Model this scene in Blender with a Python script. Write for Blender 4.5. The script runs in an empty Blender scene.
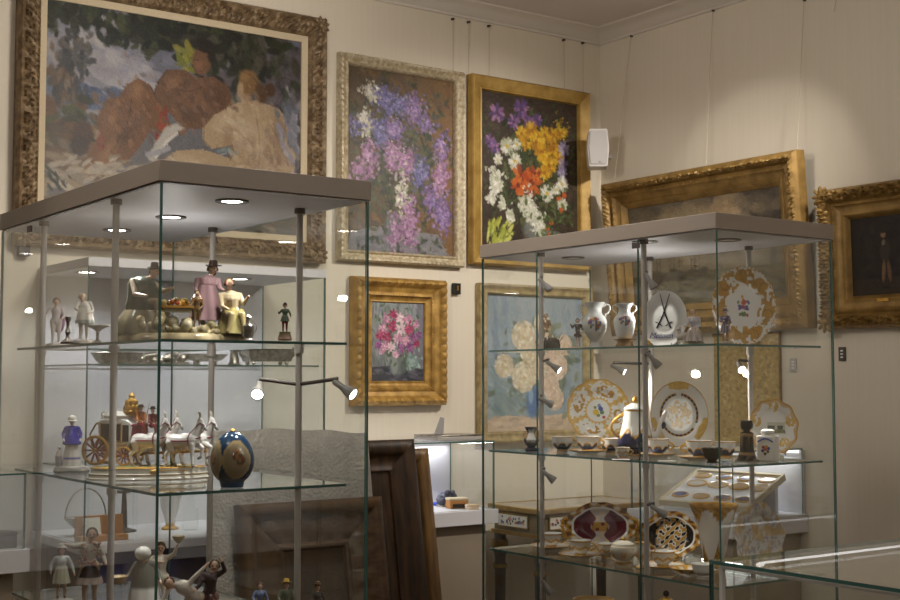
import bpy, bmesh, math, random
import numpy as np
from mathutils import Vector, Matrix

sc = bpy.context.scene
COL = sc.collection
PI = math.pi
random.seed(7)
RNG = np.random.default_rng(11)

# ------------------------------------------------------------------ camera frame of the photograph
F, CX, CY, H0, EYE = 1295.0, 450.0, 300.0, 380.0, 1.5
PITCH = math.atan((H0 - CY) / F)
YAW = math.radians(35.6)
_cp, _sp = math.cos(PITCH), math.sin(PITCH)
FH = np.array([math.sin(YAW), math.cos(YAW), 0])
RT = np.array([math.cos(YAW), -math.sin(YAW), 0])
FW = FH * _cp + np.array([0, 0, _sp])
UP = -FH * _sp + np.array([0, 0, _cp])
CAM = np.array([0, 0, EYE])


def on(px, py, ax, v):
    """the point of the plane axis=v that the photograph shows at this pixel"""
    d = FW * F + RT * (px - CX) + UP * (CY - py)
    return CAM + d * ((v - CAM[ax]) / d[ax])


def col(px, d, z):
    """the point at height z, distance d in front of the camera, in the vertical plane of this pixel column"""
    r = FW * F + RT * (px - CX) + UP * (CY - H0)
    p = CAM + r * (d / F)
    return (float(p[0]), float(p[1]), z)


def face(p):
    return -math.atan2(p[0], p[1])


# ------------------------------------------------------------------ colour
def lin(c):
    c = np.asarray(c, dtype=float)
    return np.where(c <= 0.04045, c / 12.92, ((c + 0.055) / 1.055) ** 2.4)


def rgb(r, g, b):
    return tuple(float(x) for x in lin(np.array([r, g, b]) / 255.0))


# ------------------------------------------------------------------ materials
MATS = {}


def nmat(name):
    m = bpy.data.materials.new(name)
    m.use_nodes = True
    MATS[name] = m
    nt = m.node_tree
    return m, nt, nt.nodes['Principled BSDF']


def link(nt, a, b):
    nt.links.new(a, b)


def mat(name, c, rough=0.5, metal=0.0, vary=0.0, vscale=30, bump=0.0, bscale=60, emit=0.0, spec=0.5, coat=0.0, stretch=None, c2=None):
    m, nt, b = nmat(name)
    c = rgb(*c)
    b.inputs['Base Color'].default_value = (*c, 1)
    b.inputs['Roughness'].default_value = rough
    b.inputs['Metallic'].default_value = metal
    b.inputs['Specular IOR Level'].default_value = spec
    b.inputs['Coat Weight'].default_value = coat
    if vary or bump:
        tc = nt.nodes.new('ShaderNodeTexCoord')
        mp = nt.nodes.new('ShaderNodeMapping')
        if stretch:
            mp.inputs['Scale'].default_value = stretch
        link(nt, tc.outputs['Object'], mp.inputs['Vector'])
    if vary:
        n = nt.nodes.new('ShaderNodeTexNoise')
        n.inputs['Scale'].default_value = vscale
        n.inputs['Detail'].default_value = 6
        r = nt.nodes.new('ShaderNodeValToRGB')
        k = c2 and rgb(*c2) or tuple(x * (1 - vary) for x in c)
        r.color_ramp.elements[0].position = 0.35
        r.color_ramp.elements[1].position = 0.65
        r.color_ramp.elements[0].color = (*k, 1)
        r.color_ramp.elements[1].color = (*c, 1)
        link(nt, mp.outputs[0], n.inputs['Vector'])
        link(nt, n.outputs['Fac'], r.inputs['Fac'])
        link(nt, r.outputs[0], b.inputs['Base Color'])
    if bump:
        n = nt.nodes.new('ShaderNodeTexNoise')
        n.inputs['Scale'].default_value = bscale
        n.inputs['Detail'].default_value = 5
        bp = nt.nodes.new('ShaderNodeBump')
        bp.inputs['Strength'].default_value = bump
        bp.inputs['Distance'].default_value = 0.004
        link(nt, mp.outputs[0], n.inputs['Vector'])
        link(nt, n.outputs['Fac'], bp.inputs['Height'])
        link(nt, bp.outputs[0], b.inputs['Normal'])
    if emit:
        b.inputs['Emission Color'].default_value = (*c, 1)
        b.inputs['Emission Strength'].default_value = emit
    return m


def vmat(name, rough=0.5, spec=0.5, metal=0.0, bump=0.0, bscale=250):
    m, nt, b = nmat(name)
    a = nt.nodes.new('ShaderNodeAttribute')
    a.attribute_name = 'Col'
    link(nt, a.outputs['Color'], b.inputs['Base Color'])
    b.inputs['Roughness'].default_value = rough
    b.inputs['Specular IOR Level'].default_value = spec
    b.inputs['Metallic'].default_value = metal
    if bump:
        tc = nt.nodes.new('ShaderNodeTexCoord')
        n = nt.nodes.new('ShaderNodeTexNoise')
        n.inputs['Scale'].default_value = bscale
        bp = nt.nodes.new('ShaderNodeBump')
        bp.inputs['Strength'].default_value = bump
        bp.inputs['Distance'].default_value = 0.003
        link(nt, tc.outputs['Object'], n.inputs['Vector'])
        link(nt, n.outputs['Fac'], bp.inputs['Height'])
        link(nt, bp.outputs[0], b.inputs['Normal'])
    return m


def glass(name, tint=(0.975, 0.985, 0.98), refl=1.0):
    m = bpy.data.materials.new(name)
    m.use_nodes = True
    MATS[name] = m
    nt = m.node_tree
    nt.nodes.clear()
    out = nt.nodes.new('ShaderNodeOutputMaterial')
    mix = nt.nodes.new('ShaderNodeMixShader')
    fr = nt.nodes.new('ShaderNodeFresnel')
    fr.inputs['IOR'].default_value = 1.45
    tr = nt.nodes.new('ShaderNodeBsdfTransparent')
    tr.inputs['Color'].default_value = (*tint, 1)
    gl = nt.nodes.new('ShaderNodeBsdfGlossy')
    gl.inputs['Roughness'].default_value = 0.0
    gl.inputs['Color'].default_value = (refl, refl, refl, 1)
    # back faces would give the fresnel of leaving glass: keep the same value on both sides of a pane
    geo = nt.nodes.new('ShaderNodeNewGeometry')
    mm = nt.nodes.new('ShaderNodeMix')
    mm.data_type = 'FLOAT'
    mm.inputs['A'].default_value = 1.45
    mm.inputs['B'].default_value = 1.0 / 1.45
    link(nt, geo.outputs['Backfacing'], mm.inputs['Factor'])
    link(nt, mm.outputs['Result'], fr.inputs['IOR'])
    link(nt, fr.outputs[0], mix.inputs['Fac'])
    link(nt, tr.outputs[0], mix.inputs[1])
    link(nt, gl.outputs[0], mix.inputs[2])
    link(nt, mix.outputs[0], out.inputs['Surface'])
    return m


def emat(name, c, s):
    m = bpy.data.materials.new(name)
    m.use_nodes = True
    MATS[name] = m
    nt = m.node_tree
    nt.nodes.clear()
    out = nt.nodes.new('ShaderNodeOutputMaterial')
    e = nt.nodes.new('ShaderNodeEmission')
    e.inputs['Color'].default_value = (*rgb(*c), 1)
    e.inputs['Strength'].default_value = s
    link(nt, e.outputs[0], out.inputs['Surface'])
    return m


GLASS = glass('clear_glass')
EDGE = mat('glass_edge', (66, 106, 100), 0.15, spec=0.6)
mat('lid_grey', (150, 138, 126), 0.45, vary=0.03, vscale=4)
mat('steel', (184, 178, 172), 0.45, metal=0.15)
mat('steel_dark', (86, 80, 76), 0.4, metal=0.6)
mat('silver', (190, 184, 176), 0.28, metal=1.0, vary=0.5, vscale=60, bump=0.5, bscale=120)
mat('gold', (226, 176, 84), 0.3, metal=0.9, vary=0.25, vscale=60)
mat('gilt_paint', (214, 166, 74), 0.38, metal=0.55, vary=0.25, vscale=80)
mat('frame_gold', (196, 156, 82), 0.46, metal=0.28, vary=0.35, vscale=22, bump=0.2, bscale=140, c2=(146, 110, 50))
mat('frame_gold_flat', (190, 156, 86), 0.5, metal=0.2, vary=0.25, vscale=16, bump=0.15, bscale=90, c2=(160, 126, 60))
mat('frame_old_gold', (156, 124, 68), 0.46, metal=0.28, vary=0.4, vscale=18, bump=0.2, bscale=120, c2=(124, 96, 48))
mat('frame_bronze', (146, 124, 94), 0.5, metal=0.2, vary=0.4, vscale=34, bump=0.3, bscale=130, c2=(98, 78, 54))
mat('frame_silver', (208, 196, 168), 0.42, metal=0.2, vary=0.25, vscale=60, bump=0.3, bscale=200, c2=(168, 150, 118))
mat('frame_cream', (190, 170, 124), 0.5, metal=0.2, vary=0.25, vscale=30, c2=(150, 128, 84))
mat('linen', (206, 190, 160), 0.9, vary=0.1, vscale=200)
mat('dark_rebate', (44, 34, 24), 0.6)
mat('porcelain', (238, 236, 232), 0.14, spec=0.6)
mat('porcelain_cream', (226, 220, 206), 0.2)
mat('cobalt', (20, 22, 70), 0.15, spec=0.6)
mat('cobalt_bright', (36, 44, 140), 0.2)
mat('black_glaze', (20, 18, 18), 0.2)
mat('white_paint', (226, 224, 222), 0.5)
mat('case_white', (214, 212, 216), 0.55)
mat('case_grey', (150, 142, 134), 0.6)
mat('plinth_taupe', (152, 138, 120), 0.7)
mat('navy_cloth', (38, 38, 92), 0.9, vary=0.15, vscale=120)
mat('blue_cloth', (40, 70, 190), 0.8)
mat('dark_wood', (72, 48, 26), 0.42, vary=0.5, vscale=9, bump=0.2, bscale=40, stretch=(6, 6, 1), c2=(36, 24, 14))
mat('brown_wood', (88, 66, 42), 0.38, vary=0.4, vscale=9, bump=0.25, bscale=50, stretch=(1, 6, 6), c2=(66, 44, 26))
mat('frame_wood_light', (124, 92, 46), 0.4, vary=0.4, vscale=8, stretch=(6, 6, 1), c2=(84, 58, 30))
mat('marble_grey', (176, 166, 152), 0.25, vary=0.2, vscale=14)
mat('console_wood', (128, 112, 84), 0.4, vary=0.25, vscale=20)
mat('gilt_dull', (170, 136, 76), 0.36, metal=0.5, vary=0.3, vscale=60)
mat('leg_grey', (84, 78, 74), 0.4, metal=0.2)
mat('plastic_grey', (186, 182, 180), 0.5)
mat('spot_grey', (140, 136, 132), 0.45)
mat('plastic_white', (214, 210, 206), 0.4)
mat('black_plastic', (22, 20, 20), 0.4)
mat('paper', (236, 234, 228), 0.8)
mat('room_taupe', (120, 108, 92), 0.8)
mat('stone_grey', (120, 110, 96), 0.6, vary=0.5, vscale=60, bump=0.6, bscale=90, c2=(70, 60, 46))
mat('red_enamel', (112, 22, 40), 0.2, vary=0.2, vscale=40)
mat('ebony', (46, 34, 28), 0.25)
mat('wine', (120, 24, 56), 0.3)
mat('yellow_card', (176, 118, 56), 0.6)
mat('wire', (190, 178, 152), 0.5)
mat('skin', (222, 186, 160), 0.3)
mat('leaf_green', (60, 96, 50), 0.4)
vmat('canvas_paint', 0.42, 0.35, bump=0.35, bscale=190)
vmat('painted_porcelain', 0.14, 0.6)
vmat('painted_matte', 0.5, 0.4)
emat('led_lens', (255, 246, 234), 20.0)
emat('led_spot', (255, 250, 244), 20.0)
emat('led_strip', (255, 250, 250), 1.6)
mat('lens_off', (210, 200, 184), 0.4)
M = MATS

# ------------------------------------------------------------------ object bookkeeping


def new_obj(name, me, parent=None):
    o = bpy.data.objects.new(name, me)
    COL.objects.link(o)
    if parent is not None:
        o.parent = parent
    return o


def tag(o, label=None, cat=None, group=None, kind=None):
    if label:
        o['label'] = label
    if cat:
        o['category'] = cat
    if group:
        o['group'] = group
    if kind:
        o['kind'] = kind
    return o


def thing(name, label, cat, loc=(0, 0, 0), rz=0.0, group=None):
    o = new_obj(name, None)
    o.empty_display_size = 0.05
    o.location = loc
    o.rotation_euler = (0, 0, rz)
    return tag(o, label, cat, group)


# ------------------------------------------------------------------ mesh builder
class MB:
    def __init__(s):
        s.v, s.f, s.m, s.c, s.sm = [], [], [], [], []

    def add(s, vs, fs, mi=0, smooth=True, cols=None):
        k = len(s.v)
        s.v.extend([tuple(float(a) for a in v) for v in vs])
        s.f.extend([tuple(k + i for i in f) for f in fs])
        s.m.extend(mi if isinstance(mi, (list, tuple)) else [mi] * len(fs))
        s.sm.extend([smooth] * len(fs))
        if cols is None:
            cols = [(1, 1, 1)] * len(vs)
        s.c.extend([tuple(c) for c in cols])
        return s

    def box(s, c, d, rot=None, mi=0, colr=None):
        x, y, z = d[0] / 2, d[1] / 2, d[2] / 2
        P = [Vector((i * x, j * y, k * z)) for i in (-1, 1) for j in (-1, 1) for k in (-1, 1)]
        if rot is not None:
            P = [rot @ p for p in P]
        P = [p + Vector(c) for p in P]
        s.add(P, [(0, 1, 3, 2), (4, 6, 7, 5), (0, 4, 5, 1), (2, 3, 7, 6), (0, 2, 6, 4), (1, 5, 7, 3)], mi, False, colr and [colr] * 8)
        return s

    def bb(s, a, b, mi=0, colr=None):
        return s.box([(a[i] + b[i]) / 2 for i in range(3)], [abs(b[i] - a[i]) for i in range(3)], mi=mi, colr=colr)

    def lathe(s, prof, n=24, o=(0, 0, 0), mi=0, fn=None, sx=1.0, sy=1.0, rot=None, ends=True, wob=None):
        vs, cs = [], []
        m = len(prof)
        for i, (r, z) in enumerate(prof):
            for j in range(n):
                t = 2 * PI * j / n
                w = wob(t, i / (m - 1)) if wob else 1.0
                vs.append(Vector((r * w * math.cos(t) * sx, r * w * math.sin(t) * sy, z)))
                cs.append(fn(t, i / (m - 1), r, z) if fn else (1, 1, 1))
        fs = [(i * n + j, i * n + (j + 1) % n, (i + 1) * n + (j + 1) % n, (i + 1) * n + j) for i in range(m - 1) for j in range(n)]
        if ends:
            if prof[0][0] > 1e-6:
                fs.append(tuple(reversed(range(n))))
            if prof[-1][0] > 1e-6:
                fs.append(tuple((m - 1) * n + j for j in range(n)))
        if rot is not None:
            vs = [rot @ v for v in vs]
        vs = [v + Vector(o) for v in vs]
        return s.add(vs, fs, mi, True, cs)

    def tube(s, pts, r, n=8, mi=0, closed=False, colr=None):
        P = [Vector(p) for p in pts]
        m = len(P)
        rs = r if isinstance(r, (list, tuple)) else [r] * m
        vs = []
        up = None
        for i in range(m):
            if closed:
                t = P[(i + 1) % m] - P[i - 1]
            else:
                t = P[min(i + 1, m - 1)] - P[max(i - 1, 0)]
            t = t.normalized() if t.length > 1e-9 else Vector((0, 0, 1))
            if up is None:
                up = Vector((0, 0, 1)) if abs(t.z) < 0.9 else Vector((1, 0, 0))
            a = t.cross(up)
            if a.length < 1e-6:
                a = t.cross(Vector((0, 1, 0)))
            a.normalize()
            b = a.cross(t).normalized()
            up = b
            for j in range(n):
                q = 2 * PI * j / n
                vs.append(P[i] + (a * math.cos(q) + b * math.sin(q)) * rs[i])
        e = m if closed else m - 1
        fs = [(i * n + j, i * n + (j + 1) % n, ((i + 1) % m) * n + (j + 1) % n, ((i + 1) % m) * n + j) for i in range(e) for j in range(n)]
        if not closed:
            fs.append(tuple(reversed(range(n))))
            fs.append(tuple((m - 1) * n + j for j in range(n)))
        return s.add(vs, fs, mi, True, colr and [colr] * len(vs))

    def ball(s, c, r, n=10, mi=0, sc3=(1, 1, 1), colr=None, rot=None):
        h = max(4, n // 2)
        vs = []
        for i in range(h + 1):
            a = PI * i / h
            for j in range(n):
                t = 2 * PI * j / n
                v = Vector((math.sin(a) * math.cos(t) * r * sc3[0], math.sin(a) * math.sin(t) * r * sc3[1], -math.cos(a) * r * sc3[2]))
                vs.append((rot @ v if rot is not None else v) + Vector(c))
        fs = [(i * n + j, i * n + (j + 1) % n, (i + 1) * n + (j + 1) % n, (i + 1) * n + j) for i in range(h) for j in range(n)]
        return s.add(vs, fs, mi, True, colr and [colr] * len(vs))

    def prism(s, poly, y0, y1, mi=0, axis='y', colr=None):
        """a polygon in x,z pushed from y0 to y1"""
        n = len(poly)
        if axis == 'y':
            vs = [(x, y0, z) for x, z in poly] + [(x, y1, z) for x, z in poly]
        else:
            vs = [(x, z, y0) for x, z in poly] + [(x, z, y1) for x, z in poly]
        fs = [tuple(range(n)), tuple(reversed(range(n, 2 * n)))] + [(i, i + n, (i + 1) % n + n, (i + 1) % n) for i in range(n)]
        return s.add(vs, fs, mi, False, colr and [colr] * len(vs))

    def build(s, name, mats, parent=None, angle=40, bevel=0.0, fix=True):
        me = bpy.data.meshes.new(name)
        me.from_pydata(s.v, [], s.f)
        mats = mats if isinstance(mats, (list, tuple)) else [mats]
        for m in mats:
            me.materials.append(M[m] if isinstance(m, str) else m)
        me.polygons.foreach_set('material_index', s.m)
        me.polygons.foreach_set('use_smooth', s.sm)
        if any(c != (1, 1, 1) for c in s.c) or any(isinstance(m, str) and m.startswith('painted') for m in mats):
            a = me.color_attributes.new('Col', 'FLOAT_COLOR', 'POINT')
            arr = np.ones((len(s.v), 4), dtype=np.float32)
            arr[:, :3] = np.array(s.c, dtype=np.float32)
            a.data.foreach_set('color', arr.ravel())
        if fix:
            bm = bmesh.new()
            bm.from_mesh(me)
            bmesh.ops.recalc_face_normals(bm, faces=bm.faces)
            bm.to_mesh(me)
            bm.free()
        me.set_sharp_from_angle(angle=math.radians(angle))
        o = new_obj(name, me, parent)
        if bevel:
            b = o.modifiers.new('edge', 'BEVEL')
            b.width = bevel
            b.segments = 2
        return o


def rz(a):
    return Matrix.Rotation(a, 3, 'Z')


def rx(a):
    return Matrix.Rotation(a, 3, 'X')


def ry(a):
    return Matrix.Rotation(a, 3, 'Y')


# ------------------------------------------------------------------ modelled figures: one continuous skin over joints
def caps_obj(name, caps, vox, parent, material='painted_porcelain'):
    """caps: (p0, p1, r0, r1, colour). The joints are fused into one surface and coloured by the joint each point belongs to."""
    b = MB()
    for p0, p1, r0, r1, c in caps:
        p0, p1 = Vector(p0), Vector(p1)
        b.ball(p0, r0, 12)
        L = (p1 - p0).length
        if L > 1e-6:
            b.ball(p1, r1, 12)
            b.tube([p0, p1], [r0, r1], 12)
    me = bpy.data.meshes.new('t')
    me.from_pydata(b.v, [], b.f)
    bm = bmesh.new()
    bm.from_mesh(me)
    bmesh.ops.remove_doubles(bm, verts=bm.verts, dist=vox * 0.02)
    bmesh.ops.recalc_face_normals(bm, faces=bm.faces)
    bm.to_mesh(me)
    bm.free()
    t = bpy.data.objects.new('t', me)
    COL.objects.link(t)
    md = t.modifiers.new('r', 'REMESH')
    md.mode = 'VOXEL'
    md.voxel_size = vox
    sm = t.modifiers.new('s', 'SMOOTH')
    sm.factor = 0.5
    sm.iterations = 2
    dg = bpy.context.evaluated_depsgraph_get()
    out = bpy.data.meshes.new_from_object(t.evaluated_get(dg))
    bpy.data.objects.remove(t)
    bpy.data.meshes.remove(me)
    out.name = name
    n = len(out.vertices)
    co = np.empty(n * 3)
    out.vertices.foreach_get('co', co)
    co = co.reshape(-1, 3)
    best = np.full(n, 1e9)
    cc = np.ones((n, 4), dtype=np.float32)
    for p0, p1, r0, r1, c in caps:
        a, d = np.array(p0, float), np.array(p1, float) - np.array(p0, float)
        q = d @ d
        h = np.clip(((co - a) @ d) / q, 0, 1) if q > 1e-12 else np.zeros(n)
        dist = np.linalg.norm(co - a - h[:, None] * d, axis=1) - (r0 + (r1 - r0) * h)
        k = dist < best
        best[k] = dist[k]
        cc[k, :3] = c
    for a in list(out.color_attributes):
        out.color_attributes.remove(a)
    at = out.color_attributes.new('Col', 'FLOAT_COLOR', 'POINT')
    at.data.foreach_set('color', cc.ravel())
    out.materials.clear()
    out.materials.append(M[material])
    out.polygons.foreach_set('use_smooth', [True] * len(out.polygons))
    return new_obj(name, out, parent)


WHT, SKN = rgb(236, 234, 230), rgb(228, 192, 168)


def person(H, skin=SKN, top=WHT, low=WHT, shoe=None, arms=None, legs=None, pelvis=(0, 0, .5), chest=(0, 0, .72), head=None, off=(0, 0, 0), look=(0, -1), slim=1.18, sleeve=None):
    """joints of a standing (or seated, bent, kneeling) figure of height H; x right, -y towards the viewer"""
    pv, ch = np.array(pelvis, float), np.array(chest, float)
    hd = np.array(head, float) if head is not None else ch + np.array([0, -.01, .2])
    sleeve = sleeve or top
    shoe = shoe or low
    up = (ch - pv) / np.linalg.norm(ch - pv)
    sh = ch + up * .06
    C = [(pv, pv + (ch - pv) * .5, .085 * slim, .07 * slim, top), (pv + (ch - pv) * .5, ch, .07 * slim, .088 * slim, top),
         (sh + [-.075 * slim, 0, 0], sh + [.075 * slim, 0, 0], .042, .042, top), (sh, hd - [0, 0, .05], .032, .03, skin),
         (hd - [0, 0, .02], hd + [0, 0, .018], .055, .064, skin)]
    l = np.array([look[0], look[1], 0.0])
    l /= np.linalg.norm(l)
    s = np.array([-l[1], l[0], 0])
    C.append((hd + l * .058 - [0, 0, .012], hd + l * .068 - [0, 0, .016], .012, .012, skin))
    for k in (-1, 1):
        C.append((hd + l * .054 + s * k * .024 + [0, 0, .006], hd + l * .055 + s * k * .024 + [0, 0, .006], .009, .009, rgb(50, 36, 30)))
        C.append((hd + s * k * .062 - [0, 0, .008], hd + s * k * .064 + [0, 0, .004], .012, .012, skin))
    C.append((hd + l * .056 - [0, 0, .032] - s * .01, hd + l * .056 - [0, 0, .032] + s * .01, .008, .008, rgb(170, 70, 66)))
    arms = arms or (((-.15, .02, .62), (-.14, -.05, .48)), ((.15, .02, .62), (.14, -.05, .48)))
    for k, (e, h) in zip((-1, 1), arms):
        a = sh + np.array([k * .095 * slim, 0, -.005])
        e, h = np.array(e, float), np.array(h, float)
        C += [(a, e, .042, .034, sleeve), (e, e + (h - e) * .72, .033, .026, sleeve), (e + (h - e) * .7, h, .023, .02, skin), (h, h + (h - e) * .18, .022, .014, skin)]
    legs = legs or (((-.06, -.02, .27), (-.065, 0, .035)), ((.06, -.02, .27), (.065, 0, .035)))
    for k, (kn, ft) in zip((-1, 1), legs):
        a = pv + np.array([k * .05 * slim, 0, -.01])
        kn, ft = np.array(kn, float), np.array(ft, float)
        C += [(a, kn, .066 * slim, .044, low), (kn, ft, .043, .026, low), (ft, ft + np.array([0, -.055, -.012]), .026, .02, shoe)]
    o = np.array(off, float)
    return [(tuple((np.array(p0) + o) * H), tuple((np.array(p1) + o) * H), r0 * H, r1 * H, c) for p0, p1, r0, r1, c in C]


def hair(parent, H, head, c, off=(0, 0, 0), long=0.0, name='hair', mname='painted_porcelain'):
    h = (np.array(head) + np.array(off)) * H
    b = MB()
    b.ball(h + np.array([0, .016, .022]) * H, .074 * H, 14, sc3=(1, .95, .92), colr=c)
    if long:
        b.ball(h + np.array([0, .045, -.05]) * H, .05 * H, 12, sc3=(1.1, .8, 1.4 * long), colr=c)
    else:
        b.ball(h + np.array([0, .06, .0]) * H, .034 * H, 10, colr=c)
    for k in (-1, 1):
        b.ball(h + np.array([k * .055, .01, -.005]) * H, .03 * H, 8, colr=c)
    return b.build(name, mname, parent)


def hat(parent, H, head, c, off=(0, 0, 0), brim=.12, crown=.06, tilt=0.0, tri=False, band=None):
    h = (np.array(head) + np.array(off)) * H
    b = MB()
    R = rx(tilt)
    prof = [(.0, .0), (brim, .0), (brim * 1.02, .012), (crown * 1.15, .016), (crown, .03), (crown * .95, .07), (crown * .7, .085), (0, .088)]
    wob = (lambda t, i: 1 + .16 * math.cos(3 * t)) if tri else None
    b.lathe([(r * H, z * H) for r, z in prof], 24, h + np.array([0, 0, .035]) * H, rot=R, wob=wob, fn=lambda t, i, r, z: (band if band and .02 * H < z < .034 * H else c))
    return b.build('hat', 'painted_porcelain', parent)


def dress(parent, H, fn, z0=.03, z1=.52, r0=.2, r1=.075, off=(0, 0, 0), name='dress', pleat=.05, n=9):
    b = MB()
    k = 14
    prof = [(0, z0 + .005)] + [((r1 + (r0 - r1) * (1 - i / k) ** .8) * H, (z0 + (z1 - z0) * i / k) * H) for i in range(k + 1)] + [(0, z1 * H)]
    prof[0] = (0, (z0 + .01) * H)
    b.lathe(prof, 54, np.array(off) * H, fn=fn, wob=lambda t, i: 1 + pleat * (1 - i) * math.sin(n * t))
    return b.build(name, 'painted_porcelain', parent)


def rock(parent, H, r=.16, h=.05, c=(200, 190, 160), sx=1.0, sy=.8, off=(0, 0, 0), name='base', seed=0, mname='painted_porcelain', flowers=0):
    b = MB()
    c = rgb(*c)
    rnd = random.Random(seed)
    ph = [rnd.uniform(0, 6.28) for _ in range(4)]
    w = lambda t, i: 1 + .07 * math.sin(3 * t + ph[0]) + .05 * math.sin(5 * t + ph[1])
    b.lathe([(r * H * 1.0, 0), (r * H * 1.06, h * .3 * H), (r * H * .95, h * .75 * H), (r * .6 * H, h * H), (0, h * 1.02 * H)], 28, np.array(off) * H, sx=sx, sy=sy, wob=w,
            fn=lambda t, i, r_, z: tuple(x * (0.75 + .25 * math.sin(4 * t + 9 * i + ph[2])) for x in c))
    for _ in range(flowers):
        t = rnd.uniform(0, 6.28)
        q = rnd.uniform(.5, .95) * r * H
        b.ball((off[0] * H + q * sx * math.cos(t), off[1] * H + q * sy * math.sin(t), off[2] * H + h * H * .8), .022 * H, 6, colr=rgb(*rnd.choice([(200, 60, 60), (90, 130, 60), (230, 200, 80), (200, 120, 150), (90, 110, 60)])))
    return b.build(name, mname, parent)

# ================================================================== the room
WX, WY, CZ = 4.34, 4.77, 3.225       # right wall, back wall, ceiling
X0, Y0 = -1.6, -1.4


def wall_material():
    m, nt, b = nmat('wall_fabric')
    tc = nt.nodes.new('ShaderNodeTexCoord')
    mp = nt.nodes.new('ShaderNodeMapping')
    mp.inputs['Scale'].default_value = (1, 1, 0.02)
    n = nt.nodes.new('ShaderNodeTexNoise')
    n.inputs['Scale'].default_value = 90
    n.inputs['Detail'].default_value = 3
    r = nt.nodes.new('ShaderNodeValToRGB')
    r.color_ramp.elements[0].position = .3
    r.color_ramp.elements[1].position = .7
    r.color_ramp.elements[0].color = (*rgb(224, 214, 196), 1)
    r.color_ramp.elements[1].color = (*rgb(227, 218, 200), 1)
    bp = nt.nodes.new('ShaderNodeBump')
    bp.inputs['Strength'].default_value = .08
    bp.inputs['Distance'].default_value = .002
    link(nt, tc.outputs['Object'], mp.inputs[0])
    link(nt, mp.outputs[0], n.inputs['Vector'])
    link(nt, n.outputs['Fac'], r.inputs[0])
    link(nt, n.outputs['Fac'], bp.inputs['Height'])
    link(nt, r.outputs[0], b.inputs['Base Color'])
    link(nt, bp.outputs[0], b.inputs['Normal'])
    b.inputs['Roughness'].default_value = .75


def floor_material():
    m, nt, b = nmat('parquet')
    tc = nt.nodes.new('ShaderNodeTexCoord')
    br = nt.nodes.new('ShaderNodeTexBrick')
    br.inputs['Scale'].default_value = 3
    br.inputs['Color1'].default_value = (*rgb(128, 96, 64), 1)
    br.inputs['Color2'].default_value = (*rgb(108, 80, 52), 1)
    br.inputs['Mortar'].default_value = (*rgb(60, 44, 30), 1)
    br.inputs['Mortar Size'].default_value = .006
    link(nt, tc.outputs['Object'], br.inputs['Vector'])
    link(nt, br.outputs['Color'], b.inputs['Base Color'])
    b.inputs['Roughness'].default_value = .4


wall_material()
floor_material()
mat('ceiling_paint', (212, 204, 200), .8)
mat('cornice_paint', (218, 210, 200), .7)
for nm, a, b_, m_ in (('floor', (X0, Y0, -.1), (WX, WY, 0), 'parquet'), ('ceiling', (X0, Y0, CZ), (WX, WY, CZ + .1), 'ceiling_paint'),
                      ('wall_back', (X0 - .1, WY, -.1), (WX + .1, WY + .1, CZ + .1), 'wall_fabric'), ('wall_right', (WX, Y0, -.1), (WX + .1, WY, CZ + .1), 'wall_fabric'),
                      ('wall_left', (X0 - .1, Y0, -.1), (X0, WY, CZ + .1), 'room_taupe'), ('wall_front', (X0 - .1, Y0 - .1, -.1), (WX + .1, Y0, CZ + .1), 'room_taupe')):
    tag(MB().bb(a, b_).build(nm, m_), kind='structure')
# cornice along the ceiling
corn = [(0, 0), (0, -.052), (.012, -.052), (.016, -.042), (.03, -.036), (.05, -.018), (.07, -.01), (.115, -.006), (.12, 0)]


def cornice(name, p, q, inward):
    p, q, n = Vector(p), Vector(q), Vector(inward)
    vs = [p + n * d + Vector((0, 0, z)) for d, z in corn] + [q + n * d + Vector((0, 0, z)) for d, z in corn]
    k = len(corn)
    fs = [(i, i + 1, i + 1 + k, i + k) for i in range(k - 1)]
    tag(MB().add(vs, fs).build(name, 'cornice_paint'), kind='structure')


cornice('trim_1', (X0, WY, CZ), (WX, WY, CZ), (0, -1, 0))
cornice('trim_2', (WX, WY, CZ), (WX, Y0, CZ), (-1, 0, 0))
cornice('trim_3', (X0, WY, CZ), (X0, Y0, CZ), (1, 0, 0))
tag(MB().bb((X0, WY - .018, 0), (WX, WY, .1)).build('baseboard_back', 'white_paint'), kind='structure')
tag(MB().bb((WX - .018, Y0, 0), (WX, WY - .018, .1)).build('baseboard_right', 'white_paint'), kind='structure')

# ================================================================== pictures


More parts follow.
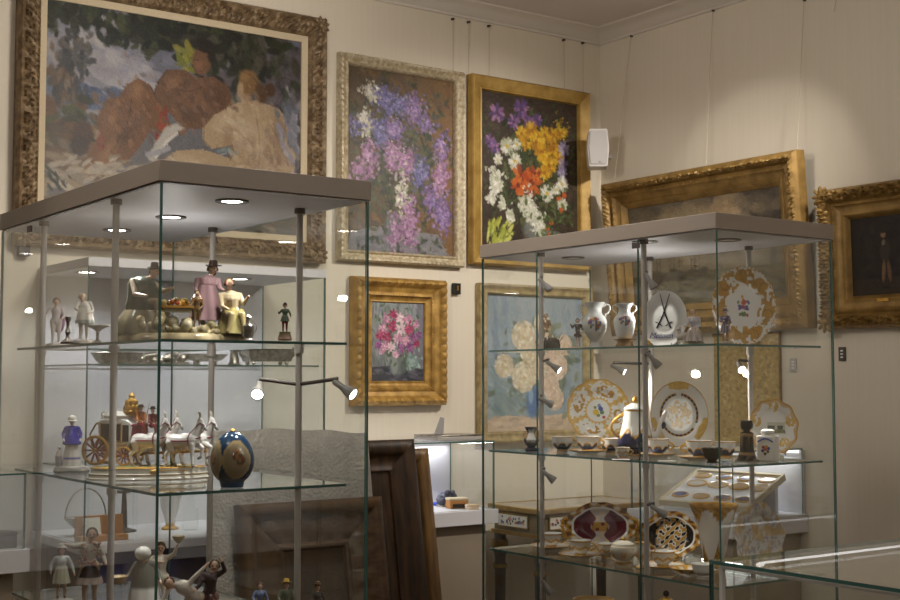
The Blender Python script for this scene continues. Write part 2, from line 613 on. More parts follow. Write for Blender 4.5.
class Canvas:
    """a little oil painter: dabs of colour laid on an array"""

    def __init__(s, w, h, res=230, base=(120, 120, 120), seed=0):
        s.w, s.h = w, h
        s.nx = int(max(40, res * w))
        s.ny = int(max(40, res * h))
        s.im = np.ones((s.ny, s.nx, 3)) * np.array(base, float)
        s.U, s.V = np.meshgrid(np.linspace(0, 1, s.nx), np.linspace(0, 1, s.ny))
        s.as_ = h / w
        s.r = random.Random(seed)

    def wash(s, c0, c1, k=None):
        k = s.V if k is None else k
        s.im = np.array(c0, float) * (1 - k[..., None]) + np.array(c1, float) * k[..., None]
        return s

    def dab(s, u, v, a, b, ang, c, al=.85, soft=.35):
        """ellipse with half axes a, b (fractions of the width) turned by ang"""
        R = max(a, b) * 1.05
        x0, x1 = int(max(0, (u - R) * s.nx)), int(min(s.nx, (u + R) * s.nx + 2))
        y0, y1 = int(max(0, (v - R / s.as_) * s.ny)), int(min(s.ny, (v + R / s.as_) * s.ny + 2))
        if x0 >= x1 or y0 >= y1:
            return s
        du = s.U[y0:y1, x0:x1] - u
        dv = (s.V[y0:y1, x0:x1] - v) * s.as_
        ca, sa = math.cos(ang), math.sin(ang)
        q = np.sqrt(((du * ca + dv * sa) / a) ** 2 + ((-du * sa + dv * ca) / b) ** 2)
        k = np.clip((1 - q) / soft, 0, 1)[..., None] * al
        s.im[y0:y1, x0:x1] = s.im[y0:y1, x0:x1] * (1 - k) + np.array(c, float) * k
        return s

    def scat(s, n, u, v, su, sv, size, cols, al=.8, ang=None, asp=.5, gauss=True):
        for _ in range(n):
            if gauss:
                x, y = s.r.gauss(u, su), s.r.gauss(v, sv)
            else:
                x, y = s.r.uniform(u - su, u + su), s.r.uniform(v - sv, v + sv)
            c = s.r.choice(cols)
            j = s.r.uniform(-14, 14)
            z = size * s.r.uniform(.6, 1.4)
            s.dab(x, y, z, z * asp, s.r.uniform(0, PI) if ang is None else ang + s.r.gauss(0, .25), [q + j for q in c], al)
        return s

    def poly(s, pts, c, al=1.0, jit=0):
        p = np.array(pts, float)
        ins = np.zeros(s.U.shape, bool)
        n = len(p)
        for i in range(n):
            (x1, y1), (x2, y2) = p[i], p[(i + 1) % n]
            t = ((y1 > s.V) != (y2 > s.V)) & (s.U < (x2 - x1) * (s.V - y1) / (y2 - y1 + 1e-12) + x1)
            ins ^= t
        s.im[ins] = s.im[ins] * (1 - al) + np.array(c, float) * al
        return s

    def flower(s, u, v, r, cols, core=None, n=9):
        for i in range(n):
            t = 2 * PI * i / n + s.r.uniform(-.2, .2)
            c = s.r.choice(cols)
            s.dab(u + .55 * r * math.cos(t), v + .55 * r * math.sin(t) / s.as_, r * .5, r * .24, t, c, .9)
        if core:
            s.dab(u, v, r * .28, r * .24, 0, core, .95)
        return s

    def line(s, pts, wd, c, al=.9):
        for (a, b), (d, e) in zip(pts[:-1], pts[1:]):
            k = max(2, int(math.hypot(d - a, e - b) / (wd * .8)))
            for i in range(k + 1):
                s.dab(a + (d - a) * i / k, b + (e - b) * i / k, wd, wd, 0, c, al)
        return s

    sat = 1.0
    gain = 1.0

    def brush(s, n, size, jit=10, asp=.4, ang=None):
        """short strokes that pick up the colour already lying there"""
        for _ in range(n):
            u, v = s.r.random(), s.r.random()
            x, y_ = min(s.nx - 1, int(u * s.nx)), min(s.ny - 1, int(v * s.ny))
            j = s.r.gauss(0, jit)
            z = size * s.r.uniform(.5, 1.4)
            s.dab(u + s.r.gauss(0, size * .5), v + s.r.gauss(0, size * .5), z, z * asp, s.r.uniform(0, PI) if ang is None else ang + s.r.gauss(0, .5), s.im[y_, x] + j, .75, .5)
        return s

    def mesh(s, name, parent, y=-.004, gain=1.0, material='canvas_paint'):
        gain = gain * s.gain
        g_ = s.im.mean(-1, keepdims=True)
        s.im = g_ + (s.im - g_) * s.sat
        im = s.im + RNG.normal(0, 5, s.im.shape[:2])[..., None]
        c = lin(np.clip(im / 255.0, 0, 1)) * gain
        xs = (s.U - .5) * s.w
        zs = (.5 - s.V) * s.h
        vs = np.stack([xs, np.full(xs.shape, y), zs], -1).reshape(-1, 3)
        idx = np.arange(s.nx * s.ny).reshape(s.ny, s.nx)
        fs = np.stack([idx[:-1, :-1], idx[1:, :-1], idx[1:, 1:], idx[:-1, 1:]], -1).reshape(-1, 4)
        me = bpy.data.meshes.new(name)
        me.from_pydata(vs.tolist(), [], fs.tolist())
        at = me.color_attributes.new('Col', 'FLOAT_COLOR', 'POINT')
        arr = np.ones((len(vs), 4), dtype=np.float32)
        arr[:, :3] = np.clip(c.reshape(-1, 3), 0, 1)
        at.data.foreach_set('color', arr.ravel())
        me.materials.append(M[material])
        me.polygons.foreach_set('use_smooth', [True] * len(me.polygons))
        return new_obj(name, me, parent)


def moulding(name, parent, w, h, prof, material, relief=None, seg=.012, step=None):
    """a mitred frame: prof = (inset from the outer edge, height off the wall) points; relief(s, d) adds carved height"""
    P = [prof[0]]
    for a, b in zip(prof[:-1], prof[1:]):
        L = math.hypot(b[0] - a[0], b[1] - a[1])
        k = max(1, int(L / step)) if step else 1
        P += [(a[0] + (b[0] - a[0]) * i / k, a[1] + (b[1] - a[1]) * i / k) for i in range(1, k + 1)]
    b = MB()
    for side in range(4):
        W, Hh = (w, h) if side % 2 == 0 else (h, w)
        n = max(2, int(W / seg))
        ang = side * PI / 2
        ca, sa = math.cos(ang), math.sin(ang)
        vs = []
        for i in range(n + 1):
            t = i / n * 2 - 1
            for d, y in P:
                x = t * (W / 2 - d)
                z = -(Hh / 2 - d)
                yy = y
                dd = 0
                if relief:
                    f = min(1, (1 - abs(t)) * n / 2.0)
                    r = relief(x + side * 1.37, d) * f
                    yy += r
                vs.append((x * ca - z * sa, -yy, x * sa + z * ca))
        k = len(P)
        fs = [(i * k + j, (i + 1) * k + j, (i + 1) * k + j + 1, i * k + j + 1) for i in range(n) for j in range(k - 1)]
        b.add(vs, fs)
    return b.build(name, material, parent, angle=50)


def band(d, a, b):
    """1 in the middle of the band a..b, 0 outside"""
    if d <= a or d >= b:
        return 0.0
    return math.sin(PI * (d - a) / (b - a))


def scrolls(a, b, amp, pitch):
    """carved acanthus scroll between insets a and b"""
    mid, hw = (a + b) / 2, (b - a) / 2

    def f(s, d):
        if d <= a or d >= b:
            return 0.0
        y = (d - mid) / hw
        x = (s / pitch) % 2.0
        sg = 1 if x < 1 else -1
        x = (x % 1.0) * 2 - 1
        y *= sg
        r = math.hypot(x, y * .9 - .1)
        t = math.atan2(y * .9 - .1, x)
        v = math.sin(7.5 * r - t) * .7 + .55 * math.sin(5 * t + 4 * r)
        return amp * max(0, v) * (1 - y * y) ** .5
    return f


def leafband(a, b, amp, pitch):
    def f(s, d):
        k = band(d, a, b)
        return amp * k * abs(math.sin(PI * s / pitch + 1.1 * (d - a) / (b - a)))
    return f


def beads(a, b, amp, pitch):
    def f(s, d):
        return amp * band(d, a, b) * max(0, math.sin(2 * PI * s / pitch)) ** .6 if math.sin(2 * PI * s / pitch) > 0 else 0.0
    return f


def both(*fs):
    return lambda s, d: sum(f(s, d) for f in fs)


def corner_leaves(name, parent, w, h, r, y, material, inset=.03, n=9):
    """carved leaf clusters on the four corners"""
    for sx in (-1, 1):
        for sz in (-1, 1):
            b = MB()
            c = Vector((sx * (w / 2 - inset), -y, sz * (h / 2 - inset)))
            for i in range(n):
                t = 2 * PI * i / n + .3
                b.ball(c + Vector((math.cos(t) * r * .62, 0, math.sin(t) * r * .62)), r * .36, 8, sc3=(1.25, .5, .55), rot=ry(-t))
            b.ball(c + Vector((0, -r * .12, 0)), r * .34, 10, sc3=(1, .6, 1))
            for k in (-1, 1):
                for q in range(3):
                    b.ball(c + Vector((-sx * r * (.9 + .55 * q) if k > 0 else 0, 0, -sz * r * (.9 + .55 * q) if k < 0 else 0)), r * (.42 - .08 * q), 8, sc3=(1, .5, 1))
            b.build(name, material, parent)


# ---- large figure painting, upper left
def nude_canvas():
    """reclining bathers under trees; laid out on the picture as it hangs (left 47, right 300)"""
    c = Canvas(1.08, .82, 270, (92, 96, 108), 3)
    c.sat, c.gain = .9, .62

    def q(px, py):
        u = (px - 47) / 253.0
        t, b_ = 12 + 43 * u, 218 + 8 * u
        return u, (py - t) / (b_ - t)
    k = 1 / 253.0

    def D(px, py, a, b_, t, col_, al=.95, soft=.4):
        u, v = q(px, py)
        c.dab(u, v, a * k, b_ * k, t, col_, al, soft)

    def SC(n, px, py, sx, sy, size, cols, al=.8, ang=None, asp=.5):
        u, v = q(px, py)
        c.scat(n, u, v, sx * k, sy * k * 1.25, size * k, cols, al, ang, asp)
    c.wash((120, 124, 146), (116, 110, 104))
    SC(220, 85, 60, 28, 26, 12, [(172, 168, 176), (150, 150, 168), (136, 142, 164), (196, 190, 188), (160, 156, 164)], .7)
    SC(70, 110, 78, 22, 10, 10, [(190, 186, 190), (172, 168, 178), (160, 160, 176)], .7, .2)
    SC(90, 105, 108, 30, 7, 9, [(86, 104, 144), (98, 116, 152), (78, 92, 130)], .8, .1, .3)
    SC(240, 265, 95, 28, 34, 12, [(92, 86, 88), (74, 70, 70), (110, 102, 108), (84, 92, 76), (120, 112, 120)], .8)
    SC(280, 165, 42, 40, 13, 9, [(34, 42, 30), (56, 64, 38), (28, 34, 26), (74, 80, 48), (44, 50, 36)], .9)
    SC(120, 225, 62, 26, 14, 9, [(44, 48, 36), (64, 66, 48), (36, 38, 32), (84, 80, 66)], .85)
    SC(40, 56, 24, 10, 7, 6, [(38, 46, 34), (62, 66, 46), (50, 58, 40)], .9)
    SC(14, 174, 66, 5, 6, 7, [(150, 150, 54), (170, 164, 70), (126, 132, 50)], .9)
    # rider and horse at the far left
    SC(110, 66, 92, 7, 22, 6, [(104, 80, 60), (80, 66, 56), (124, 98, 76), (70, 66, 64), (136, 116, 94)], .85, 1.5)
    SC(40, 72, 62, 7, 8, 6, [(84, 84, 86), (64, 68, 72), (104, 100, 96)], .85)
    SC(30, 78, 96, 3, 14, 4, [(70, 74, 84), (60, 66, 72)], .85, 1.5)
    SC(110, 62, 140, 14, 12, 8, [(78, 86, 46), (104, 100, 54), (64, 64, 42), (124, 84, 54), (90, 70, 52)], .85, .2)
    SC(60, 70, 165, 20, 12, 9, [(120, 92, 70), (150, 132, 108), (96, 84, 66), (170, 152, 128)], .8, .1)
    def PL(pts, col_, al=1.0):
        c.poly([q(*p_) for p_ in pts], col_, al)

    def LN(pts, w_, col_, al=.7):
        c.line([q(*p_) for p_ in pts], w_ * k * (.7 if w_ < 1.6 else 1), col_, al * (.55 if w_ < 1.6 else 1))
    SC(240, 170, 196, 80, 16, 11, [(196, 176, 142), (176, 156, 126), (150, 134, 112), (206, 192, 166), (120, 104, 84)], .8, .1, .35)
    SC(120, 170, 214, 80, 6, 10, [(96, 92, 62), (112, 92, 66), (80, 74, 56)], .8, .1, .35)
    # bronzed figure, centre
    PL([(146, 108), (150, 90), (160, 78), (178, 78), (188, 86), (206, 84), (222, 94), (230, 118), (216, 132), (180, 132), (160, 116)], (124, 88, 62))
    D(166, 90, 14, 10, -.4, (158, 116, 84), .9, .8)
    D(186, 104, 22, 14, .2, (146, 106, 78), .8, .8)
    D(212, 104, 13, 18, .3, (104, 74, 54), .8, .8)
    D(178, 118, 18, 8, .2, (104, 78, 64), .8, .8)
    D(202, 116, 12, 9, 0, (134, 100, 86), .6, .8)
    LN([(168, 96), (182, 98), (194, 94)], 1.2, (84, 58, 42))
    LN([(160, 78), (150, 90), (146, 106)], 1.0, (70, 48, 36))
    D(194, 70, 10.5, 15, .1, (132, 92, 64), .97, .2)
    D(191, 74, 6, 9, .1, (160, 114, 82), .8, .7)
    D(197, 56, 13, 8, .15, (40, 30, 24), .97, .3)
    D(204, 64, 5, 10, .1, (46, 36, 28), .95, .4)
    LN([(187, 69), (191, 69)], 1.0, (56, 38, 30), .9)
    LN([(190, 80), (195, 80)], .9, (110, 54, 44), .9)
    # crouching figure left of it
    PL([(84, 164), (88, 150), (98, 140), (94, 124), (102, 106), (114, 104), (122, 92), (132, 86), (144, 92), (152, 108), (160, 124), (172, 134), (160, 140), (146, 132), (134, 150), (120, 166), (100, 178)], (134, 90, 56))
    D(132, 98, 10, 13, -.3, (172, 122, 80), .9, .8)
    D(142, 114, 6, 20, -.42, (120, 80, 50), .8, .8)
    D(108, 122, 8, 20, .25, (162, 112, 70), .8, .8)
    D(122, 138, 9, 20, .5, (98, 66, 44), .8, .8)
    D(104, 156, 8, 20, .6, (166, 120, 80), .85, .8)
    LN([(126, 106), (124, 124), (116, 140), (108, 156)], 1.3, (78, 52, 36))
    LN([(144, 94), (153, 110), (162, 126)], 1.0, (84, 56, 38))
    D(92, 170, 13, 6, -.5, (166, 126, 90), .9)
    D(82, 138, 12, 13, .3, (84, 58, 42), .95, .3)
    D(78, 150, 10, 11, .2, (62, 46, 36), .9)
    D(170, 120, 5, 15, -.5, (140, 98, 70), .95, .5)
    D(176, 132, 5, 8, .2, (150, 106, 76), .9)
    SC(40, 116, 120, 14, 16, 3, [(176, 124, 80), (112, 76, 48), (150, 104, 66)], .4, 1.2)
    SC(14, 156, 126, 3, 8, 4, [(190, 82, 46), (164, 64, 38)], .9, 1.4)
    SC(10, 98, 152, 3, 8, 3, [(176, 84, 50), (150, 70, 44)], .9, 1.2)
    # white drapery
    LN([(146, 158), (154, 146), (162, 134), (172, 130)], 5, (204, 198, 188), .9)
    LN([(150, 158), (160, 144), (170, 136)], 2, (232, 226, 216), .9)
    LN([(142, 156), (152, 154), (162, 150)], 3, (178, 176, 180), .9)
    # pale woman seen from the back
    PL([(140, 182), (150, 166), (170, 152), (196, 150), (224, 158), (226, 146), (204, 150), (196, 142), (196, 130), (206, 120), (222, 112), (232, 108), (252, 106), (276, 114), (288, 128), (294, 156), (292, 178)], (198, 170, 132))
    D(250, 138, 22, 28, .1, (214, 188, 150), .8, .9)
    D(276, 142, 9, 28, -.2, (168, 138, 106), .8, .8)
    D(216, 126, 14, 9, -.4, (218, 192, 154), .85, .8)
    D(222, 142, 7, 9, .2, (176, 144, 108), .8, .8)
    D(244, 164, 20, 8, .1, (180, 150, 118), .6, .9)
    D(180, 160, 22, 6, .1, (214, 190, 152), .8, .8)
    LN([(250, 112), (253, 130), (256, 150), (254, 166)], 1.4, (164, 132, 100), .8)
    LN([(226, 146), (228, 152), (224, 160)], 1.3, (124, 96, 70), .8)
    LN([(206, 120), (197, 130), (197, 142), (204, 149)], 1.0, (124, 96, 72), .8)
    LN([(284, 124), (280, 140), (286, 164)], 1.2, (126, 98, 74), .8)
    D(240, 104, 7, 9, 0, (190, 158, 120), .9, .4)
    D(243, 90, 12, 14, .1, (150, 112, 68), .97, .25)
    D(238, 84, 8, 8, .2, (176, 136, 84), .8, .7)
    D(234, 96, 4.5, 9, .1, (206, 172, 132), .9, .4)
    D(256, 100, 8, 12, -.2, (104, 74, 48), .95, .35)
    D(266, 97, 7, 8, 0, (92, 64, 44), .95, .35)
    LN([(236, 80), (246, 84), (254, 92)], .9, (110, 78, 46), .8)
    LN([(212, 152), (220, 150), (230, 154)], 2, (130, 158, 164), .9)
    LN([(214, 155), (222, 153)], 1.2, (200, 206, 204), .9)
    SC(120, 250, 142, 22, 18, 5, [(226, 202, 164), (190, 160, 126), (186, 156, 140), (206, 182, 160), (176, 150, 128)], .4, 1.2)
    SC(40, 232, 126, 12, 8, 5, [(230, 208, 172), (222, 198, 166)], .45, .7)
    SC(60, 276, 148, 8, 18, 5, [(160, 130, 104), (150, 124, 108), (174, 142, 110)], .45, 1.4)
    SC(70, 190, 104, 20, 14, 4, [(160, 118, 90), (110, 80, 64), (140, 104, 92), (96, 72, 62)], .45, .6)
    SC(70, 124, 124, 18, 20, 4, [(176, 126, 84), (108, 74, 50), (150, 106, 72), (120, 90, 76)], .45, 1.1)
    SC(40, 196, 168, 40, 6, 6, [(214, 190, 156), (190, 164, 136), (226, 208, 180)], .5, .1, .3)
    SC(60, 290, 130, 6, 16, 6, [(160, 156, 172), (184, 178, 186), (120, 126, 140)], .8, 1.2)
    SC(50, 110, 172, 34, 5, 8, [(186, 172, 150), (160, 148, 130), (204, 192, 170)], .8, -.3, .3)
    SC(16, 58, 178, 7, 6, 5, [(52, 56, 48), (70, 76, 62)], .9, .9, .3)
    c.brush(7000, .0065, 9)
    return c


def lilac_canvas():
    c = Canvas(.56, .76, 300, (116, 88, 52), 5)
    c.sat, c.gain = .8, .85
    k = np.clip((c.U - .3) * 1.3 - .15 * c.V, 0, 1)
    c.wash((96, 78, 56), (150, 102, 50), k)
    c.scat(320, .5, .45, .5, .45, .06, [(126, 92, 50), (110, 84, 56), (142, 98, 48), (100, 78, 58)], .45, .8, .4, False)
    c.poly([(0.04, .9), (.7, .87), (.96, .99), (1, 1), (0, 1)], (128, 126, 130))
    c.poly([(.05, .9), (.25, .86), (.85, .88), (.95, 1), (.05, 1)], (134, 132, 136))
    c.scat(70, .5, .95, .4, .03, .06, [(120, 120, 126), (146, 142, 144), (110, 110, 118)], .6, 0, .3, False)
    c.scat(900, .5, .5, .24, .22, .035, [(58, 70, 46), (72, 84, 54), (48, 58, 44), (86, 92, 60), (70, 66, 70)], .75, None, .4)
    c.dab(.44, .86, .12, .12, 0, (96, 100, 96), .9)
    c.dab(.4, .84, .05, .1, 0, (120, 124, 120), .7)
    V = [(128, 92, 158), (150, 112, 172), (104, 78, 140), (168, 130, 180), (116, 96, 162)]
    B = [(112, 104, 168), (94, 88, 150), (130, 124, 182), (84, 78, 134)]
    Pk = [(166, 112, 160), (186, 140, 176), (144, 92, 142)]
    W = [(206, 200, 184), (188, 182, 160), (220, 214, 204), (160, 152, 128)]
    for u, v, n, S, a in ((.24, .13, 60, W, .6), (.17, .31, 90, W, .8), (.36, .17, 90, B, 1), (.5, .17, 70, B, .6), (.62, .19, 90, V, .9), (.3, .36, 80, B, 1.2), (.45, .32, 90, V, .9), (.2, .5, 70, Pk, 1.3), (.42, .47, 90, Pk, 1), (.54, .5, 100, Pk, 1.2),
                          (.68, .54, 80, B, 1.1), (.88, .39, 70, V, 1.2), (.88, .57, 110, Pk, 1.3), (.8, .7, 80, V, .9), (.9, .77, 100, V, 1.2), (.5, .69, 70, W, 1.4), (.58, .78, 50, Pk, 1.1), (.45, .88, 50, Pk, 1.4), (.58, .88, 60, Pk, 1.2), (.08, .33, 30, B, .8), (.74, .27, 40, V, .7), (.1, .58, 30, Pk, .8)):
        c.scat(int(n * 1.8), u, v, .042, .042 * a, .017, S, .85, None, .7)
        c.scat(int(n * .35), u - .01, v - .012, .026, .026 * a, .012, [[min(255, x + 34) for x in k_] for k_ in S], .8, None, .7)
    c.scat(130, .45, .5, .25, .25, .02, [(92, 108, 70), (70, 90, 56), (110, 120, 80)], .7, None, .35)
    c.brush(3500, .013, 10)
    return c


def bouquet_canvas():
    c = Canvas(.63, .755, 300, (66, 52, 42), 6)
    c.sat, c.gain = .9, .85
    c.scat(240, .5, .5, .5, .5, .07, [(70, 56, 46), (58, 46, 38), (78, 64, 52)], .5, .7, .5, False)
    c.poly([(.34, .93), (.95, .9), (.98, 1), (.3, 1)], (150, 146, 138))
    c.scat(620, .5, .5, .22, .22, .035, [(52, 66, 36), (70, 82, 44), (40, 50, 32), (86, 92, 50)], .8, None, .4)
    c.dab(.56, .84, .16, .11, 0, (120, 124, 120), .9)
    c.dab(.74, .88, .14, .06, 0, (150, 152, 146), .85)
    c.dab(.74, .87, .1, .035, 0, (110, 112, 104), .85)
    c.dab(.55, .92, .12, .04, 0, (136, 138, 134), .8)
    for i in range(48):
        u, v = c.r.uniform(.08, .32), c.r.uniform(.8, 1.0)
        c.dab(u, v, .06, .014, -1.1 + (u - .2) * 3, c.r.choice([(196, 200, 80), (170, 178, 60), (130, 146, 50), (214, 214, 110)]), .95)
    PU = [(142, 96, 150), (120, 84, 150), (170, 120, 170), (96, 70, 130)]
    YE = [(222, 168, 28), (204, 146, 24), (236, 190, 50), (180, 122, 24)]
    OR = [(206, 92, 30), (180, 70, 26), (222, 118, 44), (150, 56, 30)]
    WH = [(224, 222, 206), (204, 204, 184), (236, 232, 220), (186, 188, 160)]
    LV = [(150, 136, 176), (130, 118, 160), (176, 164, 196)]
    for u, v, r in ((.17, .13, .085), (.42, .08, .09), (.34, .17, .07), (.5, .17, .07), (.58, .14, .06), (.1, .31, .06), (.15, .35, .06)):
        c.flower(u, v, r, PU, (96, 60, 110))
    for u, v, r in ((.42, .24, .07), (.52, .21, .08), (.57, .28, .08), (.66, .23, .08), (.75, .22, .07), (.63, .34, .09), (.75, .31, .08), (.7, .42, .085), (.8, .37, .07), (.65, .47, .07), (.47, .3, .06), (.84, .2, .06)):
        c.flower(u, v, r, YE, (170, 104, 20), 11)
    c.scat(26, .82, .14, .05, .04, .02, [(206, 170, 40), (180, 150, 40)], .9, -.8, .3)
    for u, v, r in ((.86, .3, .07), (.85, .4, .06), (.84, .46, .06)):
        c.flower(u, v, r, LV, (120, 110, 120))
    for u, v, r in ((.27, .33, .075), (.35, .42, .075), (.37, .31, .05), (.84, .53, .07), (.68, .6, .075), (.78, .57, .05), (.84, .66, .06), (.18, .42, .05)):
        c.flower(u, v, r, WH, (216, 180, 60), 13)
    for u, v, r in ((.42, .52, .12), (.52, .54, .12), (.46, .6, .1), (.38, .57, .08), (.55, .48, .07)):
        c.flower(u, v, r, OR, (120, 40, 24), 7)
    for u, v, r in ((.16, .53, .07), (.16, .6, .07), (.46, .68, .1), (.5, .72, .08), (.58, .78, .08), (.6, .82, .06), (.12, .66, .045), (.22, .7, .03), (.3, .77, .03)):
        c.scat(60, u, v, r * .45, r * .42, .02, WH, .9, None, .6)
    c.brush(2500, .016, 10)
    for u, v in ((.68, .82), (.72, .78), (.7, .87), (.8, .62), (.83, .7), (.86, .6)):
        c.dab(u, v, .03, .028, 0, (206, 92, 40), .95)
    c.scat(60, .72, .75, .1, .1, .025, [(70, 92, 44), (90, 110, 60)], .8)
    return c


def rose_canvas():
    c = Canvas(.31, .395, 420, (120, 130, 128), 8)
    c.sat, c.gain = .85, .95
    c.wash((150, 158, 156), (110, 116, 118))
    c.scat(300, .5, .4, .5, .4, .08, [(132, 150, 150), (150, 150, 166), (104, 124, 118), (166, 168, 164), (120, 110, 130), (96, 116, 96)], .6, 1.4, .25, False)
    c.poly([(.86, 0), (1, 0), (1, .8), (.84, .8)], (116, 112, 130), .6)
    c.poly([(0, .82), (.4, .8), (1, .84), (1, 1), (0, 1)], (74, 74, 84))
    c.scat(60, .5, .92, .5, .07, .07, [(66, 66, 78), (92, 90, 104), (110, 106, 120), (60, 70, 80)], .7, 0, .35, False)
    c.scat(50, .78, .75, .08, .06, .05, [(150, 176, 172), (120, 146, 140), (170, 190, 186)], .8)
    c.dab(.5, .8, .19, .19, 0, (116, 126, 124), .95)
    c.dab(.44, .8, .08, .17, 0, (150, 158, 154), .8)
    c.dab(.6, .82, .06, .14, 0, (90, 100, 100), .8)
    c.scat(160, .5, .4, .22, .18, .04, [(84, 104, 72), (70, 90, 70), (100, 120, 96)], .8)
    R = [[(186, 54, 100), (206, 84, 130), (160, 36, 80)], [(216, 150, 180), (230, 180, 200), (196, 120, 160)], [(232, 196, 206), (220, 170, 190), (240, 216, 220)], [(150, 70, 140), (170, 100, 160), (124, 56, 116)]]
    for u, v, r, k in ((.42, .15, .09, 0), (.28, .22, .08, 1), (.55, .2, .1, 2), (.7, .22, .1, 1), (.4, .3, .11, 0), (.56, .34, .12, 2), (.72, .34, .1, 0), (.22, .34, .09, 1), (.17, .42, .09, 0), (.3, .44, .1, 0), (.85, .28, .07, 1), (.8, .44, .09, 3), (.66, .48, .1, 1), (.5, .46, .1, 1),
                       (.14, .54, .08, 3), (.26, .56, .09, 1), (.38, .56, .09, 2), (.58, .58, .08, 3), (.74, .56, .09, 3), (.9, .4, .06, 3), (.47, .66, .07, 1), (.2, .62, .06, 1), (.86, .52, .06, 0)):
        c.flower(u, v, r, R[k], None, 8)
        c.scat(10, u, v, r * .4, r * .4, .03, R[k], .9)
    return c


def peony_canvas():
    c = Canvas(.6, .635, 300, (150, 164, 176), 9)
    c.wash((156, 166, 174), (140, 156, 168))
    for u in (.1, .2, .3, .68, .84, .95):
        c.scat(40, u, .35, .02, .25, .09, [(132, 150, 168), (120, 140, 162)], .5, 1.57, .15)
    c.scat(160, .5, .4, .5, .4, .07, [(150, 164, 174), (166, 174, 180), (140, 158, 172)], .4, 1.5, .3, False)
    c.scat(130, .2, .8, .2, .1, .08, [(130, 150, 158), (110, 134, 144), (156, 168, 168), (120, 138, 136)], .7, .7, .25)
    c.poly([(0, .92), (.2, .88), (.45, .9), (1, .86), (1, 1), (0, 1)], (206, 184, 160))
    c.scat(60, .5, .94, .5, .04, .05, [(214, 190, 166), (196, 170, 150), (180, 158, 140)], .7, 0, .4, False)
    c.scat(220, .55, .5, .2, .16, .05, [(96, 112, 92), (110, 124, 100), (84, 100, 88), (126, 134, 106)], .75, None, .45)
    c.dab(.47, .78, .08, .15, 0, (70, 106, 164), .95)
    c.dab(.45, .74, .03, .08, 0, (150, 180, 206), .8)
    Pc = [(226, 214, 190), (214, 200, 172), (236, 226, 206), (206, 186, 152), (222, 200, 176)]
    for u, v, r in ((.38, .3, .13), (.18, .52, .1), (.57, .2, .09), (.45, .43, .11), (.62, .38, .12), (.38, .6, .13), (.72, .52, .12), (.65, .66, .1), (.8, .36, .09), (.53, .54, .09), (.7, .76, .1)):
        cs = Pc if u < .62 else [(224, 200, 180), (212, 184, 164), (232, 212, 194)]
        c.dab(u, v, r * .98, r * .9, 0, cs[1], .95, .25)
        for ring in (.85, .6, .36, .15):
            for i in range(int(22 * ring) + 5):
                t = 2 * PI * i / (int(22 * ring) + 5) + c.r.uniform(-.2, .2)
                k = c.r.choice(cs)
                j = c.r.uniform(-22, 14)
                c.dab(u + ring * r * math.cos(t), v + ring * r * math.sin(t) / c.as_, r * .26, r * .12, t + PI / 2 + c.r.uniform(-.5, .5), [x + j for x in k], .85)
        c.scat(6, u, v + .01, r * .12, r * .12, r * .12, [(220, 196, 140), (204, 176, 120)], .7)
    c.brush(3000, .009, 9)
    return c


def sea_canvas():
    c = Canvas(.98, .47, 230, (120, 108, 88), 12)
    c.wash((112, 104, 90), (134, 120, 92))
    c.scat(260, .75, .22, .22, .14, .07, [(84, 76, 68), (70, 64, 58), (98, 88, 76)], .5)
    c.scat(200, .4, .3, .25, .12, .08, [(156, 140, 112), (140, 126, 104), (168, 150, 120), (120, 110, 94)], .5, .1, .5)
    c.scat(40, .62, .18, .04, .06, .05, [(176, 152, 120), (160, 140, 110)], .6)
    c.poly([(0, .7), (1, .68), (1, 1), (0, 1)], (94, 86, 66), .85)
    c.scat(240, .5, .86, .5, .14, .06, [(84, 80, 62), (104, 96, 74), (72, 68, 54), (126, 116, 90)], .6, 0, .18, False)
    for u, s in ((.3, 1), (.44, .75), (.18, .6)):
        c.line([(u - .06 * s, .74), (u + .06 * s, .74)], .016 * s, (52, 44, 36))
        for du, hh in ((-.03, .26), (.0, .36), (.035, .28)):
            c.line([(u + du * s, .72), (u + du * s * 1.1, .72 - hh * s)], .003, (50, 42, 34))
            c.dab(u + du * s + .008, .72 - hh * .55 * s, .02 * s, .04 * s, .3, (120, 104, 80), .7)
    c.scat(60, .3, .72, .14, .02, .03, [(60, 54, 44), (76, 66, 52)], .8, 0, .4)
    c.brush(2500, .014, 7, .3, .1)
    return c


def dark_canvas():
    c = Canvas(.3, .31, 420, (30, 22, 18), 13)
    c.scat(120, .5, .5, .5, .5, .1, [(34, 26, 20), (24, 18, 16), (42, 32, 24)], .5, None, .6, False)
    c.poly([(0, .8), (1, .76), (1, 1), (0, 1)], (50, 40, 28), .8)
    for u, k in ((.5, (54, 44, 38)), (.82, (64, 36, 30))):
        c.dab(u, .45, .09, .16, .1, k, .9)
        c.dab(u - .03, .7, .035, .17, .08, (120, 92, 62), .9)
        c.dab(u + .05, .7, .035, .17, -.1, (104, 78, 54), .9)
        c.dab(u - .02, .24, .045, .055, 0, (150, 112, 80), .9)
        c.dab(u - .02, .2, .05, .03, 0, (34, 24, 20), .9)
        c.dab(u - .02, .34, .03, .05, .3, (130, 116, 96), .8)
        c.dab(u, .9, .08, .02, 0, (26, 20, 16), .9)
    return c


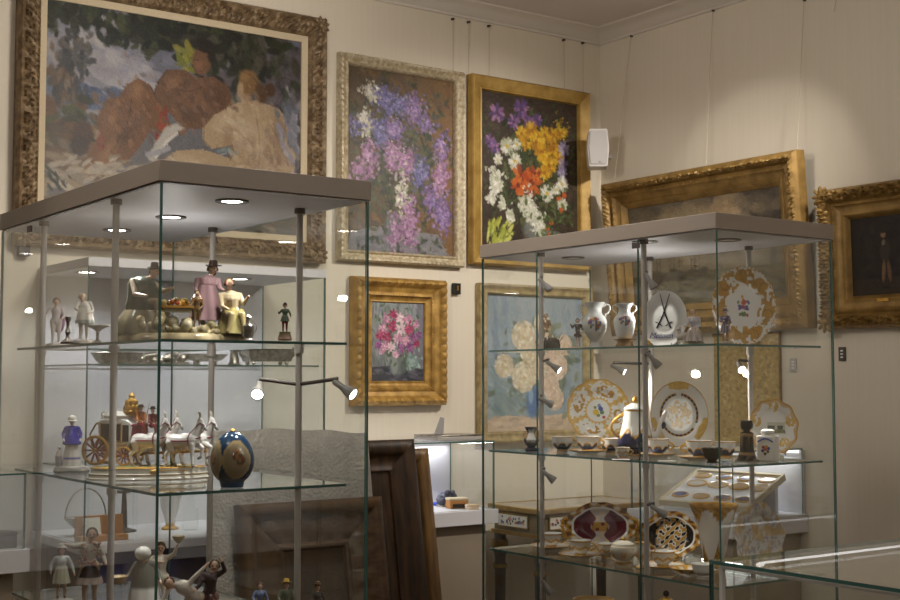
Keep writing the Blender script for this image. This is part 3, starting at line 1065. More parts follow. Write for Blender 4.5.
def picture(name, label, cat, x0, x1, z0, z1, prof, material, relief=None, canvas=None, wall='back', lean=0.0, seg=.012, step=None, gain=1.0, liner=None, corners=None, at=0.0, y_at=None, depth=.008):
    """hang a picture on a wall; x0..x1 is measured along the wall"""
    w, h = abs(x1 - x0), z1 - z0
    if wall == 'back':
        loc = ((x0 + x1) / 2, WY - .004, z0)
        r = 0.0
    else:
        loc = (WX - .004, (x0 + x1) / 2, z0)
        r = -PI / 2
    t = thing(name, label, cat, loc, 0)
    t.rotation_euler = (lean, 0, r)
    hub = (0, 0, h / 2)
    o = moulding('frame', t, w, h, prof, material, relief, seg, step)
    o.location = hub
    inn = max(p[0] for p in prof)
    if liner:
        lw, lm, ly = liner
        q = moulding('liner', t, w - 2 * inn + .004, h - 2 * inn + .004, [(0, .002), (0, ly), (lw, ly - .006), (lw, .002)], lm)
        q.location = hub
        inn += lw - .002
    if canvas:
        q = canvas.mesh('canvas', t, -depth, gain)
        q.location = hub
        q.scale = ((w - 2 * inn + .006) / canvas.w, 1, (h - 2 * inn + .006) / canvas.h)
    else:
        q = None
    back = MB().bb((-w / 2 + .012, -.006, .012), (w / 2 - .012, 0, h - .012)).build('backing', 'dark_rebate', t)
    if corners:
        corner_leaves('corner_ornament', o, w, h, *corners)
    return t


nude = picture('painting', 'large wide oil painting of reclining bathers under trees, in carved brown frame', 'painting', 1.438, 2.74, 1.99, 3.035,
               [(0, 0), (0, .04), (.01, .05), (.018, .048), (.024, .042), (.042, .05), (.062, .044), (.07, .04), (.076, .042), (.084, .032), (.086, .012)], 'frame_bronze',
               both(scrolls(.02, .066, .017, .05), beads(.068, .084, .008, .02), leafband(0.003, .018, .007, .045)), nude_canvas(), seg=.0055, step=.0055, liner=(.027, 'linen', .026), corners=(.04, .052, 'frame_bronze', .036), depth=.012)
lilac = picture('painting', 'oil painting of purple and white lilac branches on brown ground, in silvery frame', 'painting', 2.81, 3.472, 2.01, 2.91,
                [(0, 0), (0, .028), (.006, .038), (.015, .04), (.021, .032), (.034, .026), (.04, .031), (.047, .026), (.05, .01)], 'frame_silver',
                both(leafband(.001, .017, .007, .024), beads(.035, .048, .006, .014)), lilac_canvas(), seg=.006, step=.006)
bouquet = picture('painting', 'oil painting of a mixed bouquet with orange lilies and yellow flowers, in flat gold frame', 'painting', 3.512, 4.236, 2.03, 2.912,
                  [(0, 0), (0, .036), (.008, .044), (.016, .04), (.05, .032), (.056, .026), (.062, .028), (.066, .01)], 'frame_gold_flat', None, bouquet_canvas())
rose = picture('painting', 'small oil painting of pink flowers in a vase, in broad stepped gold frame', 'painting', 2.88, 3.368, 1.388, 1.946,
               [(0, 0), (0, .03), (.01, .05), (.022, .056), (.034, .05), (.042, .036), (.062, .03), (.066, .034), (.078, .034), (.082, .024), (.098, .016), (.104, .018), (.108, .01)], 'frame_gold',
               both(leafband(.004, .034, .011, .036), beads(.064, .08, .006, .014)), rose_canvas(), seg=.005, step=.006)
peony = picture('painting', 'pale blue oil painting of cream peonies in a blue vase, in narrow gold frame', 'painting', 3.56, 4.25, 1.21, 1.946,
                [(0, 0), (0, .034), (.01, .04), (.016, .03), (.036, .026), (.042, .03), (.048, .024), (.052, .01)], 'frame_cream', None, peony_canvas())
sea = picture('painting', 'wide brown seascape painting with sailing ships, leaning forward in gold frame', 'painting', 4.64, 3.458, 1.715, 2.452,
              [(0, 0), (0, .05), (.014, .066), (.028, .07), (.04, .06), (.048, .044), (.07, .05), (.078, .04), (.1, .03), (.106, .034), (.118, .026), (.134, .012)], 'frame_old_gold',
              both(scrolls(.014, .046, .012, .03), leafband(.05, .074, .005, .03)), sea_canvas(), 'right', lean=.085, seg=.006, step=.007)
dark = picture('painting', 'dark painting of two standing figures, in heavily carved old gold frame', 'painting', 3.395, 2.825, 1.705, 2.272,
               [(0, 0), (0, .04), (.012, .06), (.03, .066), (.05, .056), (.06, .04), (.072, .046), (.08, .036), (.1, .03), (.112, .034), (.118, .03), (.13, .01)], 'frame_old_gold',
               both(scrolls(.004, .056, .022, .042), beads(.06, .074, .005, .014)), dark_canvas(), 'right', lean=.03, seg=.005, step=.0055, corners=(.045, .06, 'frame_old_gold', .03))
MB().box((0, -.034, .108), (.05, .003, .012)).build('name_plate', 'gold', dark)

# gold patterned panel hanging lower on the right wall


def brocade():
    c = Canvas(.37, .52, 260, (176, 150, 88), 21)
    c.scat(700, .5, .5, .5, .5, .03, [(150, 124, 66), (196, 172, 112), (130, 106, 56), (186, 160, 96), (166, 142, 92)], .7, None, .5, False)
    for u in (.2, .5, .8):
        for k in range(16):
            v = k / 15
            c.dab(u + .06 * math.sin(k * 1.3), v, .05, .02, math.sin(k) * 1.3, (206, 184, 128), .6)
            c.dab(u - .07 * math.sin(k * 1.1), v, .04, .015, math.cos(k) * 1.3, (120, 98, 52), .6)
    return c


pn = thing('textile_hanging', 'gold patterned textile panel hanging on the wall behind the plates', 'textile panel', (WX - .004, 3.83, 1.222), -PI / 2)
q = brocade().mesh('fabric', pn, -.016, 1.0, 'painted_matte')
q.location = (0, 0, .235)
q.scale = (.98, 1, .9)
MB().bb((-.185, -.014, 0), (.185, 0, .47)).build('board', 'frame_old_gold', pn)
MB().tube([(-.19, -.012, .475), (.19, -.012, .475)], .008).build('hanging_rod', 'gilt_dull', pn)

# picture wires from the rail under the cornice
wires = [('back', 453, 18, 86, 'fifth picture wire from the room corner, ending above the lilac painting'), ('back', 468.7, 21, 90, 'fourth picture wire from the room corner, ending by the bouquet frame edge'),
         ('back', 489, 25, 92, 'third picture wire from the room corner, above the bouquet painting'), ('back', 564, 39, 94, 'second picture wire from the room corner, above the bouquet painting'), ('back', 583, 42, 96, 'picture wire closest to the room corner above the bouquet painting')]
for wl, px, py, pyb, lb in wires:
    a = on(px, py + 1, 1, WY - .012)
    z1 = 2.915
    t = thing('picture_wire', lb, 'wire', (a[0], a[1], z1), 0, 'thin steel picture wires')
    MB().tube([(0, 0, 0), (0, 0, a[2] - z1)], .0012, 6).build('wire', 'wire', t)
    MB().box((0, .002, a[2] - z1), (.009, .016, .009)).build('peg', 'steel_dark', t)
for (px, py), (qx, qy), lb in (((631, 36), (613.7, 187), 'slanting picture wire by the room corner holding the seascape'), ((712.7, 9), (705.7, 168.6), 'picture wire running down to the middle of the seascape frame'), ((804, 0), (797, 152), 'picture wire running down to the outer top corner of the seascape frame'), ((838, -10), (834, 12), 'short picture wire in the ceiling corner above the dark painting')):
    a = on(px, py, 0, WX - .01)
    b_ = on(qx, qy, 0, WX - .06 if qy > 100 else WX - .01)
    a[2] = min(a[2], CZ - .054)
    t = thing('picture_wire', lb, 'wire', tuple(b_), 0, 'thin steel picture wires')
    MB().tube([(0, 0, 0), tuple(a - b_)], .0013, 6).build('wire', 'wire', t)
    MB().box(tuple(a - b_ + np.array([.003, 0, 0])), (.012, .009, .009)).build('peg', 'steel_dark', t)

# loudspeaker beside the bouquet painting
p = on(600, 160, 1, WY - .13)
sp = thing('loudspeaker', 'small light grey loudspeaker high on the wall in the room corner', 'loudspeaker', (4.142, 4.575, 2.6), -.66)
b = MB()
pr = [(-.046, -.088), (-.04, -.094), (.04, -.094), (.046, -.088), (.054, 0), (.046, .088), (.04, .094), (-.04, .094), (-.046, .088), (-.054, 0)]
b.prism([(x * .97, z * .97) for x, z in pr], -.05, .07)
b.build('cabinet', 'plastic_white', sp, bevel=.006)
g = MB()
g.prism([(x * .84, z * .86) for x, z in pr], -.056, -.049)
g.build('grille', 'plastic_grey', sp, bevel=.003)
MB().box((.008, -.057, -.07), (.016, .003, .007)).build('badge', 'silver', sp)
MB().tube([(0, .06, 0), (.01, .09, 0), tuple(rz(.66) @ Vector((4.338 - 4.142, 4.70 - 4.575, 0)))], .012, 10).build('bracket', 'plastic_grey', sp)

# small labels on the walls
t = tag(MB().bb((-.018, -.02, -.025), (.018, 0, .025)).build('label_sign', 'black_plastic'), 'small black label box on the wall between rose and peony paintings', 'label')
t.location = (*on(455, 289, 1, WY - .002)[:2], on(455, 289, 1, WY)[2])
MB().box((.001, -.0205, .003), (.008, .001, .022)).build('marking', 'gold', t)
t = tag(MB().bb((-.02, -.03, -.02), (.02, 0, .02)).build('label_sign', 'black_plastic'), 'small black box on the wall below the corner of the bathers painting', 'label')
a = on(22, 251, 1, WY)
t.location = (a[0], WY - .002, a[2])
for px, py, lb, m_ in ((843, 354, 'small grey label plate below the dark painting', 'steel_dark'), (794, 365, 'small pale label plate beside the gold textile panel', 'plastic_grey')):
    a = on(px, py, 0, WX)
    t = tag(MB().bb((-.006, -.016, -.028), (0, .016, .028)).build('label_sign', m_), lb, 'label')
    t.location = (WX - .002, a[1], a[2])
    for k in (-1, 0, 1):
        MB().box((-.0066, 0, k * .013), (.001, .012, .006)).build('marking', 'paper', t)

# ================================================================== the two tall glass display cabinets
SH = (1.584, 1.27, .95, .62)          # shelf tops
SHR = (1.598, 1.27, .95, .62)


def pane(name, a, b, parent):
    """a sheet of glass: clear faces, green cut edges"""
    a, b = Vector(a), Vector(b)
    d = b - a
    thin = min(range(3), key=lambda i: abs(d[i]))
    m = MB().bb(a, b)
    mi = []
    for f in m.f:
        vs = [Vector(m.v[i]) for i in f]
        n = (vs[1] - vs[0]).cross(vs[2] - vs[0])
        mi.append(0 if max(range(3), key=lambda i: abs(n[i])) == thin else 1)
    m.m = mi
    return m.build(name, [GLASS, EDGE], parent)


def lamp(kind, loc, target, W, color=(1, .86, .68), size=60, blend=.5, soft=.03, shape=None, sx=.1, sy=.1):
    ld = bpy.data.lights.new('lamp', kind)
    ld.energy = W
    ld.color = color
    if kind == 'SPOT':
        ld.spot_size = math.radians(size)
        ld.spot_blend = blend
        ld.shadow_soft_size = soft
    elif kind == 'AREA':
        ld.shape = 'RECTANGLE'
        ld.size = sx
        ld.size_y = sy
    else:
        ld.shadow_soft_size = soft
    o = bpy.data.objects.new('lamp', ld)
    COL.objects.link(o)
    o.location = loc
    if target is not None:
        o.rotation_euler = (Vector(target) - Vector(loc)).to_track_quat('-Z', 'Y').to_euler()
    return o


def spot_head(parent, at, aim, lit, stem=None, size=1.0, watts=2.0):
    """a small pole-mounted spotlight: bracket, head, lens"""
    at, aim = Vector(at), Vector(aim).normalized()
    b = MB()
    r = .012 * size
    up = Vector((0, 0, 1)) if abs(aim.z) < .95 else Vector((1, 0, 0))
    a = aim.cross(up).normalized()
    R = Matrix((a, aim.cross(a) * -1, aim)).transposed()
    b.lathe([(r * .6, -.055 * size), (r * .8, -.05 * size), (r * .8, -.022 * size), (r * 1.1, -.012 * size), (r * 1.55, .012 * size), (r * 1.6, .02 * size), (r * 1.35, .021 * size), (r * 1.3, .014 * size), (0, .013 * size)], 18, at, rot=R)
    h = b.build('spotlight', 'spot_grey', parent)
    if lit:
        w_ = Vector(parent.location) + at + aim * .03
        lamp('SPOT', w_, w_ + aim, watts, (1, .93, .82), 100, .9, .01)
    if stem is not None:
        MB().tube([stem, at - aim * .04 * size + Vector((0, 0, .012)), at - aim * .045 * size], .0045, 8).build('bracket', 'steel_dark', h)
    MB().lathe([(0, .015 * size), (r * 1.32, .0152 * size), (r * 1.32, .0185 * size), (0, .0186 * size)], 18, at, rot=R).build('lens', 'led_spot' if lit else 'spot_grey', h)
    return h


def cabinet(label, x0, x1, y0, y1, joints, shelf_x1, shelf_dy, poles, downs, lit, SH):
    t = thing('display_cabinet', label, 'display cabinet', ((x0 + x1) / 2, (y0 + y1) / 2, 0))
    o = Vector((t.location))
    L = lambda x, y, z: (x - o.x, y - o.y, z)
    MB().bb(L(x0, y0, 0), L(x1, y1, .1)).build('plinth', 'lid_grey', t, bevel=.002)
    MB().bb(L(x0, y0, 1.906), L(x1, y1, 1.95)).build('lid', 'lid_grey', t, bevel=.0015)
    MB().bb(L(x0 + .006, y0 + .006, 1.9035), L(x1 - .006, y1 - .006, 1.9058)).build('lid_bounce_tint', 'case_white', t)  # added pale sheet: bounced light put into the colour of the lid underside
    g = .0055
    zb, zt = .1, 1.9032
    e = .004
    cuts = [y0 + e] + joints + [y1 - e]
    for a, b in zip(cuts[:-1], cuts[1:]):
        pane('glass_panel', L(x0 + e, a + .0008, zb), L(x0 + e + g, b - .0008, zt), t)
    pane('glass_panel', L(x1 - e - g, y0 + e, zb), L(x1 - e, y1 - e, zt), t)
    pane('glass_panel', L(x0 + e + g + .0005, y0 + e, zb), L(x1 - e - g - .0005, y0 + e + g, zt), t)
    pane('glass_panel', L(x0 + e + g + .0005, y1 - e - g, zb), L(x1 - e - g - .0005, y1 - e, zt), t)
    for i, z in enumerate(SH):
        sh = pane('shelf', L(x0 + e + g + .004, y0 + shelf_dy[0], z - .006), L(shelf_x1, y1 - shelf_dy[1], z), t)
    for (x, y) in poles:
        m = MB()
        m.lathe([(.0078, .1), (.0078, 1.9032)], 14, L(x, y, 0))
        p = m.build('pole', 'steel', t)
        for z in SH:
            MB().lathe([(.0115, z - .022), (.0115, z - .007)], 12, L(x, y, 0)).build('shelf_clamp', 'steel', p)
        MB().lathe([(.013, 1.891), (.013, 1.903)], 12, L(x, y, 0)).build('pole_cap', 'steel_dark', p)
    for (x, y) in downs:
        d = MB().lathe([(.023, 1.9033), (.037, 1.9033), (.0385, 1.9013), (.037, 1.8998), (.025, 1.9003), (.022, 1.9033)], 32, L(x, y, 0), ends=False).build('downlight', 'steel_dark', t)
        MB().lathe([(0, 1.9026), (.0225, 1.9026), (.0225, 1.9013), (0, 1.9013)], 28, L(x, y, 0)).build('lens', 'led_lens' if lit else 'lens_off', d)
        if lit:
            ld = bpy.data.lights.new('downlight_lamp', 'SPOT')
            ld.energy = LIT_DOWN
            ld.color = (1, .93, .84)
            ld.spot_size = 1.5
            ld.spot_blend = .6
            ld.shadow_soft_size = .02
            lo = bpy.data.objects.new('downlight_lamp', ld)
            COL.objects.link(lo)
            lo.location = (x, y, 1.897)
    # door lock and hinge clips
    for z in (.25, 1.885):
        MB().box(L(x0 - .001, joints[0] if joints else y1 - .26, z), (.004, .03, .016)).build('hinge', 'steel_dark', t)
    return t, L


LIT_DOWN = 4.0
LX0, LX1, LY0, LY1 = 1.043, 1.553, 2.475, 3.56
RX0, RX1, RY0, RY1 = 2.589, 3.083, 2.392, 3.445
a1 = on(232, 200, 2, 1.905)
a2 = on(171, 216, 2, 1.905)
a3 = on(117, 229, 2, 1.905)
PY = lambda px, x: float(on(px, 380, 0, x)[1])
LPOLES = [(1.068, PY(113.5, 1.068)), (1.068, 3.265), (1.478, 2.672), (1.478, 3.145)]
cabL, LL = cabinet('tall glass cabinet with lit grey lid holding porcelain coach and figurines', LX0, LX1, LY0, LY1, [], 1.502, (.02, .13), LPOLES,
                   [tuple(a1[:2]), tuple(a2[:2]), tuple(a3[:2])], True, SH)
RPOLES = [(2.618, PY(541.5, 2.618)), (2.618, PY(645, 2.618)), (3.002, PY(750.5, 3.002)), (3.002, PY(651, 3.002))]
b1 = on(728, 239, 2, 1.905)
b2 = on(645, 241, 2, 1.905)
b3 = on(573, 257, 2, 1.905)
cabR, LR = cabinet('tall glass cabinet with grey lid holding white and gold tableware and plates', RX0, RX1, RY0, RY1, [PY(637.5, RX0), PY(535.5, RX0)], 3.04, (.02, .03), RPOLES,
                   [tuple(b1[:2]), tuple(b2[:2]), tuple(b3[:2])], False, SHR)
# spotlights on the poles
p = LPOLES[2]
for dpx, zz, q in ((-44, 391, 1), (46, 391, -1)):
    a = col(302 + dpx, 2.98, 0)
    c = on(302 + dpx, zz, 1, a[1])
    spot_head(cabL, LL(c[0], c[1], c[2]), (-.45 * q - .05, -.75, -.5), True, LL(p[0], p[1], c[2] + .015), .8)
for pi, px, py, aimx, lit in ((0, 547, 287, (.5, -.5, -.75), False), (0, 556, 368, (.45, -.72, -.55), True), (0, 549, 403, (.75, -.5, -.45), False), (0, 551, 478, (.6, -.5, -.65), False), (0, 549, 590, (.5, -.4, -.9), False),
                             (1, 652, 284, (.3, -.4, -.8), False), (1, 656, 363, (.5, -.4, -.75), False), (1, 662, 513, (.6, -.5, -.5), False), (2, 741, 368, (-.5, -.75, -.45), True), (3, 621, 370, (.5, -.75, -.45), True)):
    pp = RPOLES[pi]
    dd = pp[0] * FH[0] + pp[1] * FH[1] - .03
    c = on(px, py, 1, col(px, dd, 0)[1])
    spot_head(cabR, LR(c[0], c[1], c[2]), aimx, lit, LR(pp[0], pp[1], c[2] + .02), .68, 9.0)

# ================================================================== tableware helpers
GOLDC, COB, PORC, CREAM = rgb(208, 160, 76), rgb(20, 22, 62), rgb(240, 238, 234), rgb(228, 222, 208)
GOLD_D = rgb(150, 108, 44)


def mixc(a, b, k):
    return tuple(x * (1 - k) + y * k for x, y in zip(a, b))


def hsh(a, b):
    return (math.sin(a * 127.1 + b * 311.7) * 43758.5453) % 1.0


def vnoise(x, y):
    i, j = math.floor(x), math.floor(y)
    u, v = x - i, y - j
    u, v = u * u * (3 - 2 * u), v * v * (3 - 2 * v)
    return (hsh(i, j) * (1 - u) + hsh(i + 1, j) * u) * (1 - v) + (hsh(i, j + 1) * (1 - u) + hsh(i + 1, j + 1) * u) * v


def plate_part(parent, r, fn, sx=1.0, sz=1.0, depth=.014, tilt=.2, n=96, m=26, wob=None, name='plate', z=0.0, material='painted_porcelain'):
    """a plate standing on its rim, leaning back; fn(radius, angle, x, y) gives the painted colour"""
    R = rx(-PI / 2 - tilt) @ Matrix.Identity(3)
    b = MB()
    prof = [(0, 0), (.5, 0), (.62, .1), (.72, .55), (.85, .8), (1, 1)]

    def hgt(q):
        for (r0, h0), (r1, h1) in zip(prof[:-1], prof[1:]):
            if q <= r1:
                return h0 + (h1 - h0) * (q - r0) / (r1 - r0)
        return 1
    vs, cs = [], []
    for i in range(m + 1):
        q = i / m
        for j in range(n):
            t = 2 * PI * j / n
            w = 1 + (wob(t) * q if wob else 0)
            x, y = r * q * w * math.cos(t) * sx, r * q * w * math.sin(t) * sz
            vs.append((x, -hgt(q) * depth, y))
            cs.append(fn(q, t, q * math.cos(t), q * math.sin(t)))
    for i in range(m, -1, -4):
        q = i / m
        for j in range(n):
            t = 2 * PI * j / n
            w = 1 + (wob(t) * q if wob else 0)
            vs.append((r * q * w * math.cos(t) * sx, -hgt(q) * depth + .004, r * q * w * math.sin(t) * sz))
            cs.append(PORC)
    rows = m + 1 + len(range(m, -1, -4))
    fs = [(i * n + j, i * n + (j + 1) % n, (i + 1) * n + (j + 1) % n, (i + 1) * n + j) for i in range(rows - 1) for j in range(n)]
    T = rx(-tilt)
    h = r * sz * (1 + (max(wob(-PI / 2), 0) if wob else 0))
    vs = [T @ (Vector(v) + Vector((0, 0, h))) + Vector((0, 0, z)) for v in vs]
    b.add(vs, fs, cols=cs)
    return b.build(name, material, parent)


def stand_part(parent, h, w, tilt=.2, m_='steel_dark', z=0.0):
    """a small wire easel behind a plate"""
    b = MB()
    for k in (-1, 1):
        b.tube([(k * w * .3, -.022, .012), (k * w * .3, -.022, .002), (k * w * .3, .012, .002), (k * w * .22, .014 + h * math.sin(tilt) * .6, h * .6)], .0016, 6)
        b.tube([(k * w * .22, .014 + h * math.sin(tilt) * .6, h * .6), (k * w * .25, .03 + h * .35, .002)], .0016, 6)
    b.tube([(-w * .22, .014 + h * math.sin(tilt) * .6, h * .6), (w * .22, .014 + h * math.sin(tilt) * .6, h * .6)], .0016, 6)
    o = b.build('plate_stand', m_, parent)
    if z:
        MB().box((0, .004, z / 2), (w * .5, .04, z)).build('stand_block', 'porcelain_cream', o)
        o.data.transform(Matrix.Translation((0, 0, z)))
    return o


def cup_colour(style):
    def f(t, i, r, z):
        s = abs((t * 6 / (2 * PI)) % 1 - .5) * 2
        if style == 'cobalt':
            if i > .93:
                return GOLDC
            k = .36 + .24 * (1 - s * s)
            if .14 < i < k - .05:
                return COB
            if i < k + .02:
                return GOLDC
            return PORC
        if style == 'gold':
            if i > .9:
                return GOLDC
            k = .4 + .2 * s
            if abs(i - k) < .09 or i < .12:
                return GOLDC
            return CREAM
        if style == 'dark':
            return mixc(rgb(40, 34, 30), rgb(86, 70, 44), hsh(round(t * 5), round(i * 6)) * .8)
        return PORC
    return f


def cup_parts(t, r, h, style, saucer=False, handle=1, foot=True):
    b = MB()
    z0 = .012 if saucer else 0
    pr = [(r * .5, 0), (r * .52, h * .06), (r * .42, h * .12), (r * .6, h * .2), (r * .8, h * .36), (r * .9, h * .6), (r * .94, h * .8), (r, h)]
    rs = []
    for (r0, h0), (r1, h1) in zip(pr[:-1], pr[1:]):
        rs += [(r0 + (r1 - r0) * q / 5, h0 + (h1 - h0) * q / 5) for q in range(5)]
    rs.append(pr[-1])
    no = len(rs)
    rs += [(r * .96, h * .995), (r * .88, h * .8), (r * .7, h * .36), (0, h * .24)]
    m_ = len(rs) - 1
    b.lathe([(a, z + z0) for a, z in rs], 72, fn=lambda tt, i, rr, z: cup_colour(style)(tt, min(1, max(0, (z - z0) / h)), rr, z) if i * m_ < no - .5 else PORC)
    b.build('bowl', 'painted_porcelain', t)
    if handle:
        MB().tube([(handle * (r * .86 + .55 * r * math.sin(PI * k / 8)), 0, z0 + h * (.3 + .55 * k / 8)) for k in range(9)], r * .08, 8).build('handle', 'gilt_paint', t)


def saucer_thing(loc, r, label, group, style='cobalt'):
    t = thing('saucer', label, 'saucer', loc, face(loc), group)
    PLACED.append((t, loc[2]))
    b = MB()
    b.lathe([(r * .5, 0), (r * .55, .003), (r * .8, .006), (r, .012), (r * .98, .0135), (r * .78, .0085), (r * .5, .006), (0, .006)], 40, fn=lambda tt, i, rr, z: GOLDC if rr > r * .93 else (COB if style == 'cobalt' and rr > r * .8 and abs((tt * 3 / PI) % 1 - .5) < .28 else PORC))
    o = b.build('dish', 'painted_porcelain', t)
    return t


PLACED = []


def cup(px, d, sz, r, h, style, label, group=None, handle=1, saucer=False, sr=None):
    loc = col(px, d, SHR[sz])
    if saucer:
        saucer_thing(loc, sr or r * 1.75, label[0], 'saucers in the glass cabinet', style)
        loc = (loc[0], loc[1], loc[2] + .0074)
        label = label[1]
    t = thing('cup', label, 'cup', loc, face(loc), group)
    if not saucer:
        PLACED.append((t, loc[2]))
    cup_parts(t, r, h, style, False, handle)
    return t

# ================================================================== right cabinet, top shelf
def place(px, d, shelf, name, label, cat, group=None, turn=0.0, SH=SHR):
    loc = col(px, d, SH[shelf])
    t = thing(name, label, cat, loc, face(loc) + turn, group)
    PLACED.append((t, loc[2]))
    return t


BRN, DKB, BLK, GRN, MAU, BLU = rgb(92, 62, 40), rgb(52, 36, 28), rgb(26, 22, 22), rgb(80, 100, 70), rgb(176, 150, 160), rgb(60, 70, 150)

# flower seller on a rock
t = place(549, 4.12, 0, 'porcelain_figurine', 'porcelain figurine in beige dress on a dark leafy rock, nearest the peony painting', 'figurine', 'porcelain figurines on the top glass shelf')
H = .12
rock(t, H, .25, .3, (66, 56, 44), 1.1, .8, seed=3, flowers=14)
b = MB()
for i in range(16):
    u = random.uniform(-.28, .3)
    b.tube([(u * H, random.uniform(-.1, .1) * H, .2 * H), ((u * 1.25 + .05) * H, random.uniform(-.1, .1) * H, random.uniform(.32, .5) * H)], [.012 * H, .003 * H], 5, colr=rgb(50, 60, 40))
b.build('twigs', 'painted_porcelain', t)
caps_obj('body', person(H * .82, top=rgb(190, 160, 130), low=rgb(200, 176, 140), pelvis=(0, .02, .34), chest=(-.02, -.03, .55), head=(-.03, -.07, .76), off=(-.06, 0, .3),
                        arms=(((-.17, -.04, .44), (-.1, -.16, .34)), ((.15, -.04, .42), (.1, -.16, .3))), legs=(((-.08, -.2, .3), (-.1, -.2, .06)), ((.1, -.2, .28), (.12, -.22, .04)))), H / 85, t)
hair(t, H * .82, (-.03, -.07, .76), BRN, (-.06, 0, .3))

# small gentleman in dark coat
t = place(578, 4.02, 0, 'porcelain_figurine', 'small porcelain gentleman in a dark coat and pale breeches with raised arm', 'figurine', 'porcelain figurines on the top glass shelf')
H = .092
rock(t, H, .2, .07, (214, 200, 176), seed=5, flowers=3)
hd = (0, -.01, .93)
caps_obj('body', person(H * .95, top=rgb(52, 46, 44), low=rgb(220, 200, 190), shoe=BLK, off=(0, 0, .05), arms=(((-.19, -.02, .68), (-.26, -.06, .84)), ((.18, 0, .63), (.1, -.12, .6)))), H / 85, t)
dress(t, H * .95, lambda tt, i, r, z: rgb(52, 46, 44), .36, .58, .15, .09, (0, .02, .05), 'coat_skirt')
hair(t, H * .95, hd, DKB, (0, 0, .05))


def floral(t, i, r, z, turn=-PI / 2, c=(.5, .0)):
    a = ((t - turn + PI) % (2 * PI)) - PI
    if abs(a) < .6 and .34 < i < .6:
        q = hsh(round(a * 6.5), round(i * 24))
        if (a / .6) ** 2 + ((i - .47) / .13) ** 2 < 1 and q > .35:
            return [rgb(190, 60, 50), rgb(96, 60, 130), rgb(220, 170, 60), rgb(80, 110, 70), rgb(60, 80, 160)][int(hsh(round(i * 24), round(a * 6.5)) * 5)]
    return None


def vase_thing(px, d, label, H, stand):
    t = place(px, d, 0, 'handled_vase', label, 'vase')
    z0 = 0.0
    if stand:
        b = MB()
        b.lathe([(.0, 0), (H * .27, 0), (H * .28, H * .02), (H * .2, H * .05), (H * .17, H * .12), (H * .2, H * .17), (H * .26, H * .2), (0, H * .2)], 8, fn=lambda tt, i, r, z: mixc(rgb(180, 140, 80), rgb(120, 90, 50), hsh(round(tt * 3), round(i * 9))))
        b.build('gilt_foot', 'painted_porcelain', t)
        z0 = H * .2
        h = H * .8
        pr = [(.1, 0), (.18, .02), (.24, .12), (.285, .32), (.3, .5), (.27, .62), (.19, .7), (.16, .76), (.16, .84), (.2, .92), (.25, .98), (.24, 1.0), (.2, .97), (.14, .84), (0, .8)]
    else:
        h = H
        pr = [(.17, 0), (.18, .02), (.13, .06), (.08, .13), (.09, .18), (.15, .24), (.24, .36), (.27, .5), (.265, .6), (.23, .68), (.17, .74), (.155, .8), (.16, .88), (.2, .95), (.23, .99), (.22, 1.0), (.19, .98), (.13, .86), (0, .82)]
    b = MB()

    def fn(tt, i, r, z):
        k = floral(tt, (z - z0) / h * (.95 if stand else .9), r, z)
        if k and r > .2 * h:
            return k
        return mixc(PORC, rgb(196, 186, 170), .6) if (z - z0) / h < .02 else rgb(220, 222, 220)
    rs = []
    for (r0, h0), (r1, h1) in zip(pr[:-1], pr[1:]):
        k = max(1, int(abs(h1 - h0) / .025))
        rs += [(r0 + (r1 - r0) * q / k, h0 + (h1 - h0) * q / k) for q in range(k)]
    rs.append(pr[-1])
    b.lathe([(r * h, z * h + z0) for r, z in rs], 72, fn=fn)
    b.build('body', 'painted_porcelain', t)
    for k in (-1, 1):
        pts = [(.17, .9), (.25, .96), (.32, .93), (.33, .84), (.28, .76), (.22, .74), (.24, .68)]
        MB().tube([(k * x * h, 0, z * h + z0) for x, z in pts], [.018 * h] * 7, 8).build('handle', 'porcelain', t)
    return t


vase_thing(595, 4.1, 'white handled porcelain vase painted with flowers, on its own round pedestal foot', .148, False)
vase_thing(625, 4.02, 'white handled porcelain vase painted with flowers, raised on a gilt foot', .14, True)
t = place(648, 4.02, 0, 'gilt_box', 'low gilt box beside the flower painted vases', 'box')
MB().box((0, 0, .012), (.03, .035, .022)).build('case', 'gilt_dull', t, bevel=.002)
MB().box((0, 0, .0255), (.032, .037, .005)).build('lid', 'gilt_dull', t, bevel=.001)

# the factory plate with crossed swords
t = place(664, 3.92, 0, 'display_plate', 'white oval plate marked with blue crossed swords and handwriting', 'plate', turn=-.25)
TL = .16
plate_part(t, .088, lambda q, a, x, y: PORC, sx=.78, sz=1.0, tilt=TL, depth=.0035)
stand_part(t, .12, .1, TL)
b = MB()
for k in (-1, 1):
    T = lambda x, z: (k * x, -.0025 - 0.0 + (z - .0) * math.tan(TL) - .0035, z)
    b.tube([T(-.022, .058), T(-.004, .098), T(.015, .164)], [.0024, .0022, .001], 6)
    b.tube([T(-.026, .078), T(-.016, .073), T(-.006, .066)], .0016, 6)
b.build('crossed_swords', 'cobalt', t)
cu = bpy.data.curves.new('lettering', 'FONT')
cu.body = 'Meissen'
cu.size = .0245
cu.shear = .35
cu.extrude = .0004
cu.align_x = 'CENTER'
cu.space_character = .92
to = bpy.data.objects.new('t', cu)
COL.objects.link(to)
dg = bpy.context.evaluated_depsgraph_get()
me = bpy.data.meshes.new_from_object(to.evaluated_get(dg))
bpy.data.objects.remove(to)
me.materials.clear()
me.materials.append(M['cobalt_bright'])
lo = new_obj('lettering', me, t)
lo.location = (-.008, .0285 * math.tan(TL) - .0068, .0285)
lo.rotation_euler = (PI / 2 - TL, 0, 0)

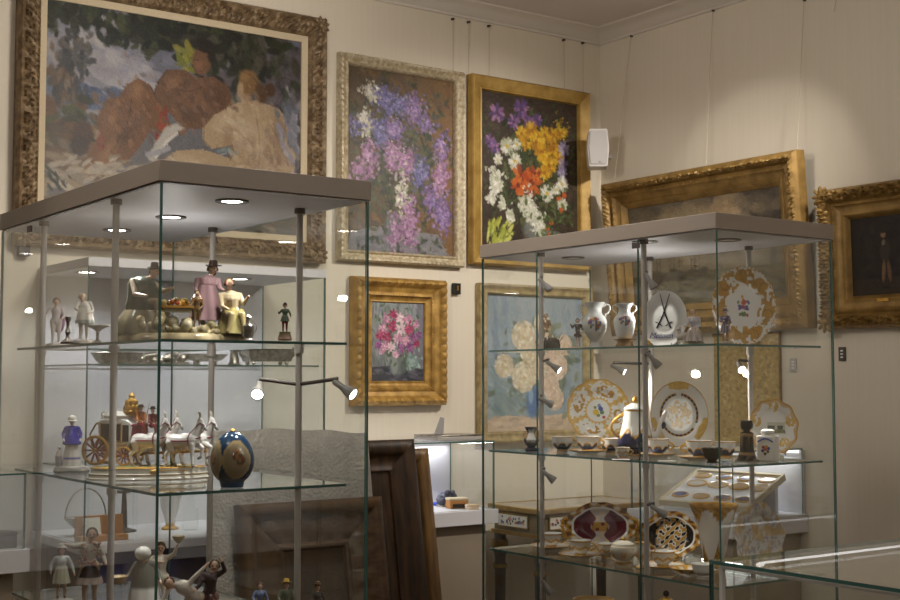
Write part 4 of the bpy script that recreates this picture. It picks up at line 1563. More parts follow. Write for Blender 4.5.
# seated pair beside the plate
t = place(691, 3.72, 0, 'porcelain_figurine', 'white porcelain figurine seated with a lamb, beside the crossed swords plate', 'figurine', 'porcelain figurines on the top glass shelf')
H = .13
rock(t, H, .27, .1, (200, 190, 166), 1.05, .7, seed=8, flowers=4)
caps_obj('body', person(H * .95, top=rgb(210, 206, 214), low=rgb(214, 200, 186), pelvis=(.06, .03, .3), chest=(.06, -.02, .52), head=(.03, -.05, .72), off=(.02, 0, .06), look=(-.6, -1),
                        arms=(((-.1, -.05, .42), (-.16, -.14, .38)), ((.2, -.03, .4), (.06, -.16, .34))), legs=(((-.02, -.18, .28), (-.08, -.18, .05)), ((.14, -.18, .28), (.12, -.2, .04)))), H / 85, t)
hair(t, H * .95, (.03, -.05, .72), rgb(150, 110, 90), (.02, 0, .06))
dress(t, H * .95, lambda tt, i, r, z: mixc(rgb(220, 212, 210), rgb(176, 160, 160), .5 + .5 * math.sin(tt * 9)), .05, .36, .22, .12, (.08, -.04, .05))
W2 = rgb(214, 206, 196)
caps_obj('lamb', [((-.24 * H, 0, .2 * H), (-.12 * H, -.03 * H, .22 * H), .075 * H, .08 * H, W2), ((-.24 * H, -.01 * H, .24 * H), (-.25 * H, -.03 * H, .38 * H), .05 * H, .045 * H, W2), ((-.25 * H, -.03 * H, .39 * H), (-.29 * H, -.1 * H, .36 * H), .045 * H, .026 * H, W2),
                  ((-.28 * H, 0, .16 * H), (-.28 * H, -.02 * H, .06 * H), .03 * H, .02 * H, W2), ((-.14 * H, -.06 * H, .18 * H), (-.15 * H, -.08 * H, .06 * H), .03 * H, .02 * H, W2), ((-.22 * H, 0, .41 * H), (-.2 * H, .02 * H, .44 * H), .02 * H, .012 * H, W2)], H / 85, t)


# large oval gilded plate
def leafy(q, a, x, y):
    if q > .965:
        return GOLDC if (a * 26 / PI) % 1 > .4 else PORC
    if q > .52 + .07 * math.sin(5 * a):
        # seven big veined leaves with curling stems between them
        k = ((a * 7 / (2 * PI)) + .35 * math.sin(6 * q)) % 1 - .5
        r = (q - .76) / .17
        if (k / .3) ** 2 + r * r < 1:
            return mixc(GOLDC, GOLD_D, .75 if abs(k) < .025 or abs((k * 9 + r * 2.2) % 1 - .5) < .1 else .12)
        st = vnoise(x * 13, y * 13)
        if st > .58:
            return mixc(GOLDC, GOLD_D, .6 * vnoise(x * 40, y * 40))
        if st > .52:
            return rgb(206, 180, 130)
    for fx, fy, fr, c in ((.02, .1, .1, (206, 90, 50)), (-.1, -.02, .09, (110, 80, 150)), (.1, -.05, .08, (90, 70, 140)), (.0, -.2, .08, (86, 120, 70)), (.16, .1, .06, (80, 110, 160)), (-.16, .1, .05, (100, 130, 80)), (-.03, .24, .05, (220, 160, 60)), (.12, -.22, .05, (180, 70, 90)), (-.12, -.2, .05, (90, 120, 70)), (.0, -.02, .07, (160, 60, 80))):
        if (x - fx) ** 2 + (y - fy) ** 2 < fr ** 2 * (.7 + .3 * math.sin(a * 9)):
            return rgb(*c)
    return PORC


t = place(745, 3.72, 0, 'display_plate', 'large oval white plate with gold leaf border and small bouquet, standing on edge', 'plate', turn=.1)
plate_part(t, .116, leafy, sx=.78, sz=1.0, tilt=.14, depth=.014, wob=lambda a: .012 * math.sin(16 * a), n=220, m=56)
stand_part(t, .16, .13, .14)

t = place(726, 3.55, 0, 'porcelain_figurine', 'small dark porcelain figurine in front of the large gold leaf plate', 'figurine', 'porcelain figurines on the top glass shelf')
H = .096
rock(t, H, .2, .08, (190, 180, 160), seed=9)
caps_obj('body', person(H * .92, top=rgb(90, 80, 110), low=rgb(180, 140, 120), shoe=BLK, off=(0, 0, .06), arms=(((-.16, -.05, .64), (-.04, -.16, .66)), ((.16, -.05, .6), (.06, -.16, .52)))), H / 85, t)
hat(t, H * .92, (0, -.01, .93), rgb(60, 50, 60), (0, 0, .06))
dress(t, H * .92, lambda tt, i, r, z: mixc(rgb(70, 64, 90), rgb(200, 180, 190), 1.0 if (tt * 5) % 1 > .8 else 0), .3, .56, .16, .09, (0, 0, .06), 'coat_skirt')

# ------------------------------------------------------------------ right cabinet, middle shelf
t = place(531, 4.19, 1, 'small_vase', 'small cobalt and white vase at the far end of the middle glass shelf', 'vase')
b = MB()
b.lathe([(.019, 0), (.021, .006), (.012, .014), (.022, .026), (.025, .038), (.016, .052), (.012, .06), (.02, .074), (.021, .078), (.017, .077), (.009, .06), (0, .056)], 32,
        fn=lambda tt, i, r, z: PORC if (.36 < i < .62 and abs(((tt + PI / 2 + PI) % (2 * PI)) - PI) < .7) else (GOLDC if abs(z - .052) < .004 else rgb(44, 42, 70)))
b.build('body', 'painted_porcelain', t)
for k in (-1, 1):
    MB().tube([(k * .014, 0, .066), (k * .026, 0, .06), (k * .025, 0, .045)], .002, 6).build('handle', 'gilt_paint', t)


GOLD_L = rgb(236, 206, 130)


def rococo(q, a, x, y):
    """four panelled plate: white ground, gold rocaille ribs, gold garlands in the panels, bouquet in the middle"""
    if q > .955:
        return GOLDC
    rib = abs(((a + .35) * 4 / (2 * PI)) % 1 - .5) * 2
    wv = .03 * math.sin(24 * a)
    if q > .36:
        if rib < .15 + .06 * math.sin(q * 34):
            return mixc(GOLDC, GOLD_L, vnoise(x * 30, y * 30))
        if q > .86 + wv:
            return mixc(GOLDC, GOLD_L, vnoise(x * 26, y * 26)) if vnoise(x * 18 + 3, y * 18) > .36 else PORC
        if q < .44 + wv:
            return mixc(GOLDC, GOLD_L, .5)
        d = math.hypot((q - .65) / .17, (rib - .95) / .6)
        if d < .95 and vnoise(x * 15, y * 15 + 7) > .5:
            return mixc(GOLDC, GOLD_D, vnoise(x * 40, y * 40) * .7)
        return PORC
    for fx, fy, fr, c in ((-.08, -.06, .1, (226, 190, 60)), (.08, .06, .08, (70, 90, 170)), (.03, .16, .06, (120, 150, 190)), (.12, -.06, .07, (90, 130, 90)), (.0, -.16, .06, (110, 140, 80)), (.18, -.22, .05, (196, 60, 50)), (-.1, .1, .05, (130, 150, 110))):
        if (x - fx) ** 2 + (y - fy) ** 2 < fr ** 2:
            return rgb(*c)
    return PORC


t = place(598, 4.22, 1, 'display_plate', 'large round scalloped plate with four gold edged panels and yellow flower', 'plate')
plate_part(t, .1, rococo, tilt=.2, depth=.018, wob=lambda a: .028 * abs(math.sin(6 * a)), z=.032, n=200, m=50)
stand_part(t, .14, .12, .2, z=.032)


def bluering(q, a, x, y):
    k = abs(((a - PI / 2) * 3 / (2 * PI)) % 1 - .5) * 2
    if q > .97:
        return GOLDC
    if q > .74 + .08 * (1 - k) * 3 and k > .62:
        return mixc(GOLDC, GOLD_L, vnoise(x * 30, y * 30))
    if .58 < q < .67 and not (k > .86):
        return GOLDC if (a * 14 / PI) % 1 > .72 or q > .655 or q < .592 else COB
    if q < .5:
        if q < .4 + .05 * math.sin(8 * a) and vnoise(x * 13, y * 13) > .34:
            return mixc(GOLDC, GOLD_L, vnoise(x * 34, y * 34))
    return PORC


t = place(679, 3.96, 1, 'display_plate', 'round plate with cobalt ring and gold centre behind the coffee cups', 'plate', turn=.05)
plate_part(t, .102, bluering, sx=.86, tilt=.18, depth=.014, z=.022, n=200, m=50)
stand_part(t, .14, .12, .18, z=.022)

cup(562, 4.2, 1, .036, .047, 'cobalt', 'white and cobalt gilt cup farthest along the row, near the peony painting', 'cobalt and gold coffee cups')
cup(587, 4.07, 1, .037, .047, 'cobalt', ('wide gilt saucer beneath the cup in front of the four panelled plate', 'white and cobalt gilt cup in front of the four panelled plate, on a saucer'), 'cobalt and gold coffee cups', saucer=True, sr=.062)
cup(610, 4.1, 1, .034, .046, 'cobalt', 'white and cobalt gilt cup against the lower rim of the four panelled plate', 'cobalt and gold coffee cups', handle=-1)
cup(657, 3.86, 1, .034, .048, 'cobalt', ('gilt saucer beneath the cup beside the coffee pot', 'white and cobalt gilt cup on a saucer in front of the coffee pot'), 'cobalt and gold coffee cups', saucer=True, sr=.056)
cup(698, 3.72, 1, .037, .05, 'cobalt', ('gilt saucer beneath the cup in front of the blue ringed plate', 'white and cobalt gilt cup on a saucer in front of the blue ringed plate'), 'cobalt and gold coffee cups', handle=-1, saucer=True, sr=.062)
cup(724, 3.84, 1, .034, .048, 'cobalt', 'white and cobalt gilt cup behind the cabinet corner, without saucer', 'cobalt and gold coffee cups', handle=-1)
t = place(622, 3.86, 1, 'cream_jug', 'tiny white and gold cream jug beside the coffee pot', 'jug')
cup_parts(t, .022, .03, 'gold', False, 1)

t = place(635, 3.96, 1, 'coffee_pot', 'tall white and cobalt coffee pot with gilt handle and lid', 'coffee pot')
PH = .165
pr = [(.22, 0), (.24, .02), (.2, .05), (.3, .12), (.34, .22), (.31, .36), (.25, .55), (.21, .75), (.2, .84)]
rs = []
for (r0, h0), (r1, h1) in zip(pr[:-1], pr[1:]):
    rs += [(r0 + (r1 - r0) * q / 5, h0 + (h1 - h0) * q / 5) for q in range(5)]
rs += [pr[-1], (0, .84)]


def potc(tt, i, r, z):
    z /= PH
    s = abs((tt * 6 / (2 * PI)) % 1 - .5) * 2
    if z < .04 or z > .81 or abs(z - (.34 + .14 * s)) < .025:
        return GOLDC
    return COB if z < .34 + .14 * s and z < .4 else PORC


MB().lathe([(r * PH, z * PH) for r, z in rs], 60, fn=potc).build('body', 'painted_porcelain', t)
l = MB().lathe([(.21, .84), (.215, .86), (.15, .92), (.06, .96), (0, .965)], 32).build('lid', 'porcelain', t)
l.scale = (PH, PH, PH)
MB().lathe([(.02, .95), (.05, .98), (.055, 1.02), (.03, 1.07), (0, 1.1)], 16).build('finial', 'gilt_paint', l)
MB().tube([(-PH * (.2 + .24 * math.sin(PI * k / 10)), 0, PH * (.26 + .52 * k / 10)) for k in range(11)], PH * .025, 8).build('handle', 'gilt_paint', t)
MB().tube([(PH * .28, 0, PH * .34), (PH * .42, 0, PH * .42), (PH * .47, 0, PH * .62), (PH * .56, 0, PH * .82)], [PH * .08, PH * .06, PH * .045, PH * .035], 12).build('spout', 'porcelain', t)
MB().ball((PH * .5, 0, PH * .56), PH * .06, 10, sc3=(1, .8, 1.2)).build('spout_boss', 'cobalt', t)

t = place(711, 3.6, 1, 'dark_bowl', 'small dark patterned bowl at the cabinet corner on the middle shelf', 'bowl')
MB().lathe([(.015, 0), (.016, .004), (.012, .007), (.022, .016), (.029, .034), (.03, .042), (.028, .042), (.02, .018), (0, .012)], 32, fn=cup_colour('dark')).build('bowl', 'painted_porcelain', t)

t = place(746, 3.64, 1, 'candlestick', 'black tower shaped candlestick with gilt bands on a round foot', 'candlestick')
CB = rgb(30, 26, 24)
MB().lathe([(0, 0), (.034, 0), (.034, .006), (.026, .01), (.024, .018), (.0225, .024), (.021, .03), (.02, .034), (.0185, .07), (.0175, .076), (.0195, .078), (.0175, .082), (.009, .086), (.009, .09)], 32,
           fn=lambda tt, i, r, z: rgb(176, 168, 150) if z < .006 else (rgb(150, 116, 64) if .02 < z < .03 or .072 < z < .08 else (rgb(96, 80, 50) if hsh(round(tt * 4), round(z * 160)) > .88 else CB))).build('column', 'painted_porcelain', t)
MB().lathe([(.009, .088), (.0165, .094), (.018, .102), (.0165, .112), (.018, .115), (.016, .116), (.011, .108), (0, .106)], 24).build('nozzle', 'black_glaze', t)

t = place(767, 3.68, 1, 'tea_caddy', 'square white porcelain tea caddy with blue arch and painted flower', 'tea caddy', turn=-.35)
b = MB()
b.box((0, 0, .036), (.054, .042, .072))
b.build('body', 'porcelain', t, bevel=.004)
MB().lathe([(.016, .072), (.016, .078), (.019, .079), (.019, .086), (.013, .09), (0, .091)], 24).build('lid', 'porcelain', t)
b = MB()
b.tube([(-.022 + .044 * k / 12, -.0214, .055 + .009 * math.sin(PI * k / 12)) for k in range(13)], .0022, 6, colr=rgb(60, 80, 160))
for x, z, c in ((0, .034, (200, 90, 50)), (-.008, .03, (80, 60, 130)), (.007, .028, (90, 110, 60)), (.003, .042, (210, 150, 60)), (-.006, .04, (160, 60, 60)), (.009, .037, (70, 80, 150)), (-.001, .022, (90, 70, 50))):
    b.ball((x, -.0212, z), .0048, 8, sc3=(1, .15, 1), colr=rgb(*c))
b.build('painted_decoration', 'painted_porcelain', t)


def landscape_plate(q, a, x, y):
    if q > .95:
        return GOLDC
    k = abs((a * 5 / (2 * PI) + .25) % 1 - .5) * 2
    if q > .5 and q < .94 and (k / .5) ** 2 + ((q - .72) / .2) ** 2 < 1 and vnoise(x * 14, y * 14) > .38:
        return mixc(GOLDC, GOLD_L, vnoise(x * 34, y * 34))
    if q > .86 + .04 * math.sin(10 * a):
        return mixc(GOLDC, PORC, .3)
    if abs(x - .12) < .36 and abs(y + .02) < .2:
        if y < -.08:
            return rgb(110, 116, 96) if hsh(round(x * 20), round(y * 20)) > .4 else rgb(150, 150, 120)
        if y < .06 and hsh(round(x * 9), 3) > .35:
            return rgb(96, 100, 90)
        return rgb(206, 204, 190)
    return PORC


t = place(773, 3.77, 1, 'display_plate', 'shaped white plate with gold sprays and small landscape, behind tea caddy', 'plate', turn=.1)
plate_part(t, .081, landscape_plate, sx=.86, sz=1.0, tilt=.15, depth=.014, wob=lambda a: .03 * math.sin(10 * a), z=.012, n=180, m=44)
stand_part(t, .11, .1, .15, z=.012)
for px, d, lb in ((620, 3.75, 'white price card lying on the middle glass shelf before the coffee pot'), (666, 3.68, 'white price card lying before the cup near the blue ringed plate')):
    t = place(px, d, 1, 'price_card', lb, 'card', 'white price cards')
    MB().box((0, 0, .0008), (.05, .028, .001)).build('card', 'paper', t)

# ------------------------------------------------------------------ right cabinet, third shelf


def octa(w, h, k=.3):
    return [(-w * .5, h * k * .6), (-w * .32, h * .5), (w * .32, h * .5), (w * .5, h * k * .6), (w * .5, -h * k * .6), (w * .32, -h * .5), (-w * .32, -h * .5), (-w * .5, -h * k * .6)]


def tray_thing(px, d, label, w, h, ground, turn, tilt=.22, style=0):
    t = place(px, d, 2, 'display_tray', label, 'tray', turn=turn)

    def wob(a):
        return .05 * abs(math.sin(4 * a)) + .03 * math.cos(4 * a)

    def fn(q, a, x, y):
        k = math.sin(16 * a + 12 * q) + math.sin(9 * a - 15 * q)
        if q > .8:
            return mixc(rgb(196, 146, 60), rgb(226, 216, 200), 1.0 if k > .9 else 0) if k > -.5 else rgb(110, 70, 36)
        if q > .74:
            return PORC
        if style == 0:
            if abs(x) < .2 + .08 * math.cos(y * 9):
                n = math.sin(20 * x) * math.sin(14 * y)
                if abs(y) < .2 and abs(x) < .24:
                    return rgb(120, 30, 46) if n > .5 else mixc(GOLDC, rgb(150, 100, 40), .3)
                return mixc(GOLDC, PORC, .5) if n > 0 else rgb(206, 200, 194)
            return rgb(104, 22, 42)
        n = math.sin(18 * x + 4) * math.sin(16 * y) + .5 * math.sin(30 * x - 20 * y)
        if abs(x) > .5 and abs(y) < .5:
            return BLK
        return mixc(GOLDC, rgb(150, 104, 40), .4) if n > .1 else (rgb(220, 214, 206) if n > -.4 else BLK)
    plate_part(t, h / 2, fn, sx=w / h, sz=1.0, tilt=tilt, depth=.016, wob=wob, n=200, m=50)
    stand_part(t, h * .7, w * .6, tilt)
    for k in (-1, 1):
        b = MB()
        c = Vector((k * w * .5, 0, h * .52))
        for q in range(7):
            a = PI * (q / 6 - .5)
            b.ball(c + Vector((k * .012 * math.cos(a), h * .5 * math.sin(tilt) - .012, .024 * math.sin(a))), .0075, 8)
        b.build('handle', 'gilt_paint', t)
    return t


tray_thing(599, 4.22, 'octagonal wine red and gold tray standing on edge on the third shelf', .22, .148, 0, 0)
tray_thing(668, 4.02, 'black and gold tray standing on edge behind the cabinet pole', .19, .14, 0, -.3, style=1)
G3 = 'gold rimmed cups on the third shelf'
cup(550, 4.26, 2, .037, .044, 'gold', ('gold rimmed saucer under the cup near the carved table leg', 'gold banded cup on a saucer at the far end of the third shelf'), G3, saucer=True, sr=.068, handle=1)
cup(579, 4.06, 2, .036, .046, 'gold', ('gold rimmed saucer under the cup below the wine red tray', 'gold banded cup on a saucer below the wine red tray'), G3, saucer=True, sr=.066, handle=1)
cup(605, 4.06, 2, .028, .042, 'gold', 'gold banded cup between the two saucers, tucked under the wine red tray', G3)
t = place(622, 3.93, 2, 'sugar_bowl', 'wide gold and white sugar bowl with lid, below the tray edge', 'bowl')
MB().lathe([(.024, 0), (.026, .004), (.02, .01), (.034, .022), (.041, .04), (.038, .05), (.034, .052), (0, .052)], 40, fn=lambda tt, i, r, z: cup_colour('gold')(tt, z / .056, r, z)).build('bowl', 'painted_porcelain', t)
l = MB().lathe([(.036, .052), (.034, .058), (.018, .066), (.005, .068), (0, .068)], 32).build('lid', 'porcelain_cream', t)
MB().ball((0, 0, .072), .006, 10).build('finial', 'gilt_paint', l)
t = place(641, 3.82, 2, 'cream_jug', 'tall gold and white cream jug on a foot, beside the cabinet pole', 'jug')
MB().lathe([(.018, 0), (.019, .004), (.008, .014), (.01, .02), (.022, .036), (.025, .05), (.02, .064), (.023, .076), (.022, .076), (.018, .064), (0, .05)], 36, fn=lambda tt, i, r, z: cup_colour('gold')(tt, z / .08, r, z)).build('body', 'painted_porcelain', t)
MB().tube([(.02 + .016 * math.sin(PI * k / 8), 0, .034 + .04 * k / 8) for k in range(9)], .002, 6).build('handle', 'gilt_paint', t)
cup(661, 3.82, 2, .035, .044, 'gold', ('gold rimmed saucer under the cup below the black tray', 'gold banded cup on a saucer below the black and gold tray'), G3, saucer=True, sr=.066)
cup(701, 3.66, 2, .034, .036, 'plain', 'plain white cup with gilt handle in front of the trumpet vase', G3)
for px, d, lb, r in ((686, 3.72, 'shallow gold edged dish lying near the cabinet corner', .05),):
    t = place(px, d, 2, 'small_dish', lb, 'dish')
    MB().lathe([(r * .4, 0), (r * .6, .004), (r, .016), (r * .98, .0175), (r * .6, .0065), (0, .004)], 36, fn=lambda tt, i, rr, z: GOLDC if rr > r * .9 or (abs(rr - r * .6) < r * .06 and math.sin(8 * tt) > 0) else PORC).build('dish', 'painted_porcelain', t)

# trumpet vase
t = place(712, 3.84, 2, 'trumpet_vase', 'tall white trumpet vase with gold acanthus at rim and foot', 'vase')
VH = .185
pr = [(.2, 0), (.21, .02), (.16, .06), (.17, .1), (.2, .3), (.25, .6), (.33, .85), (.38, .97), (.385, 1), (.36, .99), (.3, .8), (.2, .5), (0, .4)]
rs = []
for (r0, h0), (r1, h1) in zip(pr[:-1], pr[1:]):
    rs += [(r0 + (r1 - r0) * q / 4, h0 + (h1 - h0) * q / 4) for q in range(4)]
rs.append(pr[-1])


def vc(tt, i, r, z):
    z /= VH
    s = abs((tt * 5 / (2 * PI)) % 1 - .5) * 2
    if z > .97 or z < .05:
        return GOLDC
    if z > .94 - .26 * s ** 1.5 or z < .1 + .3 * s ** 2:
        return mixc(GOLDC, GOLD_D, .5 + .5 * math.sin(z * 60 + 12 * tt))
    return PORC


MB().lathe([(r * VH, z * VH) for r, z in rs], 80, fn=vc).build('body', 'painted_porcelain', t)


def shellp(q, a, x, y):
    n = vnoise(x * 7 + 3, y * 7)
    m_ = vnoise(x * 17, y * 17 + 5)
    return mixc(rgb(196, 160, 90), PORC, m_ * .5) if n > .62 else (rgb(214, 210, 206) if m_ > .4 else rgb(176, 170, 172))


t = place(756, 3.74, 2, 'display_plate', 'pale leaf shaped dish with gold mottling, standing upright beside the trumpet vase', 'dish', turn=.2)
plate_part(t, .098, shellp, sx=.72, sz=1.0, tilt=.12, depth=.026, wob=lambda a: .05 * math.sin(5 * a + .6) + .03 * math.sin(11 * a))
stand_part(t, .1, .08, .12)
t = place(783, 3.7, 2, 'leaf_dish', 'low gilt leaf dish in front of the pale leaf shaped plate', 'dish')
MB().lathe([(.018, 0), (.026, .004), (.046, .012), (.044, .0135), (.026, .0065), (0, .004)], 40, sy=.55, wob=lambda tt, i: 1 + .14 * math.sin(7 * tt) * i, fn=lambda tt, i, r, z: mixc(GOLDC, rgb(150, 110, 50), .5 + .5 * math.sin(7 * tt))).build('dish', 'painted_porcelain', t)

# ------------------------------------------------------------------ right cabinet, lowest shelf (tops only in view)
t = place(664, 3.95, 3, 'coffee_pot', 'black and gold handled pot on the lowest glass shelf, only its top showing', 'coffee pot')
MB().lathe([(.05, 0), (.052, .006), (.04, .014), (.07, .06), (.076, .1), (.06, .15), (.035, .18), (.033, .196), (0, .196)], 40, fn=lambda tt, i, r, z: GOLDC if math.sin(7 * tt + z * 60) > .3 else BLK).build('body', 'painted_porcelain', t)
l = MB().lathe([(.034, .196), (.036, .202), (.018, .22), (.004, .226), (0, .227)], 24).build('lid', 'gilt_paint', t)
MB().ball((0, 0, .236), .01, 10).build('finial', 'black_glaze', l)
MB().tube([(-.05 - .036 * math.sin(PI * k / 8), 0, .08 + .11 * k / 8) for k in range(9)], .005, 8).build('handle', 'gilt_paint', t)
t = place(592, 4.2, 3, 'footed_bowl', 'footed cream bowl on the lowest glass shelf, only its rim showing', 'bowl')
MB().lathe([(.045, 0), (.047, .006), (.016, .03), (.014, .08), (.03, .1), (.058, .14), (.066, .178), (.063, .178), (.05, .14), (0, .11)], 40, fn=lambda tt, i, r, z: GOLDC if z > .172 or abs(z - .1) < .006 else CREAM).build('bowl', 'painted_porcelain', t)

# ================================================================== left cabinet, top shelf
OLV = rgb(150, 138, 104)
# the big shepherd group
t = place(181, 2.97, 0, 'porcelain_group', 'large muted porcelain group of seated and standing figures with a fruit tray, on rockwork', 'porcelain group', turn=.03, SH=SH)
H = .2
ST = (160, 148, 116)
b = MB()
rnd = random.Random(4)
SC = rgb(168, 156, 122)
b.lathe([(.148, 0), (.152, .006), (.146, .016), (.13, .022), (0, .024)], 60, sy=.38, wob=lambda tt, i: 1 + .03 * math.sin(8 * tt), fn=lambda tt, i, r, z: mixc(SC, rgb(120, 108, 84), .5 + .5 * math.sin(17 * tt)))
b.build('base', 'painted_porcelain', t)
caps = []
for _ in range(170):
    u = rnd.uniform(-.135, .13)
    k = math.sqrt(max(.05, 1 - (u / .15) ** 2))
    hh = (.075 if u < -.03 else (.03 if u > .02 and u < .06 else .05)) * k
    z = rnd.uniform(.02, max(.03, hh))
    p_ = (u, rnd.uniform(-.045, .045) * k * (1 - z * 4), z)
    c = rnd.choice([SC, rgb(146, 134, 104), rgb(120, 112, 84), rgb(176, 168, 140), rgb(110, 100, 70)])
    caps.append((p_, p_, rnd.uniform(.006, .0135), .006, c))
caps_obj('rockwork', caps, .002, t)
# seated man seen from behind
T1 = rgb(74, 82, 72)
caps_obj('seated_figure', person(.165, top=T1, low=rgb(150, 136, 110), sleeve=rgb(196, 180, 160), shoe=DKB, pelvis=(0, .02, .25), chest=(-.02, -.02, .5), head=(.14, -.07, .68), look=(1, -.6), slim=1.35,
                                 arms=(((-.12, -.14, .36), (.02, -.26, .34)), ((.26, -.02, .42), (.38, -.12, .46))), legs=(((.16, -.12, .28), (.2, -.1, .04)), ((.26, .02, .26), (.3, .04, .04))), off=(-.52, 0, .3)), .0017, t)
b = MB()
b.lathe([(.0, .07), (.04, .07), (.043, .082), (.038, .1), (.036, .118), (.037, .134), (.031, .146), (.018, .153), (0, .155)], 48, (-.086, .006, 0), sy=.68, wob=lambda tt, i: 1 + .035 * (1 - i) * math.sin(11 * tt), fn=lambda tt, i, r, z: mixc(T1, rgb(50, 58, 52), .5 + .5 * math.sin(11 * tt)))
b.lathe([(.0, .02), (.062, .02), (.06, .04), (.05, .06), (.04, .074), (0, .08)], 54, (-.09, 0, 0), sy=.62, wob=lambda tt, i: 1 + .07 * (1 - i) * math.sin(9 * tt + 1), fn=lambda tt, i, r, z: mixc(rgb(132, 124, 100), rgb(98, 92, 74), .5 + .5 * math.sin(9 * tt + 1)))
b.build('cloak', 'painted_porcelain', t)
hair(t, .165, (.14, -.07, .68), rgb(56, 44, 34), (-.52, 0, .3))
hat(t, .165, (.14, -.05, .7), rgb(60, 54, 44), (-.52, 0, .3), .1, .055, .2)
# fruit tray
b = MB()
b.box((-.01, -.012, .082), (.072, .04, .005), colr=rgb(170, 126, 56))
b.box((-.01, -.012, .075), (.064, .034, .012), colr=rgb(150, 140, 116))
for _ in range(16):
    b.ball((-.01 + rnd.uniform(-.03, .024), -.012 + rnd.uniform(-.014, .014), .09 + rnd.uniform(0, .008)), .0065, 8, colr=rgb(*rnd.choice([(190, 140, 60), (160, 80, 50), (214, 190, 130), (120, 110, 60)])))
b.build('fruit_tray', 'painted_porcelain', t)
# child
caps_obj('child', person(.085, top=rgb(110, 84, 54), low=rgb(120, 100, 70), off=(.4, -.15, .42), arms=(((-.16, -.06, .62), (-.24, -.12, .56)), ((.15, -.06, .6), (.1, -.16, .54)))), .0014, t)
hair(t, .085, (0, -.01, .93), rgb(92, 72, 40), (.4, -.15, .42))
# standing man in mauve coat with hat
MV = rgb(164, 134, 140)
caps_obj('standing_figure', person(.165, slim=1.55, top=MV, low=rgb(170, 150, 134), shoe=DKB, sleeve=MV, off=(.36, .12, .12), look=(1, -1), head=(.06, -.02, .93), arms=(((-.17, -.04, .64), (-.12, -.18, .52)), ((.16, -.08, .66), (.22, -.16, .62)))), .0017, t)
dress(t, .165, lambda tt, i, r, z: mixc(MV, rgb(130, 104, 110), .5 + .5 * math.sin(7 * tt)), .2, .7, .24, .13, (.34, .12, .12), 'coat')
hair(t, .165, (.06, -.02, .93), rgb(120, 100, 84), (.36, .12, .12), .7)
hat(t, .165, (.06, -.02, .94), rgb(78, 62, 56), (.36, .12, .12), .11, .06, .15, True)
# seated companion
caps_obj('companion_figure', person(.155, slim=1.5, top=rgb(176, 160, 132), low=rgb(150, 136, 98), shoe=DKB, skin=rgb(206, 170, 146), off=(.75, -.12, .12), look=(-.6, -1), pelvis=(0, .04, .3), chest=(-.04, 0, .54), head=(-.07, -.04, .76),
                                    arms=(((-.17, -.08, .42), (-.1, -.22, .38)), ((.14, -.06, .46), (.2, -.16, .56))), legs=(((-.04, -.2, .3), (-.1, -.2, .04)), ((.12, -.18, .3), (.14, -.22, .04)))), .0016, t)
dress(t, .155, lambda tt, i, r, z: mixc(rgb(150, 140, 92), rgb(112, 104, 66), .5 + .5 * math.sin(9 * tt)), .02, .4, .26, .15, (.75, -.08, .12))
hair(t, .155, (-.07, -.04, .76), rgb(92, 66, 46), (.75, -.12, .12))

# pale figurines at the far end of the top shelf
t = place(55, 3.33, 0, 'porcelain_figurine', 'porcelain figurine in a mauve cloak at the far end of the top shelf', 'figurine', 'porcelain figurines in the coach cabinet', SH=SH)
H = .125
rock(t, H, .2, .08, (206, 198, 190), seed=21)
caps_obj('body', person(H * .95, top=rgb(210, 200, 200), low=rgb(214, 206, 200), off=(0, 0, .06), arms=(((-.2, -.03, .68), (-.28, -.08, .72)), ((.17, 0, .62), (.12, -.12, .55)))), H / 85, t)
b = MB()
b.ball((.05 * H, .06 * H, .56 * H), .13 * H, 16, sc3=(1, .6, 2.1), colr=rgb(150, 92, 150))
b.build('cloak', 'painted_porcelain', t)
hair(t, H * .95, (0, -.01, .93), rgb(110, 84, 70), (0, 0, .06))
t = place(83, 3.12, 0, 'porcelain_figurine', 'white porcelain figurine with bowed head and short cape on the top shelf', 'figurine', 'porcelain figurines in the coach cabinet', SH=SH)
H = .128
rock(t, H, .24, .1, (222, 216, 206), seed=22, flowers=3)
caps_obj('body', person(H * .92, top=rgb(232, 228, 220), low=rgb(228, 222, 212), off=(0, 0, .08), head=(-.05, -.07, .9), arms=(((-.17, -.08, .66), (-.12, -.2, .62)), ((.17, -.02, .62), (.08, -.16, .56)))), H / 85, t)
dress(t, H * .92, lambda tt, i, r, z: rgb(230, 226, 216) if z > .4 * H else rgb(150, 160, 150), .36, .74, .2, .1, (.02, .02, .08), 'cape')
hair(t, H * .92, (-.05, -.07, .9), rgb(214, 206, 190), (0, 0, .08))
t = place(67, 3.04, 0, 'candlestick', 'slim silver candlestick between the two pale figurines on the top shelf', 'candlestick', SH=SH)
MB().lathe([(.016, 0), (.017, .004), (.006, .012), (.004, .02), (.007, .028), (.0035, .036), (.0035, .05), (.007, .056), (.007, .064), (.005, .064), (0, .058)], 24).build('column', 'silver', t)
t = place(97, 3.06, 0, 'leaf_dish', 'small silver dish on a foot behind the white figurine', 'dish', SH=SH)
MB().lathe([(.016, 0), (.016, .003), (.004, .01), (.004, .03), (.012, .036), (.03, .044), (.029, .0455), (.01, .038), (0, .037)], 28, sy=.7).build('dish', 'silver', t)

